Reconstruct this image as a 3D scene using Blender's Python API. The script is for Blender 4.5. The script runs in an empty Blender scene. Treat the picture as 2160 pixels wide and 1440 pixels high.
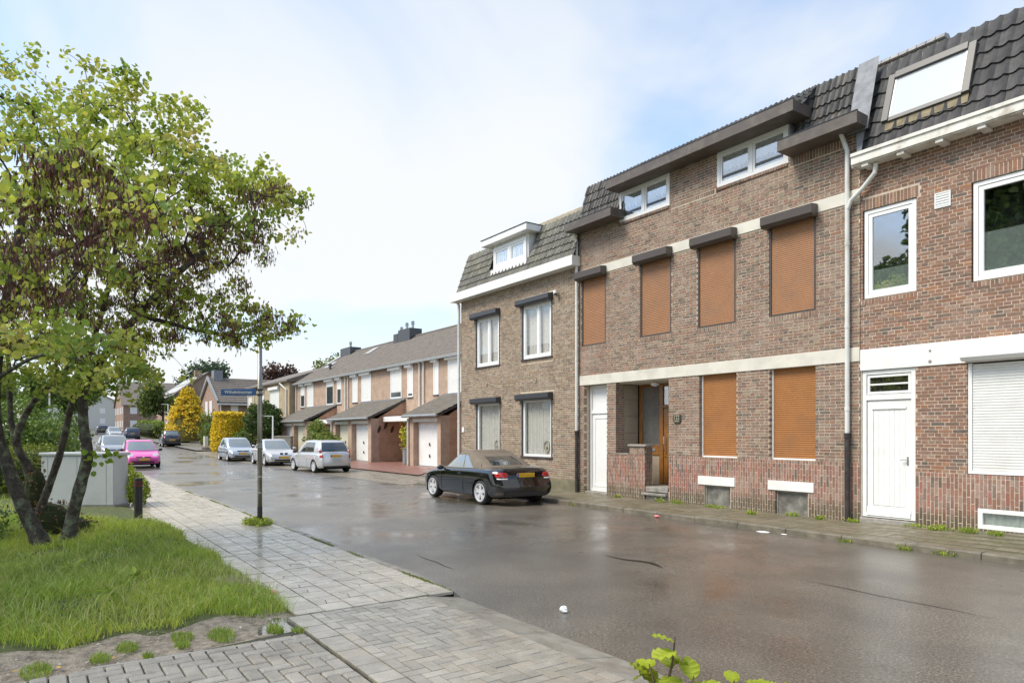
import bpy, math, random
import numpy as np
from mathutils import Vector, Matrix
rnd = random.Random(7)
C = bpy.context.scene.collection
sc = bpy.context.scene
# ---------------------------------------------------------------- camera
cam_d = bpy.data.cameras.new('camera')
cam = bpy.data.objects.new('camera', cam_d); C.objects.link(cam)
cam.location = (0, 0, 1.75)
cam.rotation_euler = (math.radians(90), 0, math.radians(54.90))
cam_d.sensor_width = 36.0; cam_d.lens = 24.0; cam_d.shift_y = 0.0898
cam_d.clip_start = 0.05; cam_d.clip_end = 3000
sc.camera = cam
# ---------------------------------------------------------------- sky, sun, exposure
SUN_AZ = Vector((-0.30, -0.95)).normalized(); SUN_EL = math.radians(52)
world = bpy.data.worlds.new('World'); sc.world = world; world.use_nodes = True
wn, wl = world.node_tree.nodes, world.node_tree.links
wn.clear()
w_out = wn.new('ShaderNodeOutputWorld'); w_bg = wn.new('ShaderNodeBackground')
w_bg.inputs['Strength'].default_value = 0.10
sky = wn.new('ShaderNodeTexSky'); sky.sky_type = 'NISHITA'; sky.sun_disc = False
sky.sun_elevation = SUN_EL; sky.sun_rotation = math.atan2(SUN_AZ.x, SUN_AZ.y)
sky.air_density = 1.0; sky.dust_density = 1.0; sky.ozone_density = 1.0
tc = wn.new('ShaderNodeTexCoord'); sep = wn.new('ShaderNodeSeparateXYZ')
wl.new(tc.outputs['Generated'], sep.inputs[0])
def wmath(op, a, b=None):
    n = wn.new('ShaderNodeMath'); n.operation = op
    for i, v in enumerate((a, b)):
        if v is None: continue
        if isinstance(v, (int, float)): n.inputs[i].default_value = v
        else: wl.new(v, n.inputs[i])
    return n.outputs[0]
zc = wmath('MAXIMUM', sep.outputs['Z'], 0.0)
den = wmath('ADD', zc, 0.22)
cmb = wn.new('ShaderNodeCombineXYZ')
wl.new(wmath('DIVIDE', sep.outputs['X'], den), cmb.inputs[0]); wl.new(wmath('DIVIDE', sep.outputs['Y'], den), cmb.inputs[1])
nz = wn.new('ShaderNodeTexNoise'); nz.inputs['Scale'].default_value = 1.05; nz.inputs['Detail'].default_value = 5.0
nz.inputs['Roughness'].default_value = 0.5; nz.inputs['Distortion'].default_value = 0.5
wl.new(cmb.outputs[0], nz.inputs['Vector'])
mr = wn.new('ShaderNodeMapRange'); mr.interpolation_type = 'SMOOTHSTEP'
mr.inputs['From Min'].default_value = 0.36; mr.inputs['From Max'].default_value = 0.62
wl.new(nz.outputs[0], mr.inputs['Value'])
# the veil of cloud thickens towards the horizon all the way round
veil = wn.new('ShaderNodeMapRange'); veil.inputs['From Min'].default_value = 0.0; veil.inputs['From Max'].default_value = 0.55
veil.inputs['To Min'].default_value = 0.74; veil.inputs['To Max'].default_value = 0.0
wl.new(zc, veil.inputs['Value'])
mask = wmath('MINIMUM', wmath('ADD', wmath('MULTIPLY', mr.outputs[0], 0.75), veil.outputs[0]), 0.97)
mask = wmath('MAXIMUM', mask, 0.10)
mx = wn.new('ShaderNodeMix'); mx.data_type = 'RGBA'
wl.new(mask, mx.inputs['Factor']); 
skb = wn.new('ShaderNodeMix'); skb.data_type = 'RGBA'; skb.blend_type = 'MULTIPLY'; skb.inputs['Factor'].default_value = 1.0
wl.new(sky.outputs[0], skb.inputs['A']); skb.inputs['B'].default_value = (.92, 1.08, 1.16, 1)
wl.new(skb.outputs['Result'], mx.inputs['A']); mx.inputs['B'].default_value = (3.62, 3.70, 3.70, 1)
wl.new(mx.outputs['Result'], w_bg.inputs['Color']); wl.new(w_bg.outputs[0], w_out.inputs['Surface'])
sun_d = bpy.data.lights.new('sun', 'SUN'); sun_d.energy = 1.5; sun_d.angle = math.radians(24); sun_d.color = (1.0, 0.92, 0.79)
sun = bpy.data.objects.new('sun', sun_d); C.objects.link(sun)
sdir = Vector((SUN_AZ.x * math.cos(SUN_EL), SUN_AZ.y * math.cos(SUN_EL), math.sin(SUN_EL)))
sun.rotation_euler = (-sdir).to_track_quat('-Z', 'Y').to_euler(); sun.location = (0, -20, 40)
vs = sc.view_settings
vs.view_transform = 'Standard'; vs.look = 'None'; vs.exposure = 1.42; vs.gamma = 1.0; vs.use_curve_mapping = False
sc.render.engine = 'CYCLES'
sc.cycles.use_denoising = True; sc.cycles.max_bounces = 6; sc.cycles.transparent_max_bounces = 12
# ---------------------------------------------------------------- helpers
CAM = Vector((0, 0, 1.75))
def hz(x):                       # street level: flat, then rising gently beyond the parked cars
    d = -45.0 - x
    if d <= -6: return 0.0
    if d < 6: return 0.02 * (d + 6) ** 2 / 24
    return min(0.02 * d, 4.0)
def tag(o, label=None, cat=None, group=None, kind=None):
    if label: o['label'] = label
    if cat: o['category'] = cat
    if group: o['group'] = group
    if kind: o['kind'] = kind
    return o
def thing(name, label, cat, loc=(0, 0, 0), rz=0.0, group=None):
    o = bpy.data.objects.new(name, None); C.objects.link(o)
    o.location = loc; o.rotation_euler = (0, 0, rz); o.empty_display_size = 0.2
    return tag(o, label, cat, group)
def link(name, me, parent=None, mat=None):
    o = bpy.data.objects.new(name, me); C.objects.link(o)
    if mat is not None and not me.materials: me.materials.append(mat)
    if parent is not None: o.parent = parent
    return o
class MB:
    def __init__(s): s.v = []; s.f = []; s.c = []; s.col = (1, 1, 1)
    def add(s, vs, fs, col=None):
        b = len(s.v); s.v.extend(vs)
        for f in fs: s.f.append(tuple(i + b for i in f)); s.c.append(col or s.col)
        return s
    def quad(s, a, b, c, d, col=None): return s.add([a, b, c, d], [(0, 1, 2, 3)], col)
    def tri(s, a, b, c, col=None): return s.add([a, b, c], [(0, 1, 2)], col)
    def box(s, x0, x1, y0, y1, z0, z1, col=None, skip=''):
        vs = [(x0, y0, z0), (x1, y0, z0), (x1, y1, z0), (x0, y1, z0), (x0, y0, z1), (x1, y0, z1), (x1, y1, z1), (x0, y1, z1)]
        fs = dict(b=(0, 3, 2, 1), t=(4, 5, 6, 7), f=(0, 1, 5, 4), k=(2, 3, 7, 6), l=(3, 0, 4, 7), r=(1, 2, 6, 5))
        return s.add(vs, [f for k, f in fs.items() if k not in skip], col)
    def prism(s, poly, axis, a, b, col=None):       # extrude a 2D polygon along an axis
        n = len(poly)
        def P(p, t): return (t, p[0], p[1]) if axis == 'x' else ((p[0], t, p[1]) if axis == 'y' else (p[0], p[1], t))
        vs = [P(p, a) for p in poly] + [P(p, b) for p in poly]
        fs = [tuple(range(n)), tuple(range(2 * n - 1, n - 1, -1))] + [(i, i + n, (i + 1) % n + n, (i + 1) % n) for i in range(n)]
        return s.add(vs, fs, col)
    def tube(s, pts, rad, n=8, col=None, cap=True):
        pts = [Vector(p) for p in pts]; m = len(pts); rings = []
        if not hasattr(rad, '__len__'): rad = [rad] * m
        up = None; vs = []
        for i, p in enumerate(pts):
            t = (pts[min(i + 1, m - 1)] - pts[max(i - 1, 0)]); t = t.normalized() if t.length > 1e-9 else Vector((0, 0, 1))
            if up is None:
                up = Vector((1, 0, 0)) if abs(t.x) < .8 else Vector((0, 1, 0))
            a = t.cross(up); a = a.normalized() if a.length > 1e-6 else t.orthogonal().normalized()
            b = a.cross(t).normalized(); up = b
            for k in range(n):
                an = 2 * math.pi * k / n
                q = p + a * (math.cos(an) * rad[i]) + b * (math.sin(an) * rad[i]); vs.append(tuple(q))
        fs = []
        for i in range(m - 1):
            for k in range(n):
                k2 = (k + 1) % n
                fs.append((i * n + k, (i + 1) * n + k, (i + 1) * n + k2, i * n + k2))
        if cap: fs += [tuple(range(n)), tuple((m - 1) * n + k for k in range(n - 1, -1, -1))]
        return s.add(vs, fs, col)
    def lathe(s, prof, c, axis='z', n=24, col=None, cap=True):  # profile [(r, h)] turned about an axis through c
        vs = []
        for r, h in prof:
            for k in range(n):
                a = 2 * math.pi * k / n; u, w = r * math.cos(a), r * math.sin(a)
                vs.append((c[0] + u, c[1] + w, c[2] + h) if axis == 'z' else ((c[0] + w, c[1] + h, c[2] + u) if axis == 'y' else (c[0] + h, c[1] + u, c[2] + w)))
        fs = []
        for i in range(len(prof) - 1):
            for k in range(n): k2 = (k + 1) % n; fs.append((i * n + k, i * n + k2, (i + 1) * n + k2, (i + 1) * n + k))
        if cap and prof[0][0] > 1e-6: fs.append(tuple(range(n - 1, -1, -1)))
        if cap and prof[-1][0] > 1e-6: fs.append(tuple((len(prof) - 1) * n + k for k in range(n)))
        return s.add(vs, fs, col)
    def mesh(s, name, mat=None, smooth=False, attr=False):
        me = bpy.data.meshes.new(name); me.from_pydata(s.v, [], s.f)
        if attr:
            ca = me.color_attributes.new('Col', 'FLOAT_COLOR', 'CORNER')
            arr = np.empty((len(me.loops), 4), np.float32); k = 0
            for f, c in zip(s.f, s.c):
                arr[k:k + len(f), :3] = c[:3]; arr[k:k + len(f), 3] = 1; k += len(f)
            ca.data.foreach_set('color', arr.ravel())
        if smooth: me.polygons.foreach_set('use_smooth', [True] * len(me.polygons))
        if mat is not None: me.materials.append(mat)
        me.update(); return me
    def build(s, name, mat, parent=None, smooth=False, attr=False, bevel=0.0, loc=None):
        o = link(name, s.mesh(name, mat, smooth, attr), parent)
        if bevel > 0:
            m = o.modifiers.new('bevel', 'BEVEL'); m.width = bevel; m.segments = 2; m.limit_method = 'ANGLE'; m.angle_limit = math.radians(40)
        if loc: o.location = loc
        return o
def np_mesh(name, V, F, mat, cols=None, parent=None, smooth=False):
    """V (n,3); F (m,k) faces; cols (m,3) colour for each face"""
    V = np.asarray(V, np.float32); F = np.asarray(F, np.int32); k = F.shape[1]; m = len(F)
    me = bpy.data.meshes.new(name)
    me.vertices.add(len(V)); me.vertices.foreach_set('co', V.ravel())
    me.loops.add(m * k); me.loops.foreach_set('vertex_index', F.ravel())
    me.polygons.add(m); me.polygons.foreach_set('loop_start', np.arange(0, m * k, k, dtype=np.int32))
    if smooth: me.polygons.foreach_set('use_smooth', np.ones(m, bool))
    if cols is not None:
        ca = me.color_attributes.new('Col', 'FLOAT_COLOR', 'CORNER')
        a = np.ones((m, k, 4), np.float32); a[:, :, :3] = np.asarray(cols, np.float32)[:, None, :]
        ca.data.foreach_set('color', a.ravel())
    me.materials.append(mat); me.update(calc_edges=True)
    return link(name, me, parent)
# ---------------------------------------------------------------- materials
MATS = {}
def nodes_of(name):
    m = bpy.data.materials.new(name); m.use_nodes = True
    nt = m.node_tree; return m, nt.nodes, nt.links, nt.nodes['Principled BSDF']
def noise(n, l, scale, detail=4, coord='Object', rough=.55, vec=None):
    t = n.new('ShaderNodeTexNoise'); t.inputs['Scale'].default_value = scale; t.inputs['Detail'].default_value = detail; t.inputs['Roughness'].default_value = rough
    if vec is None:
        if coord == 'World':
            g = n.new('ShaderNodeNewGeometry'); l.new(g.outputs['Position'], t.inputs['Vector'])
        else:
            g = n.new('ShaderNodeTexCoord'); l.new(g.outputs[coord], t.inputs['Vector'])
    else: l.new(vec, t.inputs['Vector'])
    return t.outputs[0]
def ramp(n, l, val, a, b, lo=0.0, hi=1.0, smooth=True):
    r = n.new('ShaderNodeMapRange'); r.interpolation_type = 'SMOOTHSTEP' if smooth else 'LINEAR'
    r.inputs['From Min'].default_value = a; r.inputs['From Max'].default_value = b; r.inputs['To Min'].default_value = lo; r.inputs['To Max'].default_value = hi
    l.new(val, r.inputs['Value']); return r.outputs[0]
def mixc(n, l, fac, a, b, mode='MIX'):
    m = n.new('ShaderNodeMix'); m.data_type = 'RGBA'; m.blend_type = mode
    for s, v in (('Factor', fac), ('A', a), ('B', b)):
        if isinstance(v, (int, float)): m.inputs[s].default_value = v
        elif isinstance(v, tuple): m.inputs[s].default_value = v if len(v) == 4 else (*v, 1)
        else: l.new(v, m.inputs[s])
    return m.outputs['Result']
def mth(n, l, op, a, b=None):
    m = n.new('ShaderNodeMath'); m.operation = op
    for i, v in enumerate((a, b)):
        if v is None: continue
        if isinstance(v, (int, float)): m.inputs[i].default_value = v
        else: l.new(v, m.inputs[i])
    return m.outputs[0]
def bump(n, l, b, h, strength, dist=.01):
    k = n.new('ShaderNodeBump'); k.inputs['Strength'].default_value = strength; k.inputs['Distance'].default_value = dist
    l.new(h, k.inputs['Height']); l.new(k.outputs[0], b.inputs['Normal'])
def grey(n, l, val):
    c = n.new('ShaderNodeCombineColor')
    for i in range(3): l.new(val, c.inputs[i])
    return c.outputs[0]
def pm(name, base, rough=.6, metal=0.0, var=.12, scale=6.0, bmp=0.0, bscale=60.0, spec=.5, dirt=None, dscale=1.2, coat=0.0, src=None, rvar=0.0, coord='World', bdist=.01):
    """general procedural material; src None / 'attr' / 'obj' picks where the base colour comes from"""
    if name in MATS: return MATS[name]
    m, n, l, b = nodes_of(name); MATS[name] = m
    if src == 'attr':
        a = n.new('ShaderNodeAttribute'); a.attribute_name = 'Col'; col = a.outputs['Color']
    elif src == 'obj':
        a = n.new('ShaderNodeObjectInfo'); col = a.outputs['Color']
    else: col = (*base, 1)
    if var > 0:
        f = noise(n, l, scale, 5, coord)
        col = mixc(n, l, 1.0, col, grey(n, l, ramp(n, l, f, .25, .75, 1 - var, 1 + var)), 'MULTIPLY')
    if dirt is not None:
        d = noise(n, l, dscale, 6, coord, .62)
        col = mixc(n, l, ramp(n, l, d, .48, .72, 0, dirt[3]), col, (*dirt[:3], 1))
    if isinstance(col, tuple): b.inputs['Base Color'].default_value = col
    else: l.new(col, b.inputs['Base Color'])
    b.inputs['Roughness'].default_value = rough
    if rvar > 0:
        l.new(ramp(n, l, noise(n, l, scale * .7, 4, coord), .3, .7, max(0.02, rough - rvar), rough + rvar), b.inputs['Roughness'])
    b.inputs['Metallic'].default_value = metal; b.inputs['Specular IOR Level'].default_value = spec
    if coat: b.inputs['Coat Weight'].default_value = coat; b.inputs['Coat Roughness'].default_value = .04
    if bmp > 0: bump(n, l, b, noise(n, l, bscale, 4, coord), bmp, bdist)
    return m
def glass_mat(name, tint=(.95, .95, .945), refl=1.0):
    m = bpy.data.materials.new(name); m.use_nodes = True; n, l = m.node_tree.nodes, m.node_tree.links; n.clear()
    o = n.new('ShaderNodeOutputMaterial'); mx_ = n.new('ShaderNodeMixShader'); t = n.new('ShaderNodeBsdfTransparent'); g = n.new('ShaderNodeBsdfGlossy')
    fr = n.new('ShaderNodeLayerWeight'); fr.inputs['Blend'].default_value = .5
    t.inputs['Color'].default_value = (*tint, 1); g.inputs['Roughness'].default_value = .015; g.inputs['Color'].default_value = (.95, .97, 1, 1)
    l.new(mth(n, l, 'MINIMUM', mth(n, l, 'ADD', mth(n, l, 'MULTIPLY', mth(n, l, 'POWER', fr.outputs['Facing'], 4.0), .9), .09 * refl), .95), mx_.inputs[0])
    l.new(t.outputs[0], mx_.inputs[1]); l.new(g.outputs[0], mx_.inputs[2]); l.new(mx_.outputs[0], o.inputs['Surface'])
    return m
def leaf_mat(name, rough=.5, trans=.35, var=.15):
    m, n, l, b = nodes_of(name)
    a = n.new('ShaderNodeAttribute'); a.attribute_name = 'Col'
    f = noise(n, l, 9.0, 2, 'World')
    col = mixc(n, l, 1.0, a.outputs['Color'], grey(n, l, ramp(n, l, f, .3, .7, 1 - var, 1 + var)), 'MULTIPLY')
    l.new(col, b.inputs['Base Color']); b.inputs['Roughness'].default_value = rough; b.inputs['Specular IOR Level'].default_value = .35
    tr = n.new('ShaderNodeBsdfTranslucent'); l.new(mixc(n, l, 1.0, col, (1.25, 1.2, .75, 1), 'MULTIPLY'), tr.inputs['Color'])
    ms = n.new('ShaderNodeMixShader'); ms.inputs[0].default_value = trans
    l.new(b.outputs[0], ms.inputs[1]); l.new(tr.outputs[0], ms.inputs[2])
    l.new(ms.outputs[0], n['Material Output'].inputs['Surface'])
    MATS[name] = m; return m
M_WHITE = pm('white_paint', (.80, .80, .78), .38, var=.04, dirt=(.55, .52, .44, .25), dscale=2.0)
M_UPVC = pm('white_plastic_frame', (.82, .82, .81), .28, var=.02)
M_CREAM = pm('cream_band_paint', (.66, .63, .55), .7, var=.08, scale=3, dirt=(.42, .40, .32, .45), dscale=1.6, bmp=.1)
M_BROWNGUT = pm('brown_gutter_paint', (.105, .085, .073), .5, var=.15, scale=5, dirt=(.20, .175, .14, .5), dscale=3)
M_BROWNALU = pm('brown_aluminium', (.075, .058, .048), .38, var=.06)
M_ANTHRA = pm('anthracite_aluminium', (.05, .052, .06), .35, var=.06)
M_PIPE = pm('pale_grey_pipe', (.70, .70, .67), .45, var=.08, dirt=(.38, .38, .32, .5), dscale=3)
M_BLACKPIPE = pm('black_iron_pipe', (.035, .028, .028), .5, var=.3, scale=10, dirt=(.10, .09, .06, .5), dscale=5)
M_GLASS = glass_mat('window_glass')
M_GLASS_R = glass_mat('reflecting_window_glass', (.93, .94, .94), 3.0)
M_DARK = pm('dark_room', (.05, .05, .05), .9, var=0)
M_CURTAIN = pm('net_curtain', (.72, .70, .66), .9, var=.05)
M_FROST = pm('frosted_blind', (.72, .74, .75), .6, var=.05)
M_LEAD = pm('lead_flashing', (.20, .21, .23), .6, metal=.0, var=.25, scale=7, bmp=.5, bscale=9, bdist=.02)
M_CONC = pm('grey_concrete', (.30, .28, .25), .7, var=.2, scale=9, dirt=(.16, .16, .10, .5), dscale=3, bmp=.15, bscale=80)
M_STEEL = pm('galvanised_steel', (.42, .43, .42), .4, metal=.7, var=.12, scale=10)
M_CHROME = pm('chrome', (.7, .7, .7), .18, metal=1.0, var=0)
# ---------------------------------------------------------------- building kit
ROOTS = {}
_link0 = link
def link(name, me, parent=None, mat=None):
    o = _link0(name, me, parent, mat)
    if parent is not None and parent.name in ROOTS: o.matrix_parent_inverse = ROOTS[parent.name]
    return o
def root_w(name, label, cat, loc, group=None):      # a thing whose parts are modelled in street coordinates
    o = thing(name, label, cat, loc, 0, group)
    ROOTS[o.name] = Matrix.Translation(-Vector(loc)); return o
def overlap(a, b): return min(a[1], b[1]) - max(a[0], b[0])
def cut(iv, holes):
    out = [iv]
    for h0, h1 in holes:
        nxt = []
        for a, b in out:
            if h1 <= a or h0 >= b: nxt.append((a, b)); continue
            if h0 - a > .025: nxt.append((a, h0))
            if b - h1 > .025: nxt.append((h1, b))
        out = nxt
    return out
def pick(pal, r):
    t = r.random() * sum(p[3] for p in pal)
    for p in pal:
        t -= p[3]
        if t <= 0: break
    j = r.uniform(.91, 1.09) * 1.3; k = r.uniform(-.012, .012)
    return (max(.01, (p[0] + k) * j), max(.01, p[1] * j), max(.01, (p[2] - k * .5) * j))
def brick_mats(key, wet):
    a = []
    for src in ('attr', 'obj'):
        name = f'{key}_brick_{src}'
        if name not in MATS:
            m, n, l, b = nodes_of(name); MATS[name] = m
            if src == 'attr':
                q = n.new('ShaderNodeAttribute'); q.attribute_name = 'Col'; col = q.outputs['Color']
            else:
                q = n.new('ShaderNodeObjectInfo'); col = q.outputs['Color']
            f = noise(n, l, 26, 5, 'World', .65)
            col = mixc(n, l, 1.0, col, grey(n, l, ramp(n, l, f, .2, .8, .78, 1.22)), 'MULTIPLY')
            # lime bloom in drifting patches, and green algae splashed up from the pavement
            g = noise(n, l, 1.3, 5, 'World', .6); h = noise(n, l, 45, 3, 'World')
            bl = mth(n, l, 'MULTIPLY', ramp(n, l, g, .50, .75, 0, .55), ramp(n, l, h, .35, .65))
            col = mixc(n, l, bl, col, (.46, .37, .31, 1))
            geo = n.new('ShaderNodeNewGeometry'); sp = n.new('ShaderNodeSeparateXYZ'); l.new(geo.outputs['Position'], sp.inputs[0])
            zz = mth(n, l, 'SUBTRACT', sp.outputs['Z'], mth(n, l, 'MULTIPLY', noise(n, l, 5, 5, 'World', .7), .42))
            col = mixc(n, l, ramp(n, l, zz, .04, .34, wet, 0), col, (.085, .082, .05, 1))
            l.new(col, b.inputs['Base Color']); b.inputs['Roughness'].default_value = .82; b.inputs['Specular IOR Level'].default_value = .3
            bump(n, l, b, noise(n, l, 90, 4, 'World', .7), .35, .004)
        a.append(MATS[name])
    return a
def mortar_mat(key, base):
    return pm(f'{key}_mortar', base, .9, var=.16, scale=14, dirt=(.42, .36, .27, .5), dscale=1.1, bmp=.3, bscale=120, bdist=.004, spec=.2)
def brick_facade(root, key, y, x0, x1, z0, z1, holes, pal, mortar, soldiers=(), plinth=None, skip=(), nobj=290, wet=.75, seed=1, course=.0612, band_rows=()):
    """holes: (x0,x1,z0,z1,depth); skip: rectangles with no bricks (bands); soldiers: rectangles of upright bricks; plinth: (x0,x1,z0,z1) upright running bond"""
    r = random.Random(seed); m_at, m_ob = brick_mats(key, wet); mm = mortar_mat(key, mortar)
    J = .0112; BH = course - J
    wall = MB(); inset = .0035
    xs = sorted({x0, x1, *[h[0] for h in holes], *[h[1] for h in holes]}); zs = sorted({z0, z1, *[h[2] for h in holes], *[h[3] for h in holes]})
    for i in range(len(xs) - 1):
        for j in range(len(zs) - 1):
            cx, cz = (xs[i] + xs[i + 1]) / 2, (zs[j] + zs[j + 1]) / 2
            if not (x0 < cx < x1 and z0 < cz < z1) or any(h[0] < cx < h[1] and h[2] < cz < h[3] for h in holes): continue
            wall.quad((xs[i], y + inset, zs[j]), (xs[i + 1], y + inset, zs[j]), (xs[i + 1], y + inset, zs[j + 1]), (xs[i], y + inset, zs[j + 1]))
    for h in holes:
        a, b, c, d, dep = h
        if dep <= 0: continue
        e = .003; f0, f1 = y + inset, y + dep
        wall.quad((a - e, f0, c), (a - e, f1, c), (a - e, f1, d), (a - e, f0, d)); wall.quad((b + e, f0, c), (b + e, f0, d), (b + e, f1, d), (b + e, f1, c))
        wall.quad((a, f0, d + e), (a, f1, d + e), (b, f1, d + e), (b, f0, d + e)); wall.quad((a, f0, c - e), (b, f0, c - e), (b, f1, c - e), (a, f1, c - e))
    w = wall.build('wall', mm, root)
    bricks = []                               # (xa, xb, za, zb, kind)
    excl = [h[:4] for h in holes] + [s[:4] for s in skip] + [s[:4] for s in soldiers] + ([plinth[:4]] if plinth else [])
    n = int((z1 - z0) / course) + 1
    for k in range(n):
        za = z0 + k * course; zb = za + BH
        if za > z1 - .02: break
        hs = sorted((e[0], e[1]) for e in excl if overlap((za, zb), (e[2], e[3])) > .02)
        free = cut((x0, x1), hs)
        head = k % 2 == 1; L = .1 if head else .21
        off = .055 if head else (0.0 if k % 4 == 0 else .11)
        xx = x0 - off + r.uniform(-.004, .004)
        while xx < x1:
            for a, b in free:
                lo, hi = max(xx, a), min(xx + L, b)
                if hi - lo > .022: bricks.append((lo, hi, za, min(zb, z1), ('h' if head else 's') if hi - lo > L - .001 and zb <= z1 else ''))
            xx += L + J
    for s in soldiers:
        xx = s[0] + .002
        while xx < s[1] - .03:
            bricks.append((xx, min(xx + BH, s[1]), s[2] + .004, s[3] - .004, '')); xx += course
    if plinth:
        hs_all = [h[:4] for h in holes] + [s[:4] for s in skip]
        i = 0; xx = plinth[0]
        while xx < plinth[1] - .02:
            zz = plinth[2] - (0 if i % 2 else .11)
            while zz < plinth[3]:
                lo, hi = max(zz, plinth[2]), min(zz + .21, plinth[3] - .075)
                bl = [(e[2], e[3]) for e in hs_all if overlap((xx, xx + BH), (e[0], e[1])) > .02]
                for a, b in cut((lo, hi), bl) if hi > lo + .02 else []:
                    if b - a > .022: bricks.append((xx, min(xx + BH, plinth[1]), a, b, 'v' if b - a > .209 and xx + BH <= plinth[1] else ''))
                zz += .21 + J
            if not any(overlap((xx, xx + BH), (e[0], e[1])) > .02 and overlap((plinth[3] - .07, plinth[3]), (e[2], e[3])) > .02 for e in hs_all):
                bricks.append((xx, min(xx + BH, plinth[1]), plinth[3] - .066, plinth[3] - .004, ''))
            xx += course; i += 1
    base = {}
    for kk, (bw, bh) in dict(s=(.21, BH), h=(.1, BH), v=(BH, .21)).items():
        base[kk] = MB().box(0, bw, 0, .105, 0, bh, skip='k').mesh('brick', m_ob)
    elig = sorted((i for i, b in enumerate(bricks) if b[4]), key=lambda i: (Vector(((bricks[i][0] + bricks[i][1]) / 2, y, bricks[i][2])) - CAM).length - (.6 if bricks[i][4] == 's' else 0))
    single = set(elig[:nobj]); rest = MB()
    for i, (a, b, c, d, kind) in enumerate(bricks):
        col = pick(PAL_PL if plinth and d <= plinth[3] and a >= plinth[0] else pal, r); pr = r.uniform(-.0022, .0022)
        if i in single:
            o = link('brick', base[kind], w); o.location = (a, y + pr, c); o.color = (*col, 1)
        else:
            j = lambda: r.uniform(-.0012, .0012)
            f = [(a + j(), y + pr + j(), c + j()), (b + j(), y + pr + j(), c + j()), (b + j(), y + pr + j(), d + j()), (a + j(), y + pr + j(), d + j())]
            q = [(a, y + .105, c), (b, y + .105, c), (b, y + .105, d), (a, y + .105, d)]
            rest.add(f + q, [(0, 1, 2, 3), (3, 2, 6, 7), (0, 4, 5, 1), (0, 3, 7, 4), (1, 5, 6, 2)], col)
    tag(rest.build('brickwork', m_at, w, attr=True), kind='stuff')
    return w
def brick_tex(name, c1, c2, mort, scale=1.0, bs=.35):
    """masonry too far off to tell the bricks apart, laid in metres on any upright face"""
    if name in MATS: return MATS[name]
    m, n, l, b = nodes_of(name); MATS[name] = m
    g = n.new('ShaderNodeNewGeometry'); sp = n.new('ShaderNodeSeparateXYZ'); l.new(g.outputs['Position'], sp.inputs[0])
    cb = n.new('ShaderNodeCombineXYZ'); l.new(mth(n, l, 'ADD', sp.outputs['X'], sp.outputs['Y']), cb.inputs[0]); l.new(sp.outputs['Z'], cb.inputs[1])
    t = n.new('ShaderNodeTexBrick'); l.new(cb.outputs[0], t.inputs['Vector'])
    t.inputs['Scale'].default_value = 1.0; t.inputs['Brick Width'].default_value = .22 * scale; t.inputs['Row Height'].default_value = .0625 * scale
    t.inputs['Mortar Size'].default_value = .006 * scale; t.inputs['Color1'].default_value = (*c1, 1); t.inputs['Color2'].default_value = (*c2, 1); t.inputs['Mortar'].default_value = (*mort, 1)
    f = noise(n, l, 2.2, 6, 'World', .65)
    col = mixc(n, l, 1.0, t.outputs['Color'], grey(n, l, ramp(n, l, f, .25, .75, .82, 1.15)), 'MULTIPLY')
    l.new(col, b.inputs['Base Color']); b.inputs['Roughness'].default_value = .85; b.inputs['Specular IOR Level'].default_value = .25
    bump(n, l, b, t.outputs['Fac'], bs, -.006); return m
def tile_mesh(w, L, rolls, h, mat, name='roof_tile'):
    k = 4 * rolls; us = []
    for i in range(k + 1):
        u = i / k; ph = (u * rolls) % 1.0
        us.append((u * w, h * (1.0 if abs(ph - .75) < .01 else (.35 if abs(ph - .5) < .01 else 0))))
    us = [(u, z if 0 < i < k else h * .3) for i, (u, z) in enumerate(us)]
    v = []; f = []
    for (u, z) in us: v += [(u, 0, z + .030), (u, L, z * .9), (u, .002, z + .004)]
    for i in range(k):
        a, b = 3 * i, 3 * i + 3
        f += [(a, b, b + 1, a + 1), (a + 2, b + 2, b, a)]
    me = bpy.data.meshes.new(name); me.from_pydata(v, [], f); me.materials.append(mat); me.update(); return me
def tile_mat(name, dirt): 
    return pm(name, (0, 0, 0), .62, var=.28, scale=9, bmp=.3, bscale=55, dirt=dirt, dscale=2.2, src='obj', spec=.4)
def tile_slope(roof, x0, x1, bot, top, w, L, rolls, h, mat, pal, holes=(), seed=3, stagger=False, clip=None):
    """bot/top: (y, z) of the slope's foot and head; holes: (x0, x1, s0, s1) in slope coordinates"""
    r = random.Random(seed); me = tile_mesh(w, L * 1.08, rolls, h, mat)
    sl = math.hypot(top[0] - bot[0], top[1] - bot[1]); an = math.atan2(top[1] - bot[1], top[0] - bot[0]); rows = max(1, round(sl / L)); n = 0
    for j in range(rows):
        s = j * sl / rows; xx = x0
        while xx < x1 - w * .4:
            cx, cs = xx + w / 2, s + L / 2
            if not any(a < cx < b and c < cs < d for a, b, c, d in holes) and (clip is None or clip(cx, cs)):
                o = link('roof_tile', me, roof); o.location = (xx + r.uniform(-.004, .004), bot[0] + math.cos(an) * s, bot[1] + math.sin(an) * s)
                o.rotation_euler = (an + r.uniform(-.012, .012), r.uniform(-.006, .006), 0)
                q = pal[r.randrange(len(pal))]; g = r.uniform(.8, 1.2); o.color = (q[0] * g, q[1] * g, q[2] * g, 1); n += 1
            xx += w
    return n
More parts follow.
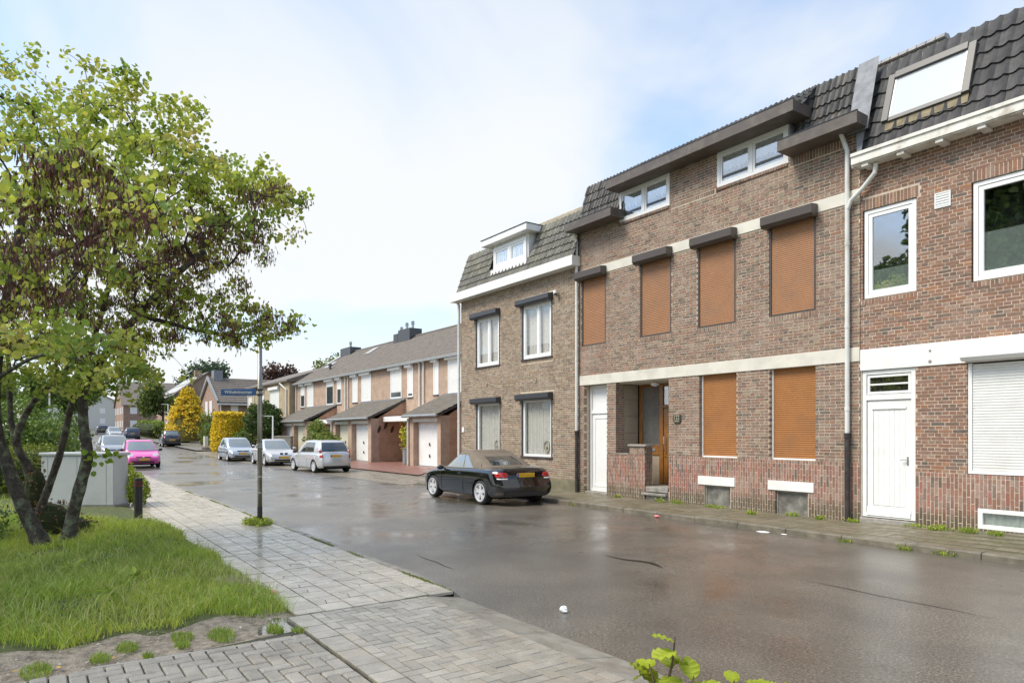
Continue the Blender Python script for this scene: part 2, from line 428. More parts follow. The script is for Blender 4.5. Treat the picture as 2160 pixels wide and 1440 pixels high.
def ridged(name, x0, x1, bot, top, pitch, L, h, mat, parent, flip=False):
    """a far tiled slope: every roll and every course is real, joined in one part"""
    an = math.atan2(top[1] - bot[1], top[0] - bot[0]); sl = math.hypot(top[0] - bot[0], top[1] - bot[1]); rows = max(1, round(sl / L)); L = sl / rows
    nx = int((x1 - x0) / pitch * 4); V = []; F = []
    ca, sa = math.cos(an), math.sin(an)
    for j in range(rows):
        b = len(V)
        for i in range(nx + 1):
            x = x0 + (x1 - x0) * i / nx; z = h * (1, .3, 0, .3)[i % 4]
            for s, zz in ((j * L, z), (j * L, z + .03), ((j + 1) * L, z)):
                V.append((x, bot[0] + ca * s - sa * zz, bot[1] + sa * s + ca * zz))
        for i in range(nx):
            a, c = b + 3 * i, b + 3 * i + 3
            F += [(a, c, c + 1, a + 1), (a + 1, c + 1, c + 2, a + 2)]
    return tag(np_mesh(name, V, F, mat, None, parent), kind='stuff')
def bars(mb, x0, x1, z0, z1, y0, y1, t, tb=None):
    tb = tb or t
    mb.box(x0, x0 + t, y0, y1, z0, z1); mb.box(x1 - t, x1, y0, y1, z0, z1); mb.box(x0 + t, x1 - t, y0, y1, z0, z0 + tb); mb.box(x0 + t, x1 - t, y0, y1, z1 - t, z1)
def window(root, x0, x1, z0, z1, y, mull=(), t=.065, sash=.05, mat=None, glass=None, back=None, back_y=.09, name='window', dep=.07, sill=None, panes_label=None):
    """frame + sash frames standing at depth y (front), glazed; back = curtain or blind material behind the glass"""
    mat = mat or M_UPVC; glass = glass or M_GLASS
    f = MB(); bars(f, x0, x1, z0, z1, y, y + dep, t)
    cuts = [x0 + t] + [m for m in mull for _ in (0, 1)] + [x1 - t]
    cuts = [x0 + t]; 
    for m in mull: f.box(m - t * .5, m + t * .5, y, y + dep, z0 + t, z1 - t); cuts += [m - t * .5, m + t * .5]
    cuts.append(x1 - t)
    o = f.build(name, mat, root, bevel=.004)
    for i in range(0, len(cuts), 2):
        a, b = cuts[i], cuts[i + 1]
        if sash > 0:
            s = MB(); bars(s, a + .004, b - .004, z0 + t + .004, z1 - t - .004, y + .012, y + dep - .004, sash); s.build('sash', mat, o, bevel=.003)
        g = MB(); e = sash * .8 + .002; g.box(a + e, b - e, y + dep * .5, y + dep * .5 + .006, z0 + t + e, z1 - t - e); g.build('pane', glass, o)
    if back is not None:
        k = MB(); n = max(8, int((x1 - x0) / .03)); xs = [x0 + .01 + (x1 - x0 - .02) * i / n for i in range(n + 1)]
        wv = [y + dep + back_y + .012 * math.sin(i * 1.7) + .006 * math.sin(i * .63) for i in range(n + 1)]
        for i in range(n): k.quad((xs[i], wv[i], z0 + .01), (xs[i + 1], wv[i + 1], z0 + .01), (xs[i + 1], wv[i + 1], z1 - .01), (xs[i], wv[i], z1 - .01))
        k.build('curtain', back, o, smooth=True)
    return o
def shutter(root, x0, x1, z0, z1, y, mat, rail_mat, pitch=.041, rail=.045, bottom=None, name='roller_shutter'):
    r = MB(); r.box(x0, x0 + rail, y - .012, y + .05, z0, z1); r.box(x1 - rail, x1, y - .012, y + .05, z0, z1)
    r.box(x0 + rail, x1 - rail, y - .008, y + .05, z0, z0 + (bottom or rail * .9))
    o = r.build(name, rail_mat, root, bevel=.003)
    zb = z0 + (bottom or rail * .9); a, b = x0 + rail + .003, x1 - rail - .003
    prof = [(0.012, 0), (.003, .15), (0, .5), (.003, .85), (.012, 1.0)]
    s = MB()
    for i in range(4): s.quad((0, prof[i][0], prof[i][1] * pitch), (b - a, prof[i][0], prof[i][1] * pitch), (b - a, prof[i + 1][0], prof[i + 1][1] * pitch), (0, prof[i + 1][0], prof[i + 1][1] * pitch))
    me = s.mesh('slat', mat, smooth=True); zz = zb
    while zz < z1 - pitch * .5:
        k = link('slat', me, o); k.location = (a, y + .006, zz); zz += pitch
    return o
def shutter_box(root, x0, x1, z0, z1, y, out, mat, name='shutter_housing'):
    return MB().prism([(y, z0 + .0), (y, z1), (y - out * .25, z1 + .0), (y - out, z1 - .02), (y - out, z0 + .055), (y - out * .72, z0)], 'x', x0, x1).build(name, mat, root, bevel=.006)
def downpipe(root, x, y, z0, zs, z1, r=.042, top=None, label=None):
    p = MB(); pts = [(x, y, zs), (x, y, z1)] + (top or []); p.tube(pts, r, 12)
    for zz in np.arange(zs + .5, z1 - .2, 1.55): p.lathe([(r + .006, -.035), (r + .006, .035)], (x, y, zz), n=12)
    o = p.build('downpipe', M_PIPE, root, smooth=False)
    if z0 < zs:
        q = MB(); q.tube([(x, y, z0), (x, y, zs)], r + .006, 12); q.lathe([(r + .018, -.04), (r + .018, .05)], (x, y, zs), n=12)
        q.build('iron_pipe', M_BLACKPIPE, o)
    return o
def rear_mass(root, x0, x1, y0, y1, z0, z1, mat, name='rear_wall'):
    return MB().box(x0, x1, y0, y1, z0, z1, skip='b').build(name, mat, root)
M_REAR = brick_tex('plain_brick_rear', (.2, .125, .1), (.15, .1, .085), (.42, .36, .3))
FY = 12.6
# ================================================================ house number 122
PAL122 = [(.196, .134, .102, 4), (.182, .116, .088, 3), (.140, .106, .082, 2.0), (.218, .168, .125, 1.8), (.190, .110, .080, 1.2), (.112, .088, .070, .7)]
PAL_PL = [(.205, .110, .085, 3), (.17, .098, .078, 2), (.225, .155, .125, 2), (.235, .095, .070, 1.5), (.12, .088, .072, 1)]
H1 = root_w('brick_house', 'brown brick terraced house with orange roller shutters and number 122 beside its porch', 'house', (-10.65, FY, .1))
hl = [(-14.54, -13.55, 4.17, 6.07, .14), (-12.29, -11.25, 4.17, 6.07, .14), (-10.46, -9.41, 4.17, 6.07, .14), (-8.59, -7.54, 4.17, 6.07, .14),
      (-10.41, -9.39, 1.21, 3.09, .2), (-8.58, -7.55, 1.21, 3.09, .2), (-14.43, -13.51, .05, 3.09, .3),
      (-13.16, -11.34, 1.21, 3.09, 0), (-12.10, -11.34, .05, 1.21, 0),
      (-10.27, -9.55, .05, .58, .12), (-8.44, -7.71, .05, .58, .12),
      (-13.04, -11.30, 7.26, 8.06, .12), (-9.92, -8.13, 7.26, 8.06, .12),
      (-14.66, -13.04, 7.40, 8.3, 0), (-8.13, -6.6, 7.40, 8.3, 0)]
wall122 = brick_facade(H1, 'house', FY, -14.65, -6.665, .05, 8.06, hl, PAL122, (.58, .49, .385), skip=[(-14.65, -6.66, 3.09, 3.36), (-14.65, -6.66, 6.07, 6.31), (-10.43, -9.43, .58, .78), (-8.6, -7.58, .58, .78)],
             soldiers=[(-14.65, -14.54, 4.06, 4.17), (-14.56, -13.53, 4.06, 4.17), (-12.31, -11.23, 4.06, 4.17), (-10.48, -9.39, 4.06, 4.17), (-8.61, -7.52, 4.06, 4.17), (-8.10, -6.9, 7.16, 7.37), (-11.26, -9.95, 7.16, 7.26)], plinth=(-13.51, -6.665, .05, 1.21), seed=11)
for z0, z1, a, b in ((3.09, 3.36, -14.60, -6.67), (6.07, 6.31, -14.60, -6.67)):
    MB().box(a, b, FY - .018, FY + .1, z0 + .002, z1 - .002).build('concrete_band', M_CREAM, H1, bevel=.006)
M_ORANGE = pm('orange_brown_slats', (.37, .158, .048), .45, var=.06, scale=3, dirt=(.27, .13, .06, .55), dscale=1.4)
M_TERRA = pm('faded_terracotta_slats', (.37, .185, .09), .55, var=.06, scale=3, dirt=(.30, .175, .11, .6), dscale=1.4)
for x0, x1 in ((-14.54, -13.55), (-12.29, -11.25), (-10.46, -9.41), (-8.59, -7.54)):
    shutter(H1, x0 + .004, x1 - .004, 4.172, 6.03, FY + .02, M_TERRA, M_BROWNALU)
    shutter_box(H1, x0 - .05, x1 + .05, 5.99, 6.24, FY - .019, .22, M_BROWNALU)
for x0, x1 in ((-10.41, -9.39), (-8.58, -7.55)):
    shutter(H1, x0 + .004, x1 - .004, 1.212, 3.085, FY + .10, M_ORANGE, M_UPVC, pitch=.044, rail=.035)
# cellar lights
for x0, x1, p0, p1 in ((-10.43, -9.43, -10.27, -9.55), (-8.6, -7.58, -8.44, -7.71)):
    MB().box(x0, x1, FY - .022, FY + .1, .582, .778).build('cellar_lintel', M_WHITE, H1, bevel=.006)
    g = MB(); bars(g, p0, p1, .06, .58, FY + .05, FY + .09, .035); gm = g.build('cellar_grille', M_CONC, H1)
    MB().box(p0 + .03, p1 - .03, FY + .07, FY + .08, .09, .55).build('mesh_panel', pm('rusty_mesh_panel', (.20, .19, .165), .55, var=.45, scale=5, bmp=.5, bscale=150, dirt=(.34, .33, .3, .6), dscale=5, metal=.3), gm)
# narrow side door
dn = MB(); bars(dn, -14.41, -13.53, .16, 3.08, FY + .2, FY + .27, .07); dn.box(-14.34, -13.60, FY + .2, FY + .27, 2.30, 2.37)
dfr = dn.build('door_frame', M_UPVC, H1, bevel=.004)
d = MB().box(-14.335, -13.605, FY + .235, FY + .275, .235, 2.298); dl = d.build('door', M_UPVC, H1, bevel=.004)
d = MB(); bars(d, -14.30, -13.64, .28, 2.25, FY + .222, FY + .236, .09); d.build('door_moulding', M_UPVC, dl, bevel=.004)
MB().box(-14.335, -13.605, FY + .24, FY + .27, 2.372, 3.005).build('top_panel', M_UPVC, dfr)
MB().box(-14.44, -13.50, FY + .02, FY + .3, .05, .155).build('door_step', M_CONC, H1, bevel=.01)
# porch
M_TAN = pm('tan_stone_cladding', (.34, .285, .215), .6, var=.18, scale=4, dirt=(.22, .18, .13, .4), dscale=2)
M_DOORWOOD = pm('varnished_brown_wood', (.27, .115, .028), .35, var=.22, scale=3, coat=.3)
PX0, PX1, PYB = -13.16, -11.34, 13.42
def brick_side(name, x, y0, y1, z0, z1, face, seed, vertical=False):
    r = random.Random(seed); mb = MB(); at, _ = brick_mats('house', .75); mo = MB()
    mo.box(x - .0035 if face > 0 else x + .0035, x + (.0 if face > 0 else .0) + (-.03 if face > 0 else .03), y0, y1, z0, z1)
    if vertical:
        yy = y0; i = 0
        while yy < y1 - .02:
            zz = z0 - (0 if i % 2 else .11)
            while zz < z1:
                a, b = max(zz, z0), min(zz + .21, z1)
                if b - a > .02: mb.box(min(x, x - face * .02), max(x, x - face * .02), yy, min(yy + .05, y1), a, b, pick(PAL122, r))
                zz += .2205
            yy += .0605; i += 1
    else:
        k = 0; zz = z0
        while zz < z1 - .02:
            yy = y0 - (.055 if k % 2 else 0)
            while yy < y1:
                a, b = max(yy, y0), min(yy + .1, y1)
                if b - a > .02: mb.box(min(x, x - face * .02), max(x, x - face * .02), a, b, zz, min(zz + .0507, z1), pick(PAL122, r))
                yy += .1105
            zz += .0612; k += 1
    m = mo.build(name, mortar_mat('house', (.58, .49, .385)), H1)
    tag(mb.build('brickwork', at, m, attr=True), kind='stuff')
brick_side('porch_jamb', PX0 - .001, FY + .0, FY + .30, 1.21, 3.09, +1, 5)
brick_side('porch_jamb', PX1 + .001, FY + .0, FY + .30, .35, 3.09, -1, 6)
p = MB(); zz = .43
while zz < 3.05:
    p.box(PX0 - .03, PX0 + .004, FY + .305, PYB, zz, min(zz + .44, 3.05)); zz += .446
p.build('cladding', M_TAN, H1, bevel=.004)
p = MB(); p.box(PX1 - .004, PX1 + .03, FY + .305, PYB + .1, .43, 3.05); p.build('cladding', M_TAN, H1)
MB().box(PX0 + .006, PX1 - .006, FY + .105, PYB + .12, 3.06, 3.12).build('porch_ceiling', M_CREAM, H1)
MB().box(PX0 + .02, PX1 - .006, FY + .14, PYB + .2, .36, .43).build('porch_floor', M_CONC, H1, bevel=.008)
st = MB(); st.box(-12.08, PX1 - .01, FY - .02, FY + .14, .30, .43); st.box(-12.16, PX1 - .01, FY - .10, FY + .14, .22, .28); st.box(-12.08, PX1 - .012, FY - .0, FY + .14, .08, .215)
st.build('steps', pm('worn_bluestone', (.28, .26, .23), .5, var=.3, scale=6, dirt=(.10, .10, .07, .6), dscale=5), H1, bevel=.012)
# low wall and pier of the porch
brick_side('porch_pier', -12.10, FY, FY + .26, .08, 1.42, +1, 8, vertical=True)
at122, _o = brick_mats('house', .75); r8 = random.Random(4); mb = MB(); xx = -12.66; i = 0
while xx < -12.12:
    for za, zb in ((1.215, 1.33), (1.34, 1.42)) if i % 2 else ((1.215, 1.28), (1.29, 1.42)): mb.box(xx, xx + .05, FY, FY + .03, za, zb, pick(PAL122, r8))
    xx += .0612; i += 1
pm_ = MB().box(-12.66, -12.108, FY + .0035, FY + .26, 1.2, 1.42).build('pier_core', mortar_mat('house', (.58, .49, .385)), H1)
tag(mb.build('brickwork', at122, pm_, attr=True), kind='stuff')
MB().box(-12.70, -12.06, FY - .035, FY + .29, 1.42, 1.475).build('pier_cap', M_CONC, H1, bevel=.012)
MB().box(-13.155, -12.70, FY - .012, FY + .27, 1.205, 1.235).build('wall_cap', M_CONC, H1, bevel=.006)
MB().box(-13.155, -12.12, FY + .11, FY + .26, .1, 1.2).build('low_wall', M_TAN, H1)
# front door wall at the back of the porch
dw = MB(); dw.box(-13.12, -13.03, PYB, PYB + .09, .43, 3.06); dw.box(-12.40, -12.27, PYB, PYB + .09, .43, 3.06); dw.box(-13.03, -12.40, PYB, PYB + .09, 1.18, 1.45)
dw.box(-13.03, -12.40, PYB, PYB + .09, 2.98, 3.06); dw.box(-12.27, -11.40, PYB, PYB + .09, 2.98, 3.06); dw.box(-12.27, -11.42, PYB, PYB + .09, 2.42, 2.49); dw.box(-11.42, -11.35, PYB, PYB + .09, .43, 2.98)
fdf = dw.build('front_door_frame', M_DOORWOOD, H1, bevel=.006)
MB().box(-13.03, -12.40, PYB + .03, PYB + .04, 1.45, 2.98).build('side_pane', M_GLASS_R, fdf); MB().box(-13.03, -12.40, PYB + .07, PYB + .08, 1.45, 2.98).build('blind', pm('grey_blind', (.30, .30, .29), .8), fdf)
MB().box(-13.03, -12.40, PYB + .02, PYB + .07, .43, 1.18).build('apron_panel', M_TAN, fdf)
MB().box(-12.93, -12.52, PYB - .015, PYB, 1.29, 1.36).build('letter_slot', M_STEEL, fdf, bevel=.004)
MB().box(-12.25, -11.44, PYB + .03, PYB + .04, 2.50, 2.97).build('fanlight_pane', M_GLASS_R, fdf)
fd = MB(); fd.box(-12.26, -11.43, PYB + .02, PYB + .07, .44, 2.41); fdo = fd.build('front_door', M_DOORWOOD, H1, bevel=.006)
fd = MB(); bars(fd, -12.10, -11.58, .62, 2.25, PYB + .005, PYB + .02, .06); fd.build('door_moulding', M_DOORWOOD, fdo, bevel=.004)
h = MB(); h.tube([(-12.19, PYB - .03, 1.30), (-12.19, PYB - .05, 1.34), (-12.19, PYB - .05, 1.66), (-12.19, PYB - .03, 1.70)], .014, 8); h.build('pull_handle', M_CHROME, fdo, smooth=True)
MB().lathe([(.02, -.012), (.02, .0)], (-12.19, PYB + .018, 1.15), axis='y', n=12).build('keyhole', M_CHROME, fdo)
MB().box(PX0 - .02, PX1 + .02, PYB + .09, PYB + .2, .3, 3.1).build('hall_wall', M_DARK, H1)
MB().lathe([(.02, .0), (.10, -.01), (.115, -.05), (.09, -.09), (.03, -.11), (0.0, -.115)], (-12.15, 13.0, 3.06), n=20).build('porch_lamp', M_UPVC, H1, smooth=True)
# dormers and roof
for x0, x1 in ((-13.04, -11.30), (-9.92, -8.13)):
    window(H1, x0 + .01, x1 - .01, 7.262, 8.055, FY + .0, mull=((x0 + x1) / 2,), t=.075, sash=.045, glass=M_GLASS_R, back=M_FROST, back_y=.0)
sl_ = MB(); 
for x0, x1 in ((-13.04, -11.30), (-9.92, -8.13)):
    xx = x0
    while xx < x1 - .04: sl_.box(xx, xx + .052, FY - .03, FY + .05, 7.195, 7.258, pick(PAL122, r8)); xx += .0612
tag(sl_.build('window_sills', at122, H1, attr=True), kind='stuff')
def box_gutter(root, x0, x1, yf, yb, z0, z1, mat, soff=None):
    g = MB(); g.box(x0, x1, yf, yf + .025, z0, z1); g.box(x0, x0 + .025, yf + .025, yb, z0, z1); g.box(x1 - .025, x1, yf + .025, yb, z0, z1); g.box(x0 + .025, x1 - .025, yf + .025, yb, z0, z0 + .02)
    g.box(x0 + .025, x1 - .025, yf + .025, yb, z1 - .07, z1 - .06)
    o = g.build('box_gutter', mat, root, bevel=.005)
    MB().box(x0 - .008, x1 + .008, yf - .01, yf + .03, z1 + .001, z1 + .012).build('gutter_trim', M_ANTHRA if mat is M_BROWNGUT else mat, o)
    return o
box_gutter(H1, -14.72, -12.86, 12.12, FY + .1, 7.34, 7.56, M_BROWNGUT)
box_gutter(H1, -8.08, -6.47, 12.12, FY + .1, 7.34, 7.56, M_BROWNGUT)
box_gutter(H1, -13.06, -7.73, 12.12, FY + .25, 8.045, 8.275, M_BROWNGUT)
M_TILE1 = tile_mat('dark_roof_tile', (.16, .155, .13, .35)); TP1 = [(.085, .082, .078), (.10, .095, .09), (.07, .068, .066), (.115, .105, .095)]
rf = MB(); rf.prism([(12.62, 7.45), (12.98, 8.68), (13.4, 8.76), (13.4, 7.45)], 'x', -14.64, -6.67); roof122 = rf.build('roof', M_ANTHRA, H1)
tile_slope(roof122, -14.66, -12.9, (12.56, 7.42), (12.93, 8.74), .252, .262, 2, .045, M_TILE1, TP1, seed=21)
tile_slope(roof122, -8.02, -6.80, (12.56, 7.42), (12.93, 8.74), .252, .262, 2, .045, M_TILE1, TP1, seed=22)
dr = MB(); dr.prism([(12.42, 8.16), (12.90, 8.64), (12.90, 8.1), (12.66, 8.1)], 'x', -13.0, -7.8); dorm = dr.build('dormer_roof', M_ANTHRA, H1)
tile_slope(dorm, -13.0, -7.85, (12.42, 8.20), (12.91, 8.71), .252, .262, 2, .045, M_TILE1, TP1, seed=23)
for xs_, s_ in ((-13.06, 1), (-8.10, -1)):                 # dormer cheeks and lead
    MB().box(min(xs_, xs_ + s_ * .03), max(xs_, xs_ + s_ * .03), FY - .005, FY + .35, 7.40, 8.04).build('dormer_cheek', M_LEAD, H1)
fl = MB(); ys = [(12.50, 7.30), (12.58, 7.60), (12.80, 8.35), (12.93, 8.76)]
for i in range(3):
    (ya, za), (yb, zb) = ys[i], ys[i + 1]
    fl.quad((-6.83, ya - .06, za), (-6.44, ya - .07, za), (-6.44, yb - .07, zb), (-6.83, yb - .06, zb))
fl.quad((-6.62, 12.40, 6.86), (-6.53, 12.37, 6.86), (-6.50, 12.53, 7.5), (-6.72, 12.55, 7.5))
fl.build('lead_flashing', M_LEAD, H1)
rear_mass(H1, -14.64, -6.67, 13.62, 21.5, 0, 8.8, M_REAR)
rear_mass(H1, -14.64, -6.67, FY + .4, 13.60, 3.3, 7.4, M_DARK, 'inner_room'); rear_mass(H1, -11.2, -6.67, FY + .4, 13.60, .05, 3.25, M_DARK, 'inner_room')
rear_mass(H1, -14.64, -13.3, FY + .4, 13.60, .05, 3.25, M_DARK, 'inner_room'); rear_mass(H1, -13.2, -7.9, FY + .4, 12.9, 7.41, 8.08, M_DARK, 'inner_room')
downpipe(H1, -14.66, FY - .075, .1, 1.78, 7.15, top=[(-14.66, FY - .12, 7.25), (-14.66, FY - .18, 7.36)])
downpipe(H1, -6.87, FY - .075, .1, 1.71, 7.05, top=[(-6.90, FY - .12, 7.20), (-6.92, FY - .2, 7.36)])
# number plate 122
def text_mesh(s, size, depth, mat, name, bold=.0):
    cu = bpy.data.curves.new(name, 'FONT'); cu.body = s; cu.size = size; cu.extrude = depth; cu.align_x = 'CENTER'; cu.align_y = 'CENTER'; cu.offset = bold; cu.resolution_u = 3
    ob = bpy.data.objects.new(name, cu); C.objects.link(ob)
    me = bpy.data.meshes.new_from_object(ob.evaluated_get(bpy.context.evaluated_depsgraph_get())); me.name = name
    bpy.data.objects.remove(ob); bpy.data.curves.remove(cu); me.materials.clear(); me.materials.append(mat); return me
M_BRONZE = pm('aged_bronze', (.10, .085, .055), .45, metal=.5, var=.3, scale=20)
np_ = MB().prism([(-11.17, 2.03), (-11.13, 1.995), (-10.99, 1.995), (-10.95, 2.03), (-10.935, 2.11), (-10.95, 2.20), (-11.16, 2.20), (-11.18, 2.12)], 'y', FY - .028, FY - .002).build('number_plate', M_BRONZE, H1, bevel=.005)
nt = link('number', text_mesh('122', .155, .008, pm('bright_bronze', (.50, .46, .36), .35, metal=.6, var=.1), 'number', .002), np_); nt.location = (-11.058, FY - .034, 2.125); nt.rotation_euler = (math.radians(90), 0, 0); nt.scale = (.8, 1, 1)
MB().box(-11.13, -10.98, FY - .034, FY - .028, 2.035, 2.055).build('plate_bar', MATS['bright_bronze'], np_)
# ================================================================ red brick house on the right
PALR = [(.195, .112, .078, 4), (.178, .10, .072, 3), (.15, .098, .073, 2), (.225, .152, .115, 1.6), (.225, .115, .068, .8), (.118, .09, .074, .7)]
H2 = root_w('red_brick_house', 'red brick house with white garage-style shutter, white plank door and large roof window', 'house', (-3.7, FY, .1))
RX1 = -1.2
hr = [(-6.62, -5.67, 4.22, 5.87, .12), (-4.83, -3.2, 4.22, 5.86, .12), (-6.64, -5.69, .05, 2.91, .2), (-4.89, -2.6, 1.08, 2.91, .14), (-4.74, -3.7, .2, .54, .1)]
brick_facade(H2, 'red_house', FY, -6.655, RX1, .05, 6.75, hr, PALR, (.60, .50, .395), skip=[(-6.66, RX1, 2.91, 3.30)],
             soldiers=[(-6.62, -5.62, 5.87, 6.07), (-4.86, -3.17, 5.86, 6.06), (-6.64, -5.65, 4.12, 4.22), (-4.86, -3.17, 4.12, 4.22)], plinth=(-5.69, RX1, .05, 1.085), seed=12)
MB().box(-6.655, RX1, FY - .022, FY + .1, 2.912, 3.298).build('lintel_band', M_WHITE, H2, bevel=.005)
for zz, rr in ((3.17, .022), (2.985, .03)):
    MB().lathe([(rr, 0), (rr * .8, -.012), (0, -.014)], (-5.45, FY - .022, zz), axis='y', n=10).build('wall_fixing', pm('patched_filler', (.3, .28, .25), .8), H2)
M_FILM = pm('milky_film', (.34, .40, .36), .5, var=.05)
w1 = window(H2, -6.60, -5.69, 4.24, 5.86, FY + .03, t=.07, sash=.065, glass=M_GLASS_R)
w2 = window(H2, -4.81, -3.22, 4.24, 5.85, FY + .03, t=.07, sash=.07, glass=M_GLASS_R)
MB().box(-4.70, -3.35, FY + .085, FY + .09, 4.38, 5.02).build('film', M_FILM, w2)
MB().box(-6.53, -5.76, FY + .085, FY + .09, 4.38, 4.75).build('film', M_FILM, w1)
# door
d2 = MB(); bars(d2, -6.635, -5.70, .22, 2.905, FY + .02, FY + .10, .075); d2.box(-6.56, -5.775, FY + .02, FY + .10, 2.36, 2.46)
df2 = d2.build('door_frame', M_WHITE, H2, bevel=.005)
bars(tl := MB(), -6.55, -5.785, 2.47, 2.82, FY + .035, FY + .08, .045); tl.box(-6.505, -5.83, FY + .035, FY + .08, 2.63, 2.66); tlo = tl.build('transom_light', M_WHITE, df2, bevel=.003)
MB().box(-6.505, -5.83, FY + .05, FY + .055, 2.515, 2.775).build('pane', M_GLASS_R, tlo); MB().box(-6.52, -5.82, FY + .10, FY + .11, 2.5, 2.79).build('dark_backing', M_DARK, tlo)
dd = MB().box(-6.555, -5.78, FY + .07, FY + .11, .245, 2.352); ddo = dd.build('door', M_WHITE, H2)
for i in range(6): MB().box(-6.44 + i * .092, -6.44 + i * .092 + .0905, FY + .052, FY + .069, .44, 2.20).build('plank', M_WHITE, ddo, bevel=.004)
r_ = MB(); r_.box(-6.552, -6.445, FY + .045, FY + .069, .25, 2.35); r_.box(-5.885, -5.783, FY + .045, FY + .069, .25, 2.35); r_.box(-6.445, -5.885, FY + .045, FY + .069, 2.205, 2.35); r_.box(-6.47, -5.86, FY + .03, FY + .044, 2.19, 2.235); r_.build('door_rails', M_WHITE, ddo, bevel=.004)
MB().prism([(FY + .0, .26), (FY + .069, .26), (FY + .069, .43), (FY + .045, .43)], 'x', -6.55, -5.785).build('weather_board', M_WHITE, ddo)
hh = MB(); hh.box(-5.855, -5.825, FY + .035, FY + .045, 1.19, 1.34); hh.tube([(-5.84, FY + .04, 1.29), (-5.84, FY + .0, 1.29), (-5.95, FY - .005, 1.285)], .009, 8); hh.build('door_handle', M_CHROME, ddo)
MB().box(-6.66, -5.67, FY - .04, FY + .2, .05, .205).build('door_step', M_CONC, H2, bevel=.012)
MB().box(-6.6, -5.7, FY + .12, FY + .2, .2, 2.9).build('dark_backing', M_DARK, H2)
# white roller shutter
M_WSLAT = pm('white_slats', (.74, .74, .71), .4, var=.03, dirt=(.55, .54, .48, .3), dscale=2)
shutter(H2, -4.885, -2.61, 1.09, 2.9, FY + .03, M_WSLAT, M_UPVC, pitch=.046, rail=.06, bottom=.05)
shutter_box(H2, -4.915, -2.55, 2.93, 3.14, FY - .024, .2, M_UPVC)
# cellar window
window(H2, -4.735, -3.705, .205, .535, FY - .004, t=.07, sash=0, back=M_FILM, mat=M_WHITE, back_y=.0)
# vent
v = MB(); bars(v, -5.38, -5.13, 5.57, 5.83, FY - .02, FY + .01, .02)
for i in range(5): v.box(-5.36, -5.15, FY - .018 + 0, FY - .004, 5.60 + i * .043, 5.625 + i * .043)
vo = v.build('wall_vent', M_UPVC, H2); MB().box(-5.37, -5.14, FY - .003, FY + .005, 5.58, 5.82).build('vent_back', M_FROST, vo)
# gutter: peeling white box with brackets
M_PEEL = pm('peeling_white_paint', (.74, .72, .66), .6, var=.08, dirt=(.36, .30, .22, .75), dscale=3.5)
g = MB(); g.box(-6.67, RX1, 12.28, 12.305, 6.66, 6.83); g.box(-6.67, RX1, 12.255, 12.279, 6.80, 6.86); g.box(-6.67, -6.645, 12.305, FY, 6.62, 6.83); g.box(-6.645, RX1, 12.305, FY, 6.64, 6.66)
go = g.build('box_gutter', M_PEEL, H2, bevel=.004)
for i in range(8): MB().box(-6.5 + i * .62, -6.38 + i * .62, 12.32, FY - .001, 6.585, 6.638).build('gutter_bracket', M_PEEL, go, bevel=.004)
p = MB(); p.tube([(-6.30, 12.45, 6.62), (-6.32, 12.45, 6.45), (-6.55, 12.50, 6.27), (-6.80, FY - .075, 6.10), (-6.86, FY - .075, 5.96)], .042, 12); p.build('branch_pipe', M_PIPE, H2)
# roof
M_TILE2 = tile_mat('anthracite_roof_tile', (.13, .12, .11, .2)); TP2 = [(.060, .058, .058), (.07, .067, .066), (.052, .05, .05)]
RB, RT = (12.42, 6.82), (13.02, 8.58)
rf = MB(); rf.prism([(RB[0] + .06, RB[1] - .1), (RT[0] + .05, RT[1] - .03), (14.0, 8.75), (14.0, 6.6)], 'x', -6.42, RX1); roof2 = rf.build('roof', M_ANTHRA, H2)
sl2 = math.hypot(RT[0] - RB[0], RT[1] - RB[1]); ux, uz = (RT[0] - RB[0]) / sl2, (RT[1] - RB[1]) / sl2
tile_slope(roof2, -6.56, RX1, RB, RT,   .205, .30, 1, .05, M_TILE2, TP2, holes=[(-6.18, -4.86, .56, 1.42)], seed=31)
def on2(s, o): return (RB[0] + ux * s - uz * o, RB[1] + uz * s + ux * o)
def slab2(x0, x1, s0, s1, o0, o1): return [on2(s0, o0), on2(s1, o0), on2(s1, o1), on2(s0, o1)], x0, x1
k = MB()
for a in (slab2(-6.24, -6.12, .52, 1.50, .03, .11), slab2(-4.94, -4.82, .52, 1.50, .03, .11), slab2(-6.12, -4.94, 1.38, 1.52, .03, .13), slab2(-6.12, -4.94, .50, .58, .03, .09)): k.prism(a[0], 'x', a[1], a[2])
sk = k.build('roof_window', pm('roof_window_cover', (.085, .082, .08), .4, var=.06), H2, bevel=.006)
k = MB(); a = slab2(-6.12, -4.94, .58, 1.38, .075, .082); k.prism(a[0], 'x', a[1], a[2]); k.build('pane', pm('sky_painted_glass', (.52, .54, .55), .04, spec=1.0, var=0, coat=1.0), sk)  # pale base colour paints in the bright sky mirrored by the pane
k = MB(); 
for a in (slab2(-6.115, -6.085, .585, 1.375, .05, .088), slab2(-4.975, -4.945, .585, 1.375, .05, .088)): k.prism(a[0], 'x', a[1], a[2])
k.build('pane_edge', M_UPVC, sk)
k = MB(); a = slab2(-6.20, -4.84, .34, .52, .035, .05); k.prism(a[0], 'x', a[1], a[2]); k.build('mossy_apron', pm('mossy_lead', (.22, .18, .11), .8, var=.3, bmp=.4), sk)
rt = MB(); rt.prism([(13.75, 8.62), (13.8, 9.04), (15.0, 9.08), (15.0, 8.62)], 'x', -7.0, -5.72); rp = rt.build('rear_parapet', M_CREAM, H2)
for i in range(8):
    o = link('ridge_tile', MB().prism([(13.70, 9.045), (13.76, 9.13), (13.90, 9.15), (14.0, 9.06)], 'x', 0, .15).mesh('ridge_tile', M_TILE2), rp); o.location = (-7.0 + i * .165, 0, 0); o.color = (.30, .29, .29, 1)
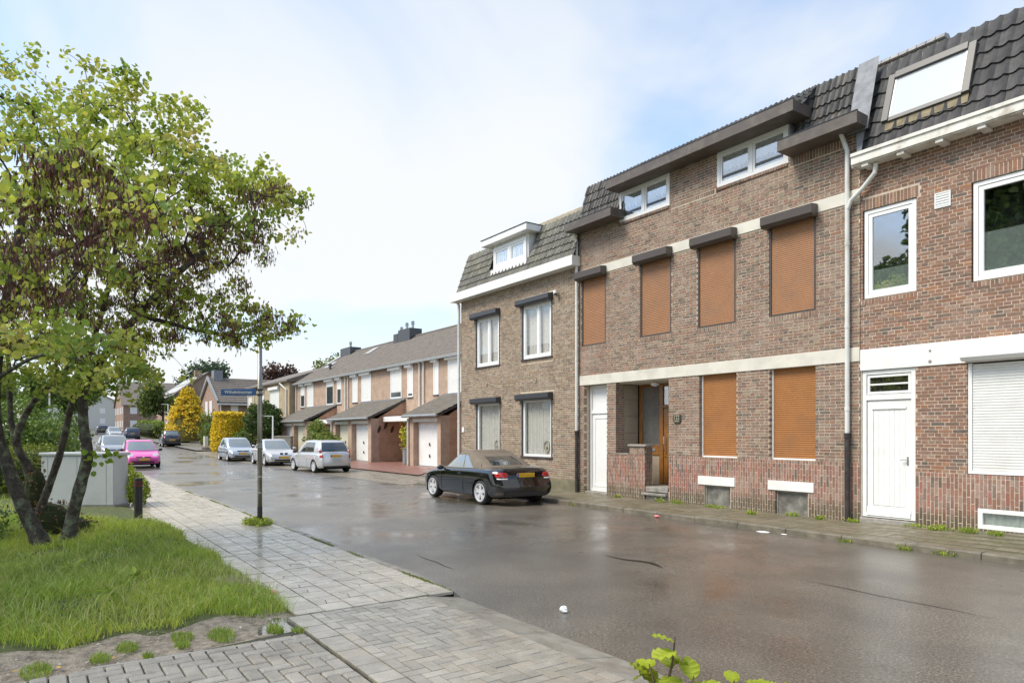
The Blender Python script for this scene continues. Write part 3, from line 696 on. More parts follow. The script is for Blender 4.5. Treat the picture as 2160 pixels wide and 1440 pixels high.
rear_mass(H2, -6.655, RX1, 13.6, 21.5, 0, 8.5, M_REAR); rear_mass(H2, -6.655, RX1, FY + .5, 13.6, .05, 6.7, M_DARK, 'inner_room')
rear_mass(H2, RX1, RX1 + .1, FY, 21.5, 0, 8.4, M_REAR, 'party_wall')
# ================================================================ olive brown brick house
PALB = [(.20, .155, .115, 4), (.175, .13, .095, 3), (.235, .185, .135, 2), (.14, .105, .08, 2), (.21, .135, .095, 1.2)]
H3 = root_w('olive_brick_house', 'olive brown brick house with white gutter, small white dormer and lace-curtained windows', 'house', (-17.9, FY, .1))
BX0, BX1 = -21.1, -14.665
hb = [(-20.13, -18.62, 3.99, 5.70, .14), (-17.40, -15.85, 4.02, 5.74, .14), (-20.10, -18.59, 1.0, 2.78, .14), (-17.41, -15.85, 1.0, 2.80, .14)]
brick_facade(H3, 'olive_house', FY, BX0, BX1, .05, 6.5, hb, PALB, (.66, .56, .43), soldiers=[(h[0] - .05, h[1] + .05, h[3], h[3] + .21) for h in hb] + [(BX0, BX1, 3.72, 3.93)][:0] + [(h[0] - .02, h[1] + .02, h[2] - .1, h[2]) for h in hb],
             skip=[(BX0, BX1, .05, .42)], nobj=290, wet=.5, seed=13)
MB().box(BX0, BX1, FY - .01, FY + .1, .05, .42).build('rendered_plinth', pm('mossy_render', (.20, .18, .115), .85, var=.25, scale=4, dirt=(.11, .115, .055, .6), dscale=2, bmp=.3), H3)
for k_, (x0, x1, z0, z1, _) in enumerate(hb):
    mull = ((x0 + x1) / 2 + .05,) if k_ < 2 else ()
    for ra in (x0 + .004, x1 - .055): MB().box(ra, ra + .051, FY - .004, FY + .07, z0 + .05, z1).build('guide_rail', M_ANTHRA, H3)
    window(H3, x0 + .06, x1 - .06, z0 + .045, z1 - .01, FY + .03, mull=mull, t=.085 if k_ < 2 else .075, sash=.035 if k_ < 2 else .0, back=M_CURTAIN, back_y=.05)
    MB().box(x0 - .02, x1 + .02, FY - .03, FY + .1, z0 - .005, z0 + .04).build('window_sill', pm('dark_sill', (.07, .055, .05), .5), H3)
    shutter_box(H3, x0 - .12, x1 + .03, z1 - .03, z1 + .18, FY, .2, M_ANTHRA)
# ornaments behind the ground floor panes
for xo in (-18.98, -16.28):
    t = MB()
    for i in range(20):
        a = 2 * math.pi * i / 20; b = 2 * math.pi * (i + 1) / 20
        t.tube([(xo + .13 * math.sin(a), FY + .13, 1.36 + .17 * math.cos(a)), (xo + .13 * math.sin(b), FY + .13, 1.36 + .17 * math.cos(b))], .016, 6, cap=False)
    t.tube([(xo, FY + .13, 1.22), (xo, FY + .13, 1.50)], .012, 6); t.lathe([(.03, 0), (.045, .04), (.02, .09), (0, .1)], (xo, FY + .13, 1.30), n=10); t.box(xo - .05, xo + .05, FY + .1, FY + .16, 1.08, 1.19)
    tag(t.build('window_ornament', pm('pale_wicker', (.5, .47, .38), .7)), 'round ring ornament inside the lower window ' + ('next to the black drainpipe' if xo > -17 else 'directly behind the convertible'), 'ornament')
for xa, za in ((-19.4, 3.43), (-16.65, 3.37)):
    t = MB(); t.tube([(xa - .05, FY - .03, za + .04), (xa, FY - .035, za + .05), (xa + .03, FY - .035, za), (xa, FY - .035, za - .05), (xa - .05, FY - .03, za - .05)], .014, 6); t.build('wall_anchor', pm('pale_anchor', (.5, .46, .38), .6), H3)
MB().box(-21.02, -20.88, FY - .02, FY - .002, 1.80, 1.98).build('number_plate', M_UPVC, H3)
cm = root_w('security_camera', 'white dome security camera on the olive brick wall below the gutter', 'camera', (-15.62, FY, 5.9))
t = MB(); t.box(-15.72, -15.62, FY - .07, FY - .002, 5.84, 5.95); t.lathe([(.055, .05), (.06, .0), (.055, -.03)], (-15.56, FY - .12, 5.86), n=14); t.box(-15.62, -15.54, FY - .12, FY - .04, 5.87, 5.9); t.build('housing', M_UPVC, cm)
MB().lathe([(.052, 0), (.04, -.035), (0, -.05)], (-15.56, FY - .12, 5.83), n=14).build('dome', pm('smoked_dome', (.06, .06, .065), .1), cm, smooth=True)
g = MB(); g.box(-21.4, -14.60, 12.30, 12.325, 6.45, 6.73); g.box(-21.4, -21.375, 12.325, FY, 6.45, 6.73); g.box(-14.625, -14.60, 12.325, FY, 6.45, 6.73); g.box(-21.375, -14.625, 12.325, FY + .1, 6.45, 6.475); g.build('box_gutter', M_WHITE, H3, bevel=.006)
M_TILE3 = tile_mat('mossy_dark_roof_tile', (.17, .165, .09, .5)); TP3 = [(.105, .10, .085), (.125, .12, .10), (.09, .088, .078), (.14, .135, .11)]
rf = MB(); rf.prism([(12.44, 6.66), (12.92, 8.06), (13.6, 8.22), (13.6, 6.6)], 'x', -21.0, -14.70); roof3 = rf.build('roof', M_ANTHRA, H3)
tile_slope(roof3, -21.06, -14.70, (12.38, 6.70), (12.90, 8.12), .19, .27, 1, .045, M_TILE3, TP3, holes=[(-19.15, -16.95, .42, 2)], seed=41)
sr = MB(); sr.prism([(13.6, 8.2), (15.2, 9.42), (16.8, 8.2)], 'x', -19.9, -14.70); sro = sr.build('rear_roof', pm('old_mossy_tiles', (.27, .225, .15), .85, var=.4, scale=5, bmp=.6, bscale=12, dirt=(.18, .17, .08, .5), dscale=3), H3)
# dormer
dm = MB(); dm.box(-18.92, -16.98, 12.56, 13.5, 6.98, 8.0); do_ = dm.build('dormer', M_WHITE, H3)
window(H3, -18.86, -17.04, 7.16, 7.86, 12.50, mull=(-17.95,), t=.09, sash=.06, glass=M_GLASS_R, back=M_FROST, back_y=-.03)
MB().box(-19.28, -16.72, 12.28, 13.6, 7.96, 8.16).build('dormer_fascia', M_WHITE, H3, bevel=.01); MB().box(-19.3, -16.70, 12.26, 13.6, 8.162, 8.18).build('dormer_cover', M_ANTHRA, H3)
MB().box(-18.95, -16.95, 12.45, 12.56, 6.98, 7.14).build('dormer_apron', M_WHITE, H3)
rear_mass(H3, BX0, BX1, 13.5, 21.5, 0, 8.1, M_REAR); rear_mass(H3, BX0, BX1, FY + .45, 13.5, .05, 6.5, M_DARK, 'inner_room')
rear_mass(H3, BX0 - .0, BX0 + .1, FY + .12, 13.5, .05, 6.5, M_REAR, 'gable_wall')
downpipe(H3, -21.16, FY - .06, .1, .12, 6.35, r=.05, top=[(-21.16, 12.45, 6.46)])
# ================================================================ ground, road, pavements
def strip(name, ys, xs, mat, dz=0.0, kind='structure', parent=None, zf=None):
    V = []; F = []
    for x in xs:
        for y in (ys(x) if callable(ys) else ys): V.append((x, y, (zf(x, y) if zf else hz(x)) + dz))
    k = len(ys(xs[0]) if callable(ys) else ys)
    for i in range(len(xs) - 1):
        for j in range(k - 1): F.append((i * k + j, i * k + j + 1, (i + 1) * k + j + 1, (i + 1) * k + j))
    return tag(np_mesh(name, V, F, mat, None, parent), kind=kind)
def flat(name, pts, z, mat, kind='structure', parent=None):
    me = bpy.data.meshes.new(name); me.from_pydata([(p[0], p[1], z + hz(p[0])) for p in pts], [], [tuple(range(len(pts)))]); me.materials.append(mat); me.update()
    return tag(link(name, me, parent), kind=kind)
def asphalt():
    m, n, l, b = nodes_of('wet_asphalt')
    big = noise(n, l, .35, 5, 'World', .6); mid = noise(n, l, 1.7, 5, 'World', .6); fine = noise(n, l, 40, 3, 'World', .8); sp = noise(n, l, 48, 3, 'World', .8)
    col = mixc(n, l, ramp(n, l, mid, .3, .7), (.072, .060, .043, 1), (.108, .092, .068, 1))
    col = mixc(n, l, ramp(n, l, sp, .51, .60, 0, .85), col, (.30, .26, .20, 1))
    col = mixc(n, l, ramp(n, l, fine, .49, .40, 0, .9), col, (.022, .019, .014, 1))
    tracks = noise(n, l, .9, 3, 'World', .5); col = mixc(n, l, 1.0, col, grey(n, l, ramp(n, l, tracks, .35, .65, .78, 1.15)), 'MULTIPLY')
    l.new(col, b.inputs['Base Color']); b.inputs['Specular IOR Level'].default_value = .65
    r = mth(n, l, 'ADD', ramp(n, l, big, .32, .66, .36, .56), ramp(n, l, mid, .3, .7, -.04, .10))
    l.new(r, b.inputs['Roughness'])
    l.new(ramp(n, l, big, .36, .62, 1.0, .8), b.inputs['Coat Weight']); b.inputs['Coat IOR'].default_value = 1.4
    l.new(ramp(n, l, big, .36, .54, .12, .34), b.inputs['Coat Roughness'])
    bump(n, l, b, fine, .55, .010); return m
M_ASPHALT = asphalt()
M_SOIL = pm('damp_soil', (.27, .225, .17), .7, var=.5, scale=14, bmp=.9, bscale=45, dirt=(.34, .29, .225, .8), dscale=5, rvar=.2, bdist=.02)
M_FIELD = pm('rough_ground', (.075, .09, .035), .95, var=.3, scale=1.5, dirt=(.14, .12, .07, .5), dscale=.4)
gx = [400, 60, 20, 0, -20, -38, -41, -44, -47, -50, -56, -80, -120, -180, -245, -300, -600, -1500]
strip('ground', [-900, -120, -30, -6, 0.5, 20, 60, 200, 900], gx, M_FIELD, -.05)
rx = [40, 20, 10, 5, 0, -5, -10, -15, -21, -30, -38, -41, -44, -47, -50, -56, -70, -90, -120, -180, -240]
strip('road', lambda x: [3.60, 5.4, 7.2, 9.0, 10.80], rx, M_ASPHALT, 0)
M_TANSL = pm('tan_concrete_paving', (.235, .20, .15), .38, var=.2, scale=2.5, dirt=(.15, .13, .09, .5), dscale=1.0, rvar=.16, bmp=.15, bscale=60)
strip('parking_lane', lambda x: [10.30, 11.6, 13.0], [-21.3, -30, -38, -41, -44, -47, -50, -56, -60], M_TANSL, .005)
M_GREYP = pm('grey_pavement', (.20, .185, .16), .45, var=.2, scale=3, rvar=.15, dirt=(.12, .115, .075, .5), dscale=1.5)
# right pavement, gently higher towards the white door
def zr(x, y): return hz(x) + .10 + max(0, min(1, (y - 10.9) / 1.7)) * max(0.0, min(.11, (x + 7.2) * .035))
M_MOSSP = pm('mossy_pavement_bed', (.10, .095, .05), .7, var=.35, scale=7, dirt=(.13, .14, .05, .6), dscale=4)
right_pave = strip('pavement_right', [10.86, 11.3, 12.0, 12.63], [6, 2, -2, -4, -6, -7.2, -9, -12, -16, -21.3], M_MOSSP, -.012, zf=zr)
strip('pavement_far', lambda x: [10.82, 13.5, 16.0], [-60, -70, -90, -120, -180, -240], M_GREYP, .10)
strip('garden_ground', [12.98, 16, 24], [-24, -30, -38, -41, -44, -47, -50, -56, -60], M_GREYP, .012)
M_REDP = pm('red_clay_paving', (.26, .125, .095), .42, var=.22, scale=5, rvar=.15, dirt=(.17, .085, .06, .5), dscale=1.4, bmp=.2, bscale=40)
rd = MB()
for q in ([(-25.1, 12.95), (-33.0, 12.95), (-33.0, 16.55), (-29.5, 16.55)], [(-33.0, 12.95), (-37.5, 13.2), (-38.1, 18.6), (-33.0, 18.6)], [(-37.5, 13.2), (-40.0, 14.4), (-41.5, 16.45), (-37.82, 16.45)]):
    rd.quad(*[(p[0], p[1], .05) for p in q])
tag(rd.build('red_driveway', M_REDP), kind='structure')
wd = MB(); wd.add([(-25.0, 12.93, .0), (-28.7, 15.8, .0), (-28.6, 15.9, .14), (-24.9, 13.03, .06), (-24.6, 13.3, .0), (-28.3, 16.1, .0)], [(0, 1, 2, 3), (3, 2, 5, 4), (0, 3, 4), (1, 5, 2)])
tag(wd.build('edging_kerb', M_TANSL), kind='structure')
# slabs of the right pavement
def slab_mesh(w, d, h, mat, name, bev=.006):
    a = bev; v = [(0, 0, -h), (w, 0, -h), (w, d, -h), (0, d, -h), (0, 0, -a), (w, 0, -a), (w, d, -a), (0, d, -a), (a, a, 0), (w - a, a, 0), (w - a, d - a, 0), (a, d - a, 0)]
    f = [(0, 1, 5, 4), (1, 2, 6, 5), (2, 3, 7, 6), (3, 0, 4, 7), (4, 5, 9, 8), (5, 6, 10, 9), (6, 7, 11, 10), (7, 4, 8, 11), (8, 9, 10, 11)]
    me = bpy.data.meshes.new(name); me.from_pydata(v, [], f); me.materials.append(mat); me.update(); return me, v, f
def lay(parent, pieces, meshes, pal, mat_attr, name, nobj, seed, stuff_name, tilt=.004):
    """pieces: (x, y, z, rot, kind); the largest in view become objects, the rest one joined part"""
    r = random.Random(seed); pieces = sorted(pieces, key=lambda p: (Vector(p[:3]) - CAM).length); V = []; F = []; Cc = []
    for i, (x, y, z, rot, kind) in enumerate(pieces):
        me, v, f = meshes[kind]; q = pal[r.randrange(len(pal))]; g = r.uniform(.92, 1.08); col = (q[0] * g, q[1] * g, q[2] * g); tx, ty = r.gauss(0, tilt), r.gauss(0, tilt); dz = r.gauss(0, .0012)
        if i < nobj:
            o = link(name, me, parent); o.location = (x, y, z + dz); o.rotation_euler = (tx, ty, rot); o.color = (*col, 1)
        else:
            b = len(V); ca, sa = math.cos(rot), math.sin(rot)
            V += [(x + ca * p[0] - sa * p[1], y + sa * p[0] + ca * p[1], z + p[2] + dz + p[1] * tx - p[0] * ty) for p in v]
            F += [tuple(k + b for k in q_) for q_ in f]; Cc += [col] * len(f)
    if V:
        mb = MB(); mb.v, mb.f, mb.c = V, F, Cc; tag(mb.build(stuff_name, mat_attr, parent, attr=True), kind='stuff')
def pave_mats(key, rough, rv, bmp, bs, dirt, ds, speck=None):
    out = []
    for src in ('obj', 'attr'):
        m = pm(f'{key}_{src}', (0, 0, 0), rough, var=.14, scale=8, rvar=rv, bmp=bmp, bscale=bs, dirt=dirt, dscale=ds, src=src, bdist=.004)
        if speck:
            n, l = m.node_tree.nodes, m.node_tree.links; b = n['Principled BSDF']; old = b.inputs['Base Color'].links[0].from_socket
            f = noise(n, l, 170, 2, 'World', .7); l.new(mixc(n, l, ramp(n, l, f, .50, .70, 0, speck[3]), old, (*speck[:3], 1)), b.inputs['Base Color'])
            f2 = noise(n, l, 210, 2, 'World'); c2 = b.inputs['Base Color'].links[0].from_socket; l.new(mixc(n, l, ramp(n, l, f2, .46, .32, 0, .7), c2, (.03, .028, .026, 1)), b.inputs['Base Color'])
        out.append(m)
    return out
mo, ma = pave_mats('old_slab', .5, .2, .3, 70, (.12, .125, .055, .6), 1.8)
S30 = {0: slab_mesh(.294, .294, .03, mo, 'paving_slab')}
pcs = []
for i in range(90):
    for j in range(6):
        x = 2.0 - i * .3; y = 10.90 + j * .3 - .02
        if -21.2 < x < 2 and y < 12.4: pcs.append((x, y, zr(x, y), 0, 0))
lay(right_pave, pcs, S30, [(.165, .14, .092), (.18, .155, .105), (.145, .125, .08)], ma, 'paving_slab', 290, 51, 'paving_slabs')
kmo = pm('wet_kerb_concrete', (.155, .135, .10), .45, var=.3, scale=6, rvar=.2, dirt=(.09, .09, .05, .5), dscale=2.5, bmp=.2, bscale=60)
kr = strip('kerb_right', [10.75, 10.76], [6, -21.3], kmo, -.10)
for i in range(27):
    x0 = 5 - i * 1.0 - 1.0
    if x0 < -21.3: break
    o = MB().prism([(10.745, -.12), (10.755, .085), (10.775, .102), (10.88, .104), (10.88, -.12)], 'x', x0 + .004, x0 + .996).build('kerb_stone', kmo, kr, bevel=.006); o.location.z = rnd.uniform(-.004, .004)
# ---------------------------------------------------------------- left pavement
LP = .08
M_JOINT = pm('sandy_mossy_joints', (.11, .105, .065), .85, var=.4, scale=8, dirt=(.10, .125, .035, .75), dscale=3)
left_pave = strip('pavement_left', lambda x: [1.985 if x > -14.4 else 1.60, 2.2, 2.9, 3.66], [-6.29, -8, -12, -14.3, -14.5, -16, -22, -30, -38, -41, -44, -47, -50, -56, -70, -90, -120], M_JOINT, LP - .012)
so, sa_ = pave_mats('light_slab', .24, .13, .12, 60, (.21, .195, .16, .5), 1.3)
PS = .278; S28 = {0: slab_mesh(PS - .010, PS - .013, .03, so, 'paving_slab', .004)}
def broken(pts, name='paving_slab'):
    n_ = len(pts); v = [(p[0], p[1], -.03) for p in pts] + [(p[0], p[1], 0) for p in pts]; f = [tuple(range(n_, 2 * n_))] + [(i, (i + 1) % n_, n_ + (i + 1) % n_, n_ + i) for i in range(n_)]
    me = bpy.data.meshes.new(name); me.from_pydata(v, [], f); me.materials.append(so); me.update(); return me, v, f
_w, _d = PS - .010, PS - .013
S28[1] = broken([(0, 0), (.11, 0), (.15, .12), (.12, _d), (0, _d)]); S28[2] = broken([(.117, 0), (_w, 0), (_w, _d), (.127, _d), (.157, .12)])
S28[3] = broken([(0, 0), (_w, 0), (_w, .10), (.13, .13), (0, .09)]); S28[4] = broken([(0, .097), (.13, .137), (.17, _d), (0, _d)]); S28[5] = broken([(.137, .137), (_w, .107), (_w, _d), (.177, _d)])
pcs = []
for i in range(190):
    x = -6.55 - i * PS - .0
    for j in range(-2, 5):
        y = 2.27 + j * PS
        if j == -1 and x > -6.5: continue
        if j == -2 and x > -14.5: continue
        off = ((j * .37) % 1.0) * PS; xo = x - off + rnd.uniform(-.003, .003)
        crk = rnd.random() < (.42 if -9.2 < x < -6.6 and j >= 0 else .04)
        for kd in (((1, 2) if rnd.random() < .5 else (3, 4, 5)) if crk else (0,)): pcs.append((xo, y + .004, LP + hz(x) + .001, 0, kd))
        if i == 0 and off > .05:                      # cut slab closing the row at the driveway
            S28[10 + j] = slab_mesh(off - .010, PS - .013, .03, so, 'paving_slab', .004); pcs.append((x + PS - off, y + .004, LP + .001, 0, 10 + j))
lay(left_pave, pcs, S28, [(.45, .40, .32), (.47, .42, .335), (.43, .38, .30), (.46, .40, .315)], sa_, 'paving_slab', 295, 52, 'paving_slabs', .003)
M_KERBL = pm('worn_kerb_concrete', (.275, .25, .205), .42, var=.2, scale=7, rvar=.18, dirt=(.18, .175, .13, .5), dscale=2, bmp=.2, bscale=70)
kl = strip('kerb_left', [3.665, 3.67], [-2, -56], M_KERBL, -.1)
MB().add([(-7.196, 3.662, LP), (-6.285, 3.662, LP - .004), (-6.285, 3.74, .014), (-7.196, 3.77, LP - .004), (-7.196, 3.815, -.1), (-6.285, 3.80, -.1), (-7.196, 3.662, -.1), (-6.285, 3.662, -.1)], [(0, 1, 2, 3), (3, 2, 5, 4), (1, 7, 5, 2), (0, 3, 4, 6)]).build('kerb_stone', M_KERBL, kl)
for i in range(57):
    x0 = -8.2 - i * 1.0
    o = MB().prism([(3.662, -.1), (3.665, LP), (3.77, LP - .004), (3.80, LP - .03), (3.815, -.1)], 'x', x0 + .004, x0 + .996).build('kerb_stone', M_KERBL, kl); o.location.z = hz(x0) + rnd.uniform(-.004, .003)
# dropped kerb slabs at the driveway
for i in range(7):
    x0 = -6.28 + i * .80
    MB().add([(x0 + .004, 3.31, LP - .004), (x0 + .794, 3.31, LP - .004), (x0 + .794, 3.72, .012), (x0 + .004, 3.72, .012), (x0 + .004, 3.31, -.1), (x0 + .794, 3.31, -.1), (x0 + .794, 3.76, -.1), (x0 + .004, 3.76, -.1)], [(0, 1, 2, 3), (4, 0, 3, 7), (1, 5, 6, 2), (3, 2, 6, 7), (0, 4, 5, 1)]).build('dropped_kerb_slab', M_KERBL, kl, bevel=.006)
# driveway of smooth herringbone pavers with a border course
drive = flat('driveway', [(-6.30, 1.90), (.5, 1.90), (.5, 3.32), (-6.30, 3.32)], LP - .014, M_JOINT)
po, pa = pave_mats('smooth_paver', .26, .13, .15, 80, (.19, .18, .15, .5), 1.6)
B = .1; Wp = .0945
PV = {0: slab_mesh(2 * B - .0055, B - .0055, .03, po, 'paver', .003), 1: slab_mesh(B - .0055, 2 * B - .0055, .03, po, 'paver', .003), 2: slab_mesh(.195, .195, .03, po, 'paver', .003)}
def herring(x0, x1, y0, y1, b, ox, oy):
    out = []
    for n_ in range(-120, 160):
        for m_ in range(-80, 80):
            cx, cy = n_ + 2 * m_, n_ - 2 * m_
            hx, hy = ox + cx * b, oy + cy * b
            if x0 <= hx and hx + 2 * b <= x1 + .03 and y0 <= hy and hy + b <= y1 + .03: out.append((hx, hy, 0))
            vx, vy = ox + (cx + 2) * b, oy + (cy - 1) * b
            if x0 <= vx and vx + b <= x1 + .03 and y0 <= vy and vy + 2 * b <= y1 + .03: out.append((vx, vy, 1))
    return out
def fill(hb_, x0, x1, y0, y1, b, ox, oy):           # cut pavers where the bond meets an edge
    done = set()
    for x, y, k in hb_:
        i, j = round((x - ox) / b), round((y - oy) / b); done.add((i, j)); done.add((i + 1, j) if k == 0 else (i, j + 1))
    return [(ox + i * b, oy + j * b, 3) for i in range(int((x0 - ox) / b) - 1, int((x1 - ox) / b) + 1) for j in range(int((y0 - oy) / b) - 1, int((y1 - oy) / b) + 1)
            if (i, j) not in done and ox + i * b >= x0 - .01 and oy + j * b >= y0 - .01 and ox + (i + 1) * b <= x1 + .03 and oy + (j + 1) * b <= y1 + .03]
PV[3] = slab_mesh(B - .0055, B - .0055, .03, po, 'paver', .003)
hb1 = herring(-6.26, .3, 2.10, 3.30, B, -6.25, 2.11)
pcs = [(x, y, LP, 0, k) for x, y, k in hb1 + fill(hb1, -6.26, .3, 2.10, 3.30, B, -6.25, 2.11)]
pcs += [(-6.25 + i * .2, 1.905, LP, 0, 2) for i in range(30)]
lay(drive, pcs, PV, [(.31, .28, .23), (.34, .31, .255), (.28, .255, .21), (.33, .29, .23)], pa, 'paver', 298, 53, 'pavers', .004)
# rough dark pavers of the parking place
park = flat('parking_place', [(-5.9, 1.90), (-5.72, .6), (-5.75, -1.5), (1.5, -1.5), (1.5, 1.90)], LP - .03, pm('dark_joint_grit', (.07, .068, .05), .9, var=.4, scale=10, dirt=(.08, .10, .03, .6), dscale=4))
do_, da = pave_mats('rough_paver', .8, .08, .7, 130, (.10, .10, .08, .4), 3.0, speck=(.42, .41, .38, .8))
b2 = .112
PD = {0: slab_mesh(2 * b2 - .011, b2 - .011, .03, do_, 'rough_paver', .009), 1: slab_mesh(b2 - .011, 2 * b2 - .011, .03, do_, 'rough_paver', .009)}
pcs = []
PD[3] = slab_mesh(b2 - .011, b2 - .011, .03, do_, 'rough_paver', .009)
hb2 = herring(-5.72, 1.0, -1.3, 1.885, b2, -5.71, 1.888 - 28 * b2); hb2 += fill(hb2, -5.72, 1.0, -1.3, 1.885, b2, -5.71, 1.888 - 28 * b2)
for x, y, k in hb2:
    ra = 0.0; X = -5.6 + (x + 5.6) * math.cos(ra) - (y - 1.8) * math.sin(ra); Y = 1.8 + (x + 5.6) * math.sin(ra) + (y - 1.8) * math.cos(ra)
    pcs.append((X, Y, LP - .008, ra, k))
lay(park, pcs, PD, [(.33, .305, .26), (.36, .33, .28), (.29, .265, .225), (.34, .305, .255)], da, 'rough_paver', 298, 54, 'rough_pavers', .012)
# trodden soil between lawn and pavers
V = []; F = []; nx_, ny_ = 40, 60
for i in range(nx_ + 1):
    for j in range(ny_ + 1):
        y = -1.6 + 3.62 * j / ny_; xa = -9.0; xb = -5.66 + .03 * y + (.0 if y < 1.75 else -.15)
        x = xa + (xb - xa) * i / nx_; t = i / nx_
        V.append((x, y, LP - .035 + .012 * math.sin(x * 7 + y * 3) * math.sin(y * 5.3 - x) - .012 * t + .06 * max(0, min(1, (-6.4 - x) / 2)) + .004))
for i in range(nx_):
    for j in range(ny_): F.append((i * (ny_ + 1) + j, (i + 1) * (ny_ + 1) + j, (i + 1) * (ny_ + 1) + j + 1, i * (ny_ + 1) + j + 1))
tag(np_mesh('bare_soil', V, F, M_SOIL, None, None, True), kind='structure')
# puddle where lawn, pavers and driveway meet
def blob(cx, cy, rx, ry, n=40, seed=1, irr=.18):
    r = random.Random(seed); ph = [r.uniform(0, 6.28) for _ in range(4)]
    return [(cx + rx * math.cos(a) * (1 + irr * math.sin(2 * a + ph[0]) + irr * .6 * math.sin(3 * a + ph[1]) + irr * .4 * math.sin(5 * a + ph[2])), cy + ry * math.sin(a) * (1 + irr * math.sin(2 * a + ph[0]) + irr * .6 * math.sin(3 * a + ph[1]) + irr * .4 * math.sin(5 * a + ph[2]))) for a in [2 * math.pi * k / n for k in range(n)]]
M_WATER = pm('rain_water', (.05, .047, .042), .03, var=0, spec=.6, coat=1.0)
tag(flat('puddle', blob(-6.02, 1.86, .42, .26, seed=5), LP - .0335, M_WATER, kind=None), 'shallow rain puddle at the corner of the lawn and the pavers', 'puddle')
tag(flat('puddle', [(-5.765, .35), (-5.735, .34), (-5.70, .9), (-5.66, 1.4), (-5.60, 1.80), (-5.68, 1.84), (-5.705, 1.4), (-5.735, .9)], LP - .012, M_WATER, kind=None), 'thin strip of rain water along the edge of the dark pavers', 'puddle')
# cracks in the asphalt
M_TAR = pm('dark_wet_tar', (.018, .016, .015), .3, var=.2, scale=10)
def crack(pts, w, label):
    mb = MB(); 
    for i in range(len(pts) - 1):
        (xa, ya), (xb, yb) = pts[i], pts[i + 1]; d = Vector((xb - xa, yb - ya)).normalized(); nx, ny = -d.y * w, d.x * w
        t0 = math.sin(math.pi * (i + .15) / (len(pts) - .7)); t1 = math.sin(math.pi * (i + 1.15) / (len(pts) - .7))
        mb.quad((xa + nx * t0, ya + ny * t0, .005), (xa - nx * t0, ya - ny * t0, .005), (xb - nx * t1, yb - ny * t1, .005), (xb + nx * t1, yb + ny * t1, .005))
    tag(mb.build('asphalt_crack', M_TAR), label, 'crack')
crack([(-7.30, 6.76), (-7.02, 6.72), (-6.82, 6.74), (-6.62, 6.83), (-6.44, 6.84), (-6.28, 6.78), (-6.15, 6.72)], .045, 'dark S shaped tar crack in the middle of the road')
crack([(-4.75, 7.55), (-4.2, 7.52), (-3.7, 7.48), (-3.2, 7.47), (-2.6, 7.45)], .012, 'long thin straight seam in the asphalt')
crack([(-8.9, 4.55), (-8.5, 4.50), (-8.2, 4.51), (-7.9, 4.46), (-7.6, 4.45)], .012, 'short broken crack beside the pale kerb')
# ================================================================ terraced houses with garages
M_BR2 = brick_tex('salmon_brick', (.43, .305, .225), (.40, .275, .20), (.52, .41, .32))
M_BR2D = brick_tex('orange_brick_garage', (.40, .235, .155), (.37, .21, .135), (.48, .34, .25))
M_TILEF = pm('brown_grey_far_tiles', (.165, .14, .118), .7, var=.2, scale=3, dirt=(.17, .15, .12, .4), dscale=1.0, bmp=.2)
M_TILEG = pm('garage_tiles', (.14, .122, .10), .7, var=.3, scale=4, dirt=(.15, .14, .09, .5), dscale=1.5)
MY, GY = 18.7, 16.5
def terr_window(root, x0, x1, z0, z1, open_low=0.0, y=None):
    y = MY if y is None else y
    f = MB(); bars(f, x0, x1, z0, z1, y - .03, y + .03, .09); w = f.build('window', M_UPVC, root)
    MB().box(x0 + .09, x1 - .09, y - .012, y + .0, z0 + .09 + open_low, z1 - .09).build('shutter_curtain', M_WSLAT, w)
    if open_low > 0: MB().box(x0 + .09, x1 - .09, y - .010, y - .004, z0 + .09, z0 + .09 + open_low).build('pane', pm('far_window_glass', (.05, .055, .06), .06, spec=.8, var=0), w)
    MB().box(x0 - .10, x1 + .05, y - .22, y - .031, z1 - .02, z1 + .24).build('shutter_housing', M_UPVC, w, bevel=.02)
    MB().box(x0 - .03, x1 + .03, y - .06, y - .031, z0 - .06, z0 - .005).build('sill', M_ANTHRA, w)
    return w
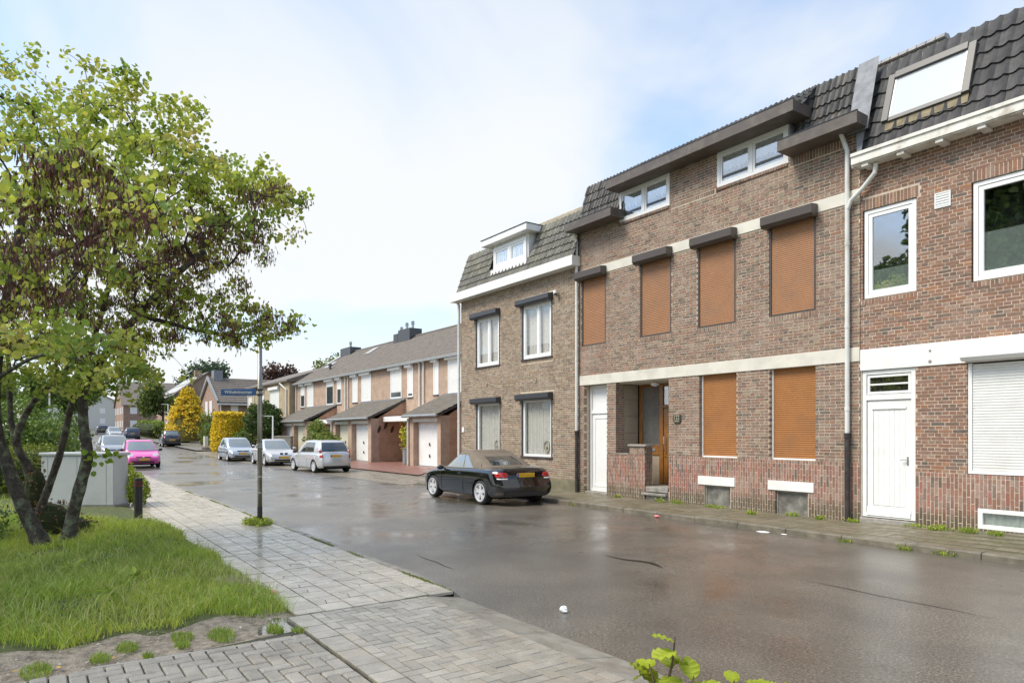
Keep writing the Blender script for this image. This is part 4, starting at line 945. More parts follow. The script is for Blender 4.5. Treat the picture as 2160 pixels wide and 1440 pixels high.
def terrace(label, x0, x1, wins, pipes, skylights=(), chim=(), flues=(), group='terraced houses with garages'):
    z = hz((x0 + x1) / 2)
    r = root_w('terraced_house', label, 'house', ((x0 + x1) / 2, MY, z), group)
    MB().box(x0 + .003, x1 - .003, MY, MY + 8.2, 0, 6.1, skip='b').build('wall', M_BR2, r)
    m = MB(); m.prism([(MY + .05, 6.1), (MY + 8.15, 6.1), (MY + 4.1, 8.66)], 'x', x0 + .003, x1 - .003); roof = m.build('roof', M_BR2, r)
    ridged('roof_tiles', x0, x1, (MY - .28, 5.98), (MY + 4.1, 8.78), .30, .36, .035, M_TILEF, roof)
    MB().prism([(MY + 4.1, 8.84), (MY + 8.5, 5.98), (MY + 8.5, 5.9), (MY + 4.1, 8.72)], 'x', x0, x1).build('rear_slope', M_TILEF, roof)
    MB().box(x0, x1, MY - .36, MY - .24, 5.90, 6.03).build('gutter', M_STEEL, r)
    MB().tube([(x0, MY + 4.1, 8.82), (x1, MY + 4.1, 8.82)], .09, 8).build('ridge', M_TILEF, roof)
    for w in wins: terr_window(r, *w)
    for px in pipes: MB().tube([(px, MY - .08, .1), (px, MY - .08, 5.85), (px, MY - .26, 5.95)], .055, 8).build('downpipe', M_PIPE, r)
    for (sx, s0, s1, sw) in skylights:
        an = math.atan2(2.8, 4.38); P = lambda s, o: (MY - .28 + math.cos(an) * s - math.sin(an) * o, 5.98 + math.sin(an) * s + math.cos(an) * o)
        k = MB(); k.prism([P(s0, .03), P(s1, .03), P(s1, .10), P(s0, .10)], 'x', sx, sx + sw); k.build('skylight', pm('skylight_glass', (.22, .24, .26), .05, spec=1.0, coat=1.0, var=0), roof)
    for (cx, w_, h_, caps) in chim:
        c = MB(); c.box(cx, cx + w_, MY + 3.6, MY + 4.6, 7.9, h_); co = c.build('chimney', M_ANTHRA, roof)
        for k_ in range(caps):
            qx = cx + w_ * (k_ + .5) / caps; q = MB(); q.lathe([(.10, 0), (.10, .35), (.15, .36), (.15, .42), (.10, .43), (.10, .50), (.16, .52), (.05, .60), (0, .6)], (qx, MY + 4.1, h_), n=10); q.build('flue_cap', M_STEEL, co)
    for (fx, s, hgt, mat) in flues:
        an = math.atan2(2.8, 4.38); py, pz = MY - .28 + math.cos(an) * s, 5.98 + math.sin(an) * s
        q = MB(); q.lathe([(.08, -.1), (.08, hgt * .7), (.17, hgt * .72), (.17, hgt), (0, hgt + .03)], (fx, py, pz), n=10); q.build('roof_vent', mat, roof)
    return r
TA = terrace('terraced house whose garage stands alone next to the olive brick house', -35.68, -24.2, [(-34.35, -33.75, 3.95, 5.8), (-32.70, -31.1, 3.95, 5.8)], (-35.45,), flues=((-33.8, 3.2, .55, M_ANTHRA), (-32.3, 3.2, .55, M_ANTHRA), (-36.2 + 1.0, 4.9, 1.0, M_STEEL), (-33.0, 5.0, 1.1, M_STEEL)), chim=())
TB = terrace('terraced house with three dark wall ornaments on its garage side', -47.35, -35.69, [(-46.37, -45.4, 3.95, 5.75), (-44.74, -43.1, 3.95, 5.75), (-40.05, -38.45, 3.95, 5.75, .3), (-37.65, -36.9, 3.95, 5.75, .12)], (-35.95, -47.1), chim=((-46.5, 1.9, 9.4, 2), (-49.0 + 1.7, .75, 9.2, 1)))
TC = terrace('terraced house with a bushy shrub in front of its garage', -59.0, -47.36, [(-57.85, -56.8, 3.95, 5.75, .9), (-56.2, -54.6, 3.95, 5.75), (-51.65, -50.1, 3.95, 5.75, 1.3), (-49.4, -48.5, 3.95, 5.75, 1.0)], (-47.6, -58.9), skylights=((-50.8, 3.6, 4.6, 1.1), (-57.0, 2.3, 3.4, 1.1), (-58.6, 3.2, 5.0, .9)), chim=((-58.15, 2.3, 9.2, 1),), flues=((-54.0, 1.7, .5, M_ANTHRA),))
def garage(root, x0, x1, doors, zt=2.75, colours=None, hb=0.0, roof_top=3.85):
    z0 = hb; wall = MB(); xs = [x0]
    for a, b in doors: xs += [a, b]
    xs.append(x1)
    for i in range(0, len(xs), 2): wall.box(xs[i], xs[i + 1], GY, GY + .5, z0, zt - .1)
    for a, b in doors: wall.box(a, b, GY + .36, GY + .5, 2.4, zt - .1)
    w = wall.build('garage_wall', M_BR2, root)
    for a, b in ((x0, x0 + .25), (x1 - .25, x1)): MB().prism([(GY + .501, z0), (MY - .002, z0), (MY - .002, roof_top - .12), (GY + .501, zt - .05)], 'x', a, b).build('garage_side', M_BR2D, root)
    for k_, (a, b) in enumerate(doors):
        mat = M_WHITE if not colours or colours[k_] == 'w' else pm('cream_garage_door', (.66, .63, .50), .45, var=.05)
        d = MB().box(a + .02, b - .02, GY + .30, GY + .34, z0 + .08, 2.46).build('garage_door', mat, root)
        for zz in (.55, 1.15):
            h = MB(); h.lathe([(.05, -.03), (.05, 0)], ((a + b) / 2, GY + .30, z0 + zz), axis='y', n=8); h.box((a + b) / 2 - .015, (a + b) / 2 + .015, GY + .23, GY + .28, z0 + zz - .02, z0 + zz + .13); h.build('door_handle', M_ANTHRA, d)
        MB().box(a - .05, b + .05, GY - .02, GY + .045, 2.36, 2.56).build('fascia_board', M_CREAM, root)
        MB().box(a, b, GY + .02, GY + .34, z0, z0 + .06).build('threshold', M_CONC, root)
    sl = MB().prism([(GY - .20, zt - .16), (GY - .20, zt - .06), (MY - .002, roof_top - .02), (MY - .002, roof_top - .12)], 'x', x0 - .12, x1 + .12).build('garage_roof', M_ANTHRA, root)
    ridged('garage_tiles', x0 - .15, x1 + .15, (GY - .26, zt - .05), (MY - .01, roof_top), .22, .36, .045, M_TILEG, sl)
    MB().tube([(x0 - .2, GY - .30, zt - .09), (x1 + .1, GY - .30, zt - .09)], .07, 8).build('gutter', M_STEEL, root)
    MB().box(x0 - .12, x1 + .12, MY - .10, MY - .003, roof_top - .02, roof_top + .08).build('flashing', M_LEAD, root)
    MB().tube([(x0 + .05, GY - .08, z0 + .05), (x0 + .05, GY - .08, zt - .2)], .055, 8).build('downpipe', M_PIPE, root)
garage(TA, -33.1, -29.6, [(-32.55, -29.95)])
garage(TB, -44.5, -38.05, [(-43.9, -41.7), (-41.1, -38.5)], colours='cw')
garage(TC, -56.3, -49.6, [(-55.7, -53.3), (-52.7, -50.2)], colours='wc', hb=.1)
can = MB().box(-37.95, -33.15, 17.2, 18.69, 2.45, 2.75); can.build('porch_canopy', M_WHITE, TB, bevel=.02)
MB().box(-36.6, -35.6, MY - .05, MY - .003, .1, 2.2).build('front_door', pm('green_glass_door', (.10, .17, .15), .2), TB)
MB().box(-49.4, -47.4, 17.2, 18.69, 2.45, 2.75).build('porch_canopy', M_WHITE, TC, bevel=.02)
for k_, (yy, zz) in enumerate(((17.00, 2.02), (17.42, 2.24), (17.85, 2.02))):
    mm_ = MB(); a = -38.045
    mm_.prism([(yy - .12, zz - .2), (yy - .02, zz - .22), (yy + .10, zz - .05), (yy + .12, zz + .2), (yy + .02, zz + .18), (yy - .08, zz + .02)], 'x', a, a + .03)
    tag(mm_.build('wall_ornament', pm('rusted_ornament', (.06, .03, .025), .6)), ('lower dark metal wall ornament next to the garage door', 'topmost dark metal ornament of three on the garage side', 'lower dark metal wall ornament next to the house door')[k_], 'ornament', 'ornaments on the garage wall')
# ================================================================ tan house and the gabled house beyond
M_TANB = brick_tex('tan_brick', (.42, .335, .215), (.38, .30, .19), (.48, .40, .29))
M_BRG = brick_tex('dull_brown_brick', (.33, .215, .165), (.29, .19, .145), (.42, .32, .26))
HT = root_w('tan_brick_house', 'tan brick house with flat eaves between the terrace and the gabled house', 'house', (-66.3, 18.2, .4))
MB().box(-73.5, -59.4, 18.2, 27, .1, 6.3, skip='b').build('wall', M_TANB, HT)
MB().prism([(17.9, 6.25), (17.9, 6.4), (22.5, 8.0), (27.3, 6.4), (27.3, 6.25)], 'x', -73.8, -59.1).build('roof', M_TILEF, HT)
for w in ((-73.0, -71.6, 3.9, 5.7), (-68.8, -67.2, 3.9, 5.7), (-65.2, -62.3, 4.0, 5.75)): terr_window(HT, *w, y=18.2)
MB().tube([(-60.0, 18.1, .3), (-60.0, 18.1, 5.6), (-61.4, 17.95, 6.2)], .07, 8).build('downpipe', M_PIPE, HT)
MB().tube([(-70.6, 18.1, .3), (-70.6, 18.1, 6.2)], .05, 8).build('downpipe', M_PIPE, HT)
HG = root_w('gabled_house', 'brown brick house with steep street gable and grey chimney cap', 'house', (-87.6, 17.3, .8))
gx0, gx1, gy0, gz = -92.7, -82.5, 17.3, 5.5
w = MB(); w.box(gx0, gx1, gy0, 33, .4, gz, skip='b'); w.prism([(gx0, gz), (gx1, gz), ((gx0 + gx1) / 2, 8.2)], 'y', gy0, gy0 + .3); w.build('wall', M_BRG, HG)
rx = MB(); xm = (gx0 + gx1) / 2
rx.prism([(gx1 + .5, gz - .35), (gx1 + .5, gz - .2), (xm, 8.45), (gx0 - .5, gz - .2), (gx0 - .5, gz - .35), (xm, 8.25)], 'y', gy0 - .25, 33); ro = rx.build('roof', M_TILEF, HG)
for k_ in range(12):
    t = k_ / 12; MB().box(gx1 + .45 - (gx1 + .45 - xm) * t - .06, gx1 + .45 - (gx1 + .45 - xm) * t, gy0 - .2, 32.9, gz - .2 + (8.45 - gz + .2) * t, gz - .12 + (8.45 - gz + .2) * t).build('tile_course', M_TILEF, ro)
for s_, xa in ((1, gx1 + .5), (-1, gx0 - .5)): MB().add([(xa, gy0 - .28, gz - .38), (xa, gy0 - .28, gz - .05), (xm, gy0 - .28, 8.6), (xm, gy0 - .28, 8.2), (xa, gy0 - .1, gz - .38), (xa, gy0 - .1, gz - .05), (xm, gy0 - .1, 8.6), (xm, gy0 - .1, 8.2)], [(0, 1, 2, 3), (4, 7, 6, 5), (1, 5, 6, 2), (0, 3, 7, 4)]).build('bargeboard', M_STEEL, ro)
MB().box(xm - .7, xm + .7, gy0 + .4, gy0 + 1.4, 7.8, 9.3).build('chimney', M_LEAD, ro)
for a, b in ((-89.6, -88.2), (-87.2, -85.8)): MB().box(a, b, gy0 - .05, gy0 - .002, 3.6, 5.6).build('window', M_UPVC, HG)
for a, b in ((18.6, 19.4), (21.0, 21.8)): MB().box(gx1 + .002, gx1 + .05, a, b, 3.7, 5.2).build('window', M_UPVC, HG)
MB().tube([(gx1 + .1, gy0 + .2, .5), (gx1 + .1, gy0 + .2, gz - .3)], .08, 8).build('downpipe', M_PIPE, HG)
MB().box(gx1 + .45, gx1 + .62, gy0 - .2, 30, gz - .5, gz - .36).build('gutter', M_UPVC, HG)
def far_house(label, x0, x1, y0, y1, zb, ze, zr_, mat, rm, gable='x', solar=False, white=True):
    r = root_w('distant_house', label, 'house', ((x0 + x1) / 2, y0, zb))
    w = MB(); w.box(x0, x1, y0, y1, zb, ze, skip='b')
    if gable == 'x': ym = (y0 + y1) / 2; w.prism([(y0, ze), (y1, ze), (ym, zr_)], 'x', x0, x1)
    else: xm_ = (x0 + x1) / 2; w.prism([(x0, ze), (x1, ze), (xm_, zr_)], 'y', y0, y1)
    w.build('wall', mat, r); m = MB()
    if gable == 'x': m.prism([(y0 - .4, ze - .25), (y0 - .4, ze - .1), (ym, zr_ + .2), (y1 + .4, ze - .1), (y1 + .4, ze - .25), (ym, zr_ + .03)], 'x', x0 - .3, x1 + .3)
    else: m.prism([(x0 - .4, ze - .25), (x0 - .4, ze - .1), (xm_, zr_ + .2), (x1 + .4, ze - .1), (x1 + .4, ze - .25), (xm_, zr_ + .03)], 'y', y0 - .3, y1 + .3)
    ro_ = m.build('roof', rm, r)
    n = max(2, int((x1 - x0) / 3))
    for i in range(n):
        a = x0 + (x1 - x0) * (i + .3) / n
        for zz in (zb + 1.0, zb + 3.6):
            if zz + 1.3 < ze: MB().box(a, a + 1.2, y0 - .05, y0 - .002, zz, zz + 1.3).build('window', M_UPVC, r)
    n = max(2, int((y1 - y0) / 3.5))
    for i in range(n):
        a = y0 + (y1 - y0) * (i + .3) / n
        for zz in (zb + 1.0, zb + 3.6):
            if zz + 1.3 < ze: MB().box(x1 + .002, x1 + .05, a, a + 1.2, zz, zz + 1.3).build('window', M_UPVC, r)
    MB().box((x0 + x1) / 2 - .5, (x0 + x1) / 2 + .5, (y0 + y1) / 2 - .5, (y0 + y1) / 2 + .5, zr_ - .6, zr_ + 1.0).build('chimney', M_BRG, ro_)
    if solar:
        ym = (y0 + y1) / 2; k = 0
        for i in range(5):
            xa = x0 + .6 + i * (x1 - x0 - 1.2) / 5
            for t0 in (.18, .55):
                p = lambda t, o: (y0 - .4 + (ym - y0 + .4) * t, ze - .1 + (zr_ + .3 - ze) * t + o)
                q = MB(); q.prism([p(t0, .05), p(t0 + .34, .05), p(t0 + .34, .12), p(t0, .12)], 'x', xa, xa + (x1 - x0 - 1.2) / 5 - .08); q.build('solar_panel', pm('solar_glass', (.03, .035, .05), .08, spec=.9, var=0, coat=1.0), ro_)
    return r
M_PALE = pm('pale_render', (.62, .60, .56), .8, var=.08)
far_house('distant brick house with solar panels on its roof behind the golden conifer', -128, -112, 17, 27, 1.2, 7.2, 11.0, M_BRG, M_TILEF, solar=True)
far_house('distant pink brick house with white bargeboard beyond the golden conifer', -168, -152, 14.5, 26, 2, 7.4, 12.2, M_BRG, M_TILEF, gable='y')
far_house('distant pale house closing the end of the street', -215, -200, 2, 20, 3.2, 8.8, 13.0, M_PALE, M_TILEF)
far_house('distant brick house with grey roof behind the judas tree trunks', -58, -44, -16, -6.5, .2, 5.6, 9.4, M_BRG, M_TILEF)
far_house('second distant brick house behind the judas tree foliage', -92, -76, -15, -6, 1, 6.6, 10.8, M_BRG, M_TILEF)
far_house('third distant pale house on the judas tree side of the street', -132, -112, -15, -5, 1.6, 7.4, 11.5, M_PALE, M_TILEF)
# ================================================================ cars
def interp(tab, x):
    xs = [t[0] for t in tab]; 
    return tuple(float(np.interp(x, xs, [t[k] for t in tab])) for k in range(1, len(tab[0])))
def smooth_tab(tab, n=60):                      # Catmull-Rom through the control points
    P = np.array(tab, float); out = []
    ts = np.linspace(0, len(P) - 1, n)
    for t in ts:
        i = min(int(t), len(P) - 2); f = t - i; p0, p1, p2, p3 = P[max(i - 1, 0)], P[i], P[i + 1], P[min(i + 2, len(P) - 1)]
        out.append(.5 * ((2 * p1) + (-p0 + p2) * f + (2 * p0 - 5 * p1 + 4 * p2 - p3) * f ** 2 + (-p0 + 3 * p1 - 3 * p2 + p3) * f ** 3))
    return np.array(out)
M_TYRE = pm('tyre_rubber', (.022, .022, .023), .7, var=.1)
M_RIM = pm('silver_alloy', (.66, .67, .68), .3, metal=.25, var=.04)
M_PLASTIC = pm('black_car_plastic', (.025, .025, .026), .5, var=.05)
M_CARGLASS = pm('car_glass', (.035, .042, .045), .03, var=0, spec=.9, coat=1.0)
M_CARGLASS2 = pm('pale_car_glass', (.20, .23, .235), .03, var=0, spec=.9, coat=1.0)
M_TAIL = pm('red_tail_lamp', (.42, .012, .012), .12, var=.05, coat=1.0)
M_HEAD = pm('clear_head_lamp', (.5, .52, .54), .08, var=.15, scale=20, coat=1.0, metal=.3)
M_PLATE = pm('yellow_number_plate', (.72, .42, .03), .4, var=.05)
M_BLUE = pm('blue_plate_band', (.03, .08, .35), .4, var=0)
M_INSIDE = pm('wheel_well', (.008, .008, .008), .95, var=0)
def paint(name, c, metal=.0, rough=.22):
    return pm('car_paint_' + name, c, rough, metal=metal, var=.03, coat=1.0, scale=2)
def wheel(parent, x, y, r, w, side, spokes, rim_r, mat=None):
    mat = mat or M_RIM
    m = MB(); o0 = side * w * .5
    m.lathe([(rim_r, o0 * .85), (rim_r, o0 * .99), (rim_r - .022, o0 * .99), (rim_r - .035, o0 * .7), (rim_r - .05, o0 * .35), (rim_r - .05, -o0 * .6)], (0, 0, 0), axis='y', n=28, cap=False)
    m.lathe([(.0, o0 * .86), (.05, o0 * .86), (.058, o0 * .72), (.058, o0 * .3)] if side > 0 else [(.0, o0 * .86), (.05, o0 * .86), (.058, o0 * .72), (.058, o0 * .3)], (0, 0, 0), axis='y', n=14)
    for k in range(spokes):
        a0 = 2 * math.pi * k / spokes + .3
        for da in ((-.19, .19) if spokes <= 5 else (0,)):
            wd = .024 if spokes <= 5 else .032; ca, sa = math.cos(a0 + da), math.sin(a0 + da); r1 = rim_r - .02
            rr0 = .03; px, pz = -sa, ca
            q = []
            for rr, ww, yy in ((rr0, wd * 1.1, .80), (r1, wd, .86)):
                for sgn in (-1, 1):
                    q.append((rr * math.cos(a0 + da * (.5 if rr == rr0 else 1)) + px * ww * sgn, o0 * yy, rr * math.sin(a0 + da * (.5 if rr == rr0 else 1)) + pz * ww * sgn))
            q += [(p[0], p[1] - o0 * .35, p[2]) for p in q]
            m.add(q, [(0, 1, 3, 2), (0, 2, 6, 4), (1, 5, 7, 3)])
    o = m.build('wheel', mat, parent, smooth=False); o.location = (x, y, r)
    t = MB(); hw = w * .5
    t.lathe([(rim_r - .004, -hw * .9), (rim_r + .02, -hw), (r - .035, -hw), (r - .006, -hw * .8), (r, -hw * .5), (r, hw * .5), (r - .006, hw * .8), (r - .035, hw), (rim_r + .02, hw), (rim_r - .004, hw * .9)], (0, 0, 0), axis='y', n=32, cap=False)
    t.build('tyre', M_TYRE, o, smooth=True)
    MB().lathe([(0, -o0 * .2), (rim_r - .03, -o0 * .2)], (0, 0, 0), axis='y', n=20).build('brake_disc', M_INSIDE, o)
    return o
def car(name, label, loc, rz, S, body_mat, detail=2):
    """S: len tables along x (rear = 0). prof rows: x, z_top at centre line, z_shoulder, half width; front/rear lean by height"""
    root = thing(name, label, 'car', loc, rz)
    L = S['L']; tab = smooth_tab(S['prof'], S.get('n', 90)); zb = S.get('zb', .20); wr = S['wr']; ax = S['axles']; R = wr + S.get('gap', .045)
    xs = tab[:, 0] * L; nS = len(xs)
    front, rear = S['front'], S['rear']              # [(z, dx)] inset of nose and tail by height
    def X(x, z):
        t = x / L; fr = np.interp(z, [p[0] for p in front], [p[1] for p in front]); re = np.interp(z, [p[0] for p in rear], [p[1] for p in rear])
        wf = max(0, (t - .72) / .28) ** 1.5; wrr = max(0, (.28 - t) / .28) ** 1.5
        return x - fr * wf + re * wrr - L / 2
    sect = []; nT = 22
    V = []; 
    for i in range(nS):
        t, zt, zs, hw = tab[i]; e = min(t, 1 - t) * L
        cr = 1 - S.get('nose', .16) * max(0, 1 - e / .42) ** 2.0          # plan rounding of both ends
        w = hw * cr; zbb = zb + .05 * max(0, 1 - e / .5)
        pts = [(w * .90, zbb), (w * .965, zbb + .07), (w * .995, zbb + (zs - zbb) * .42), (w * .992, zs - .10), (w * .965, zs - .02), (w * .90, zs + (zt - zs) * .35), (w * .70, zs + (zt - zs) * .78), (w * .35, zs + (zt - zs) * .96), (0, zt)]
        P = smooth_tab(pts, nT)
        V += [(X(xs[i], p[1]), p[0], p[1]) for p in P]
    V = np.array(V); F = []; dead = np.zeros(len(V), bool)
    zc = wr
    for a in ax:
        xa = a * L - L / 2; d = np.hypot(V[:, 0] - xa, V[:, 2] - zc); dead |= (d < R) & (V[:, 1] > .45)
    # pull the ring of vertices just outside each arch onto it
    quads = [(i * nT + j, (i + 1) * nT + j, (i + 1) * nT + j + 1, i * nT + j + 1) for i in range(nS - 1) for j in range(nT - 1)]
    keep = []
    for q in quads:
        dq = dead[list(q)]
        if dq.all(): continue
        keep.append(q)
    used = {k for q in keep for k in q}
    for a in ax:
        xa = a * L - L / 2
        for k in used:
            if dead[k]:
                dx, dz = V[k, 0] - xa, V[k, 2] - zc; d = math.hypot(dx, dz)
                if d < R * 1.001 and d > 1e-3 and abs(dx) < R * 1.2: V[k, 0] = xa + dx / d * R; V[k, 2] = zc + dz / d * R if V[k, 2] > zb - .05 else V[k, 2]
    mirV = V.copy(); mirV[:, 1] *= -1; n0 = len(V)
    allV = [tuple(p) for p in V] + [tuple(p) for p in mirV]
    allF = [q for q in keep] + [tuple(n0 + k for k in reversed(q)) for q in keep]
    for i, rv in ((0, False), (nS - 1, True)):
        ring = [i * nT + j for j in range(nT)] + [n0 + i * nT + j for j in range(nT - 2, -1, -1)]
        allF.append(tuple(ring if not rv else ring[::-1]))
    me = bpy.data.meshes.new('body'); me.from_pydata(allV, [], allF); me.polygons.foreach_set('use_smooth', [True] * len(allF)); me.materials.append(body_mat); me.update()
    body = link('body', me, root)
    body.modifiers.new('weld', 'WELD').merge_threshold = .0005
    # floor and wheel wells
    u = MB(); u.box(-L / 2 + .35, L / 2 - .35, -.62, .62, zb - .03, zb + .25); u.build('underbody', M_INSIDE, root)
    hwm = max(p[3] for p in S['prof'])
    for a in ax:
        xa = a * L - L / 2
        for s in (-1, 1):
            m = MB(); k0 = 12; pts = [(xa + (R + .004) * math.cos(math.pi * (i / k0)), zc + (R + .004) * math.sin(math.pi * (i / k0))) for i in range(k0 + 1)]
            pts = [(pts[0][0], zb - .02)] + pts + [(pts[-1][0], zb - .02)]
            y0, y1 = s * (hwm * .97), s * (hwm - .42)
            for i in range(len(pts) - 1): m.quad((pts[i][0], y0, pts[i][1]), (pts[i + 1][0], y0, pts[i + 1][1]), (pts[i + 1][0], y1, pts[i + 1][1]), (pts[i][0], y1, pts[i][1]))
            m.add([(p[0], y1, p[1]) for p in pts], [tuple(range(len(pts)))]); m.build('wheel_arch', M_INSIDE, body)
            wheel(root, xa, s * (hwm - S.get('wy', .105)), wr, S.get('ww', .20), s, S.get('spokes', 7), wr * S.get('rimf', .70))
    # greenhouse
    G = S['cab']; zr = G['roof']; n1, n2 = 9, 26; Kl = 9
    def ring(k):
        xf = np.interp(k, [0, .5, 1], G['xf']) - L / 2; xr = np.interp(k, [0, .5, 1], G['xr']) - L / 2; w = np.interp(k, [0, .5, 1], G['w']); cr = G.get('cr', .16)
        z0f, z0r = G['belt']
        pts = []
        bf = G.get('bowf', .10); br = G.get('bowr', .08)
        for i in range(n1):                                   # front, from +y to -y
            y = w * (1 - cr * .45) * (1 - 2 * i / (n1 - 1)); pts.append((xf - bf * (y / w) ** 2, y))
        for i in range(1, n2):
            t = i / n2; x = xf - bf + (xr + br - xf + bf) * t; bulge = 1 - cr * .45 * (abs(2 * t - 1) ** 4); pts.append((x, -w * bulge))
        for i in range(n1):
            y = -w * (1 - cr * .45) * (1 - 2 * i / (n1 - 1)); pts.append((xr + br * (y / w) ** 2, y))
        for i in range(1, n2):
            t = 1 - i / n2; x = xf - bf + (xr + br - xf + bf) * t; bulge = 1 - cr * .45 * (abs(2 * t - 1) ** 4); pts.append((x, w * bulge))
        out = []
        for x, y in pts:
            tb = np.clip((x - (G['xr'][0] - L / 2)) / (G['xf'][0] - G['xr'][0]), 0, 1); zb_ = z0r + (z0f - z0r) * tb
            crown = G.get('crown', .035) * (1 - ((tb - .5) * 2) ** 2)
            out.append((x, y, zb_ + (zr - .055 + crown - zb_) * k))
        return out
    rings = [ring(-.12)] + [ring(k / Kl) for k in range(Kl + 1)]; top = rings[-1]; N = len(top)
    cx = sum(p[0] for p in top) / N
    for f_, dz in ((.93, .028), (.80, .046), (.5, .055), (.2, .058)): rings.append([(cx + (p[0] - cx) * f_, p[1] * f_, p[2] + dz) for p in top])
    cv = [p for r_ in rings for p in r_]; cf = [(k * N + i, k * N + (i + 1) % N, (k + 1) * N + (i + 1) % N, (k + 1) * N + i) for k in range(len(rings) - 1) for i in range(N)]
    cf.append(tuple((len(rings) - 1) * N + i for i in range(N)))
    me = bpy.data.meshes.new('cabin'); me.from_pydata(cv, [], cf); me.polygons.foreach_set('use_smooth', [True] * len(cf)); me.materials.append(G.get('mat', body_mat)); me.update(); cab = link(G.get('name', 'roof'), me, root)
    rg = [ring(k) for k in np.linspace(0, 1, 21)]
    def glass(nm, i0, i1, k0, k1, mat, off=.006, sh=(0, 0)):
        """pane following the cabin from ring index i0..i1 and level k0..k1; sh shears the two ends with height"""
        idx = np.linspace(i0, i1, 12); ks = np.linspace(k0, k1, 7); VV = []; FF = []
        c0 = Vector((cx, 0, 0))
        def at(i, k):
            i = i % N; a = int(i) % N; b = (a + 1) % N; f = i - int(i); kk = np.clip(k, 0, 1) * 20; ka = min(int(kk), 19); fk = kk - ka
            p = [Vector(rg[ka][a]).lerp(Vector(rg[ka][b]), f), Vector(rg[ka + 1][a]).lerp(Vector(rg[ka + 1][b]), f)]; return p[0].lerp(p[1], fk)
        for k in ks:
            tk = (k - k0) / (k1 - k0)
            for q, i in enumerate(idx):
                u_ = q / 11; ii = i + sh[0] * tk * (1 - u_) + sh[1] * tk * u_
                p = at(ii, k); du = at(ii + .3, k) - at(ii - .3, k); dv = at(ii, min(1, k + .05)) - at(ii, max(0, k - .05)); nn = du.cross(dv); nn = nn.normalized() if nn.length > 1e-9 else Vector((0, 0, 1))
                if nn.dot(Vector((p.x - cx, p.y, .2))) < 0: nn = -nn
                VV.append(tuple(p + nn * off))
        for a in range(6):
            for b in range(11): FF.append((a * 12 + b, a * 12 + b + 1, (a + 1) * 12 + b + 1, (a + 1) * 12 + b))
        m_ = bpy.data.meshes.new(nm); m_.from_pydata(VV, [], FF); m_.polygons.foreach_set('use_smooth', [True] * len(FF)); m_.materials.append(mat); m_.update(); return link(nm, m_, cab)
    gm = S.get('glass', M_CARGLASS)
    glass('windscreen', .35, n1 - 1.35, .06, .93, S.get('wglass', gm))
    r0 = n1 - 1 + n2
    if G.get('rear_window', True): glass('rear_window', *(G['rw'] if 'rw' in G else (r0 + .5, r0 + n1 - 1.5, .10, .90)), S.get('rglass', gm))
    for sidei in (0, 1):
        for (a, b, k0, k1, sh) in S['side']:
            if sidei == 0: glass('side_window', n1 - 1 + a * n2, n1 - 1 + b * n2, k0, k1, gm, sh=(sh[0] * n2, sh[1] * n2))
            else:
                base = r0 + n1 - 1; glass('side_window', base + (1 - a) * n2, base + (1 - b) * n2, k0, k1, gm, sh=(-sh[0] * n2, -sh[1] * n2))
    S.get('extra', lambda *a: None)(root, body, L, X, S, cab)
    return root
def plate(root, x, z, rz_front, mat=None, tilt=0.0):
    s = 1 if rz_front else -1
    o = MB().box(-.012, .012, -.26, .26, -.055, .055).build('number_plate', M_PLATE, root, bevel=.004); o.location = (x, 0, z); o.rotation_euler = (0, tilt, 0)
    MB().box(-.014, .014, *((-.26, -.215) if s > 0 else (.215, .26)), -.054, .054).build('plate_band', M_BLUE, o)
def skin(root):
    from mathutils.bvhtree import BVHTree
    me = [o for o in root.children if o.name.startswith('body')][0].data
    return BVHTree.FromPolygons([v.co for v in me.vertices], [p.vertices for p in me.polygons])
def on_end(bv, y, z, front):
    s = 1 if front else -1; h = bv.ray_cast(Vector((s * 5, y, z)), Vector((-s, 0, 0))); return h[0].x if h[0] else None
def panel(root, nm, outline, mat, front, off=.008, n=10):
    """a lamp or panel that follows the body skin; outline = [(y, z)...] convex, one side, mirrored"""
    bv = skin(root); c = np.mean(outline, 0); sg = 1 if front else -1
    for s in (1, -1):
        V = []; F = []; m = len(outline); rings = 5
        for r_ in range(rings):
            f = 1 - r_ / rings
            for k in range(m * 3):
                i, t = k // 3, (k % 3) / 3; p = (np.array(outline[i]) * (1 - t) + np.array(outline[(i + 1) % m]) * t - c) * f + c
                x = on_end(bv, p[0] * s, p[1], front); x = x if x is not None and x * sg > .8 else (V[-1][0] - sg * off if V else sg * 1.9)
                V.append((x + sg * off * (1 if r_ else -1.5), p[0] * s, p[1]))
        k3 = m * 3
        for r_ in range(rings - 1):
            for k in range(k3): F.append((r_ * k3 + k, r_ * k3 + (k + 1) % k3, (r_ + 1) * k3 + (k + 1) % k3, (r_ + 1) * k3 + k))
        F.append(tuple((rings - 1) * k3 + k for k in range(k3))); MB().add(V, F).build(nm, mat, root, smooth=True)
def lamp(root, nm, pts, mat, th=.02):
    """pts: outline points (x, y, z) on one side; mirrored to the other"""
    for s in (1, -1):
        P = [Vector((p[0], p[1] * s, p[2])) for p in pts]; c = sum(P, Vector()) / len(P); nn = (P[1] - P[0]).cross(P[2] - P[0]).normalized()
        if nn.dot(Vector((c.x, c.y, 0))) < 0: nn = -nn
        n = len(P); vs_ = [tuple(p + nn * th * .2) for p in P] + [tuple(c + (p - c) * .85 + nn * th) for p in P] + [tuple(p - nn * .04) for p in P]
        fs = [tuple(range(n, 2 * n))] + [(i, (i + 1) % n, n + (i + 1) % n, n + i) for i in range(n)] + [(2 * n + i, 2 * n + (i + 1) % n, (i + 1) % n, i) for i in range(n)]
        MB().add(vs_, fs).build(nm, mat, root)
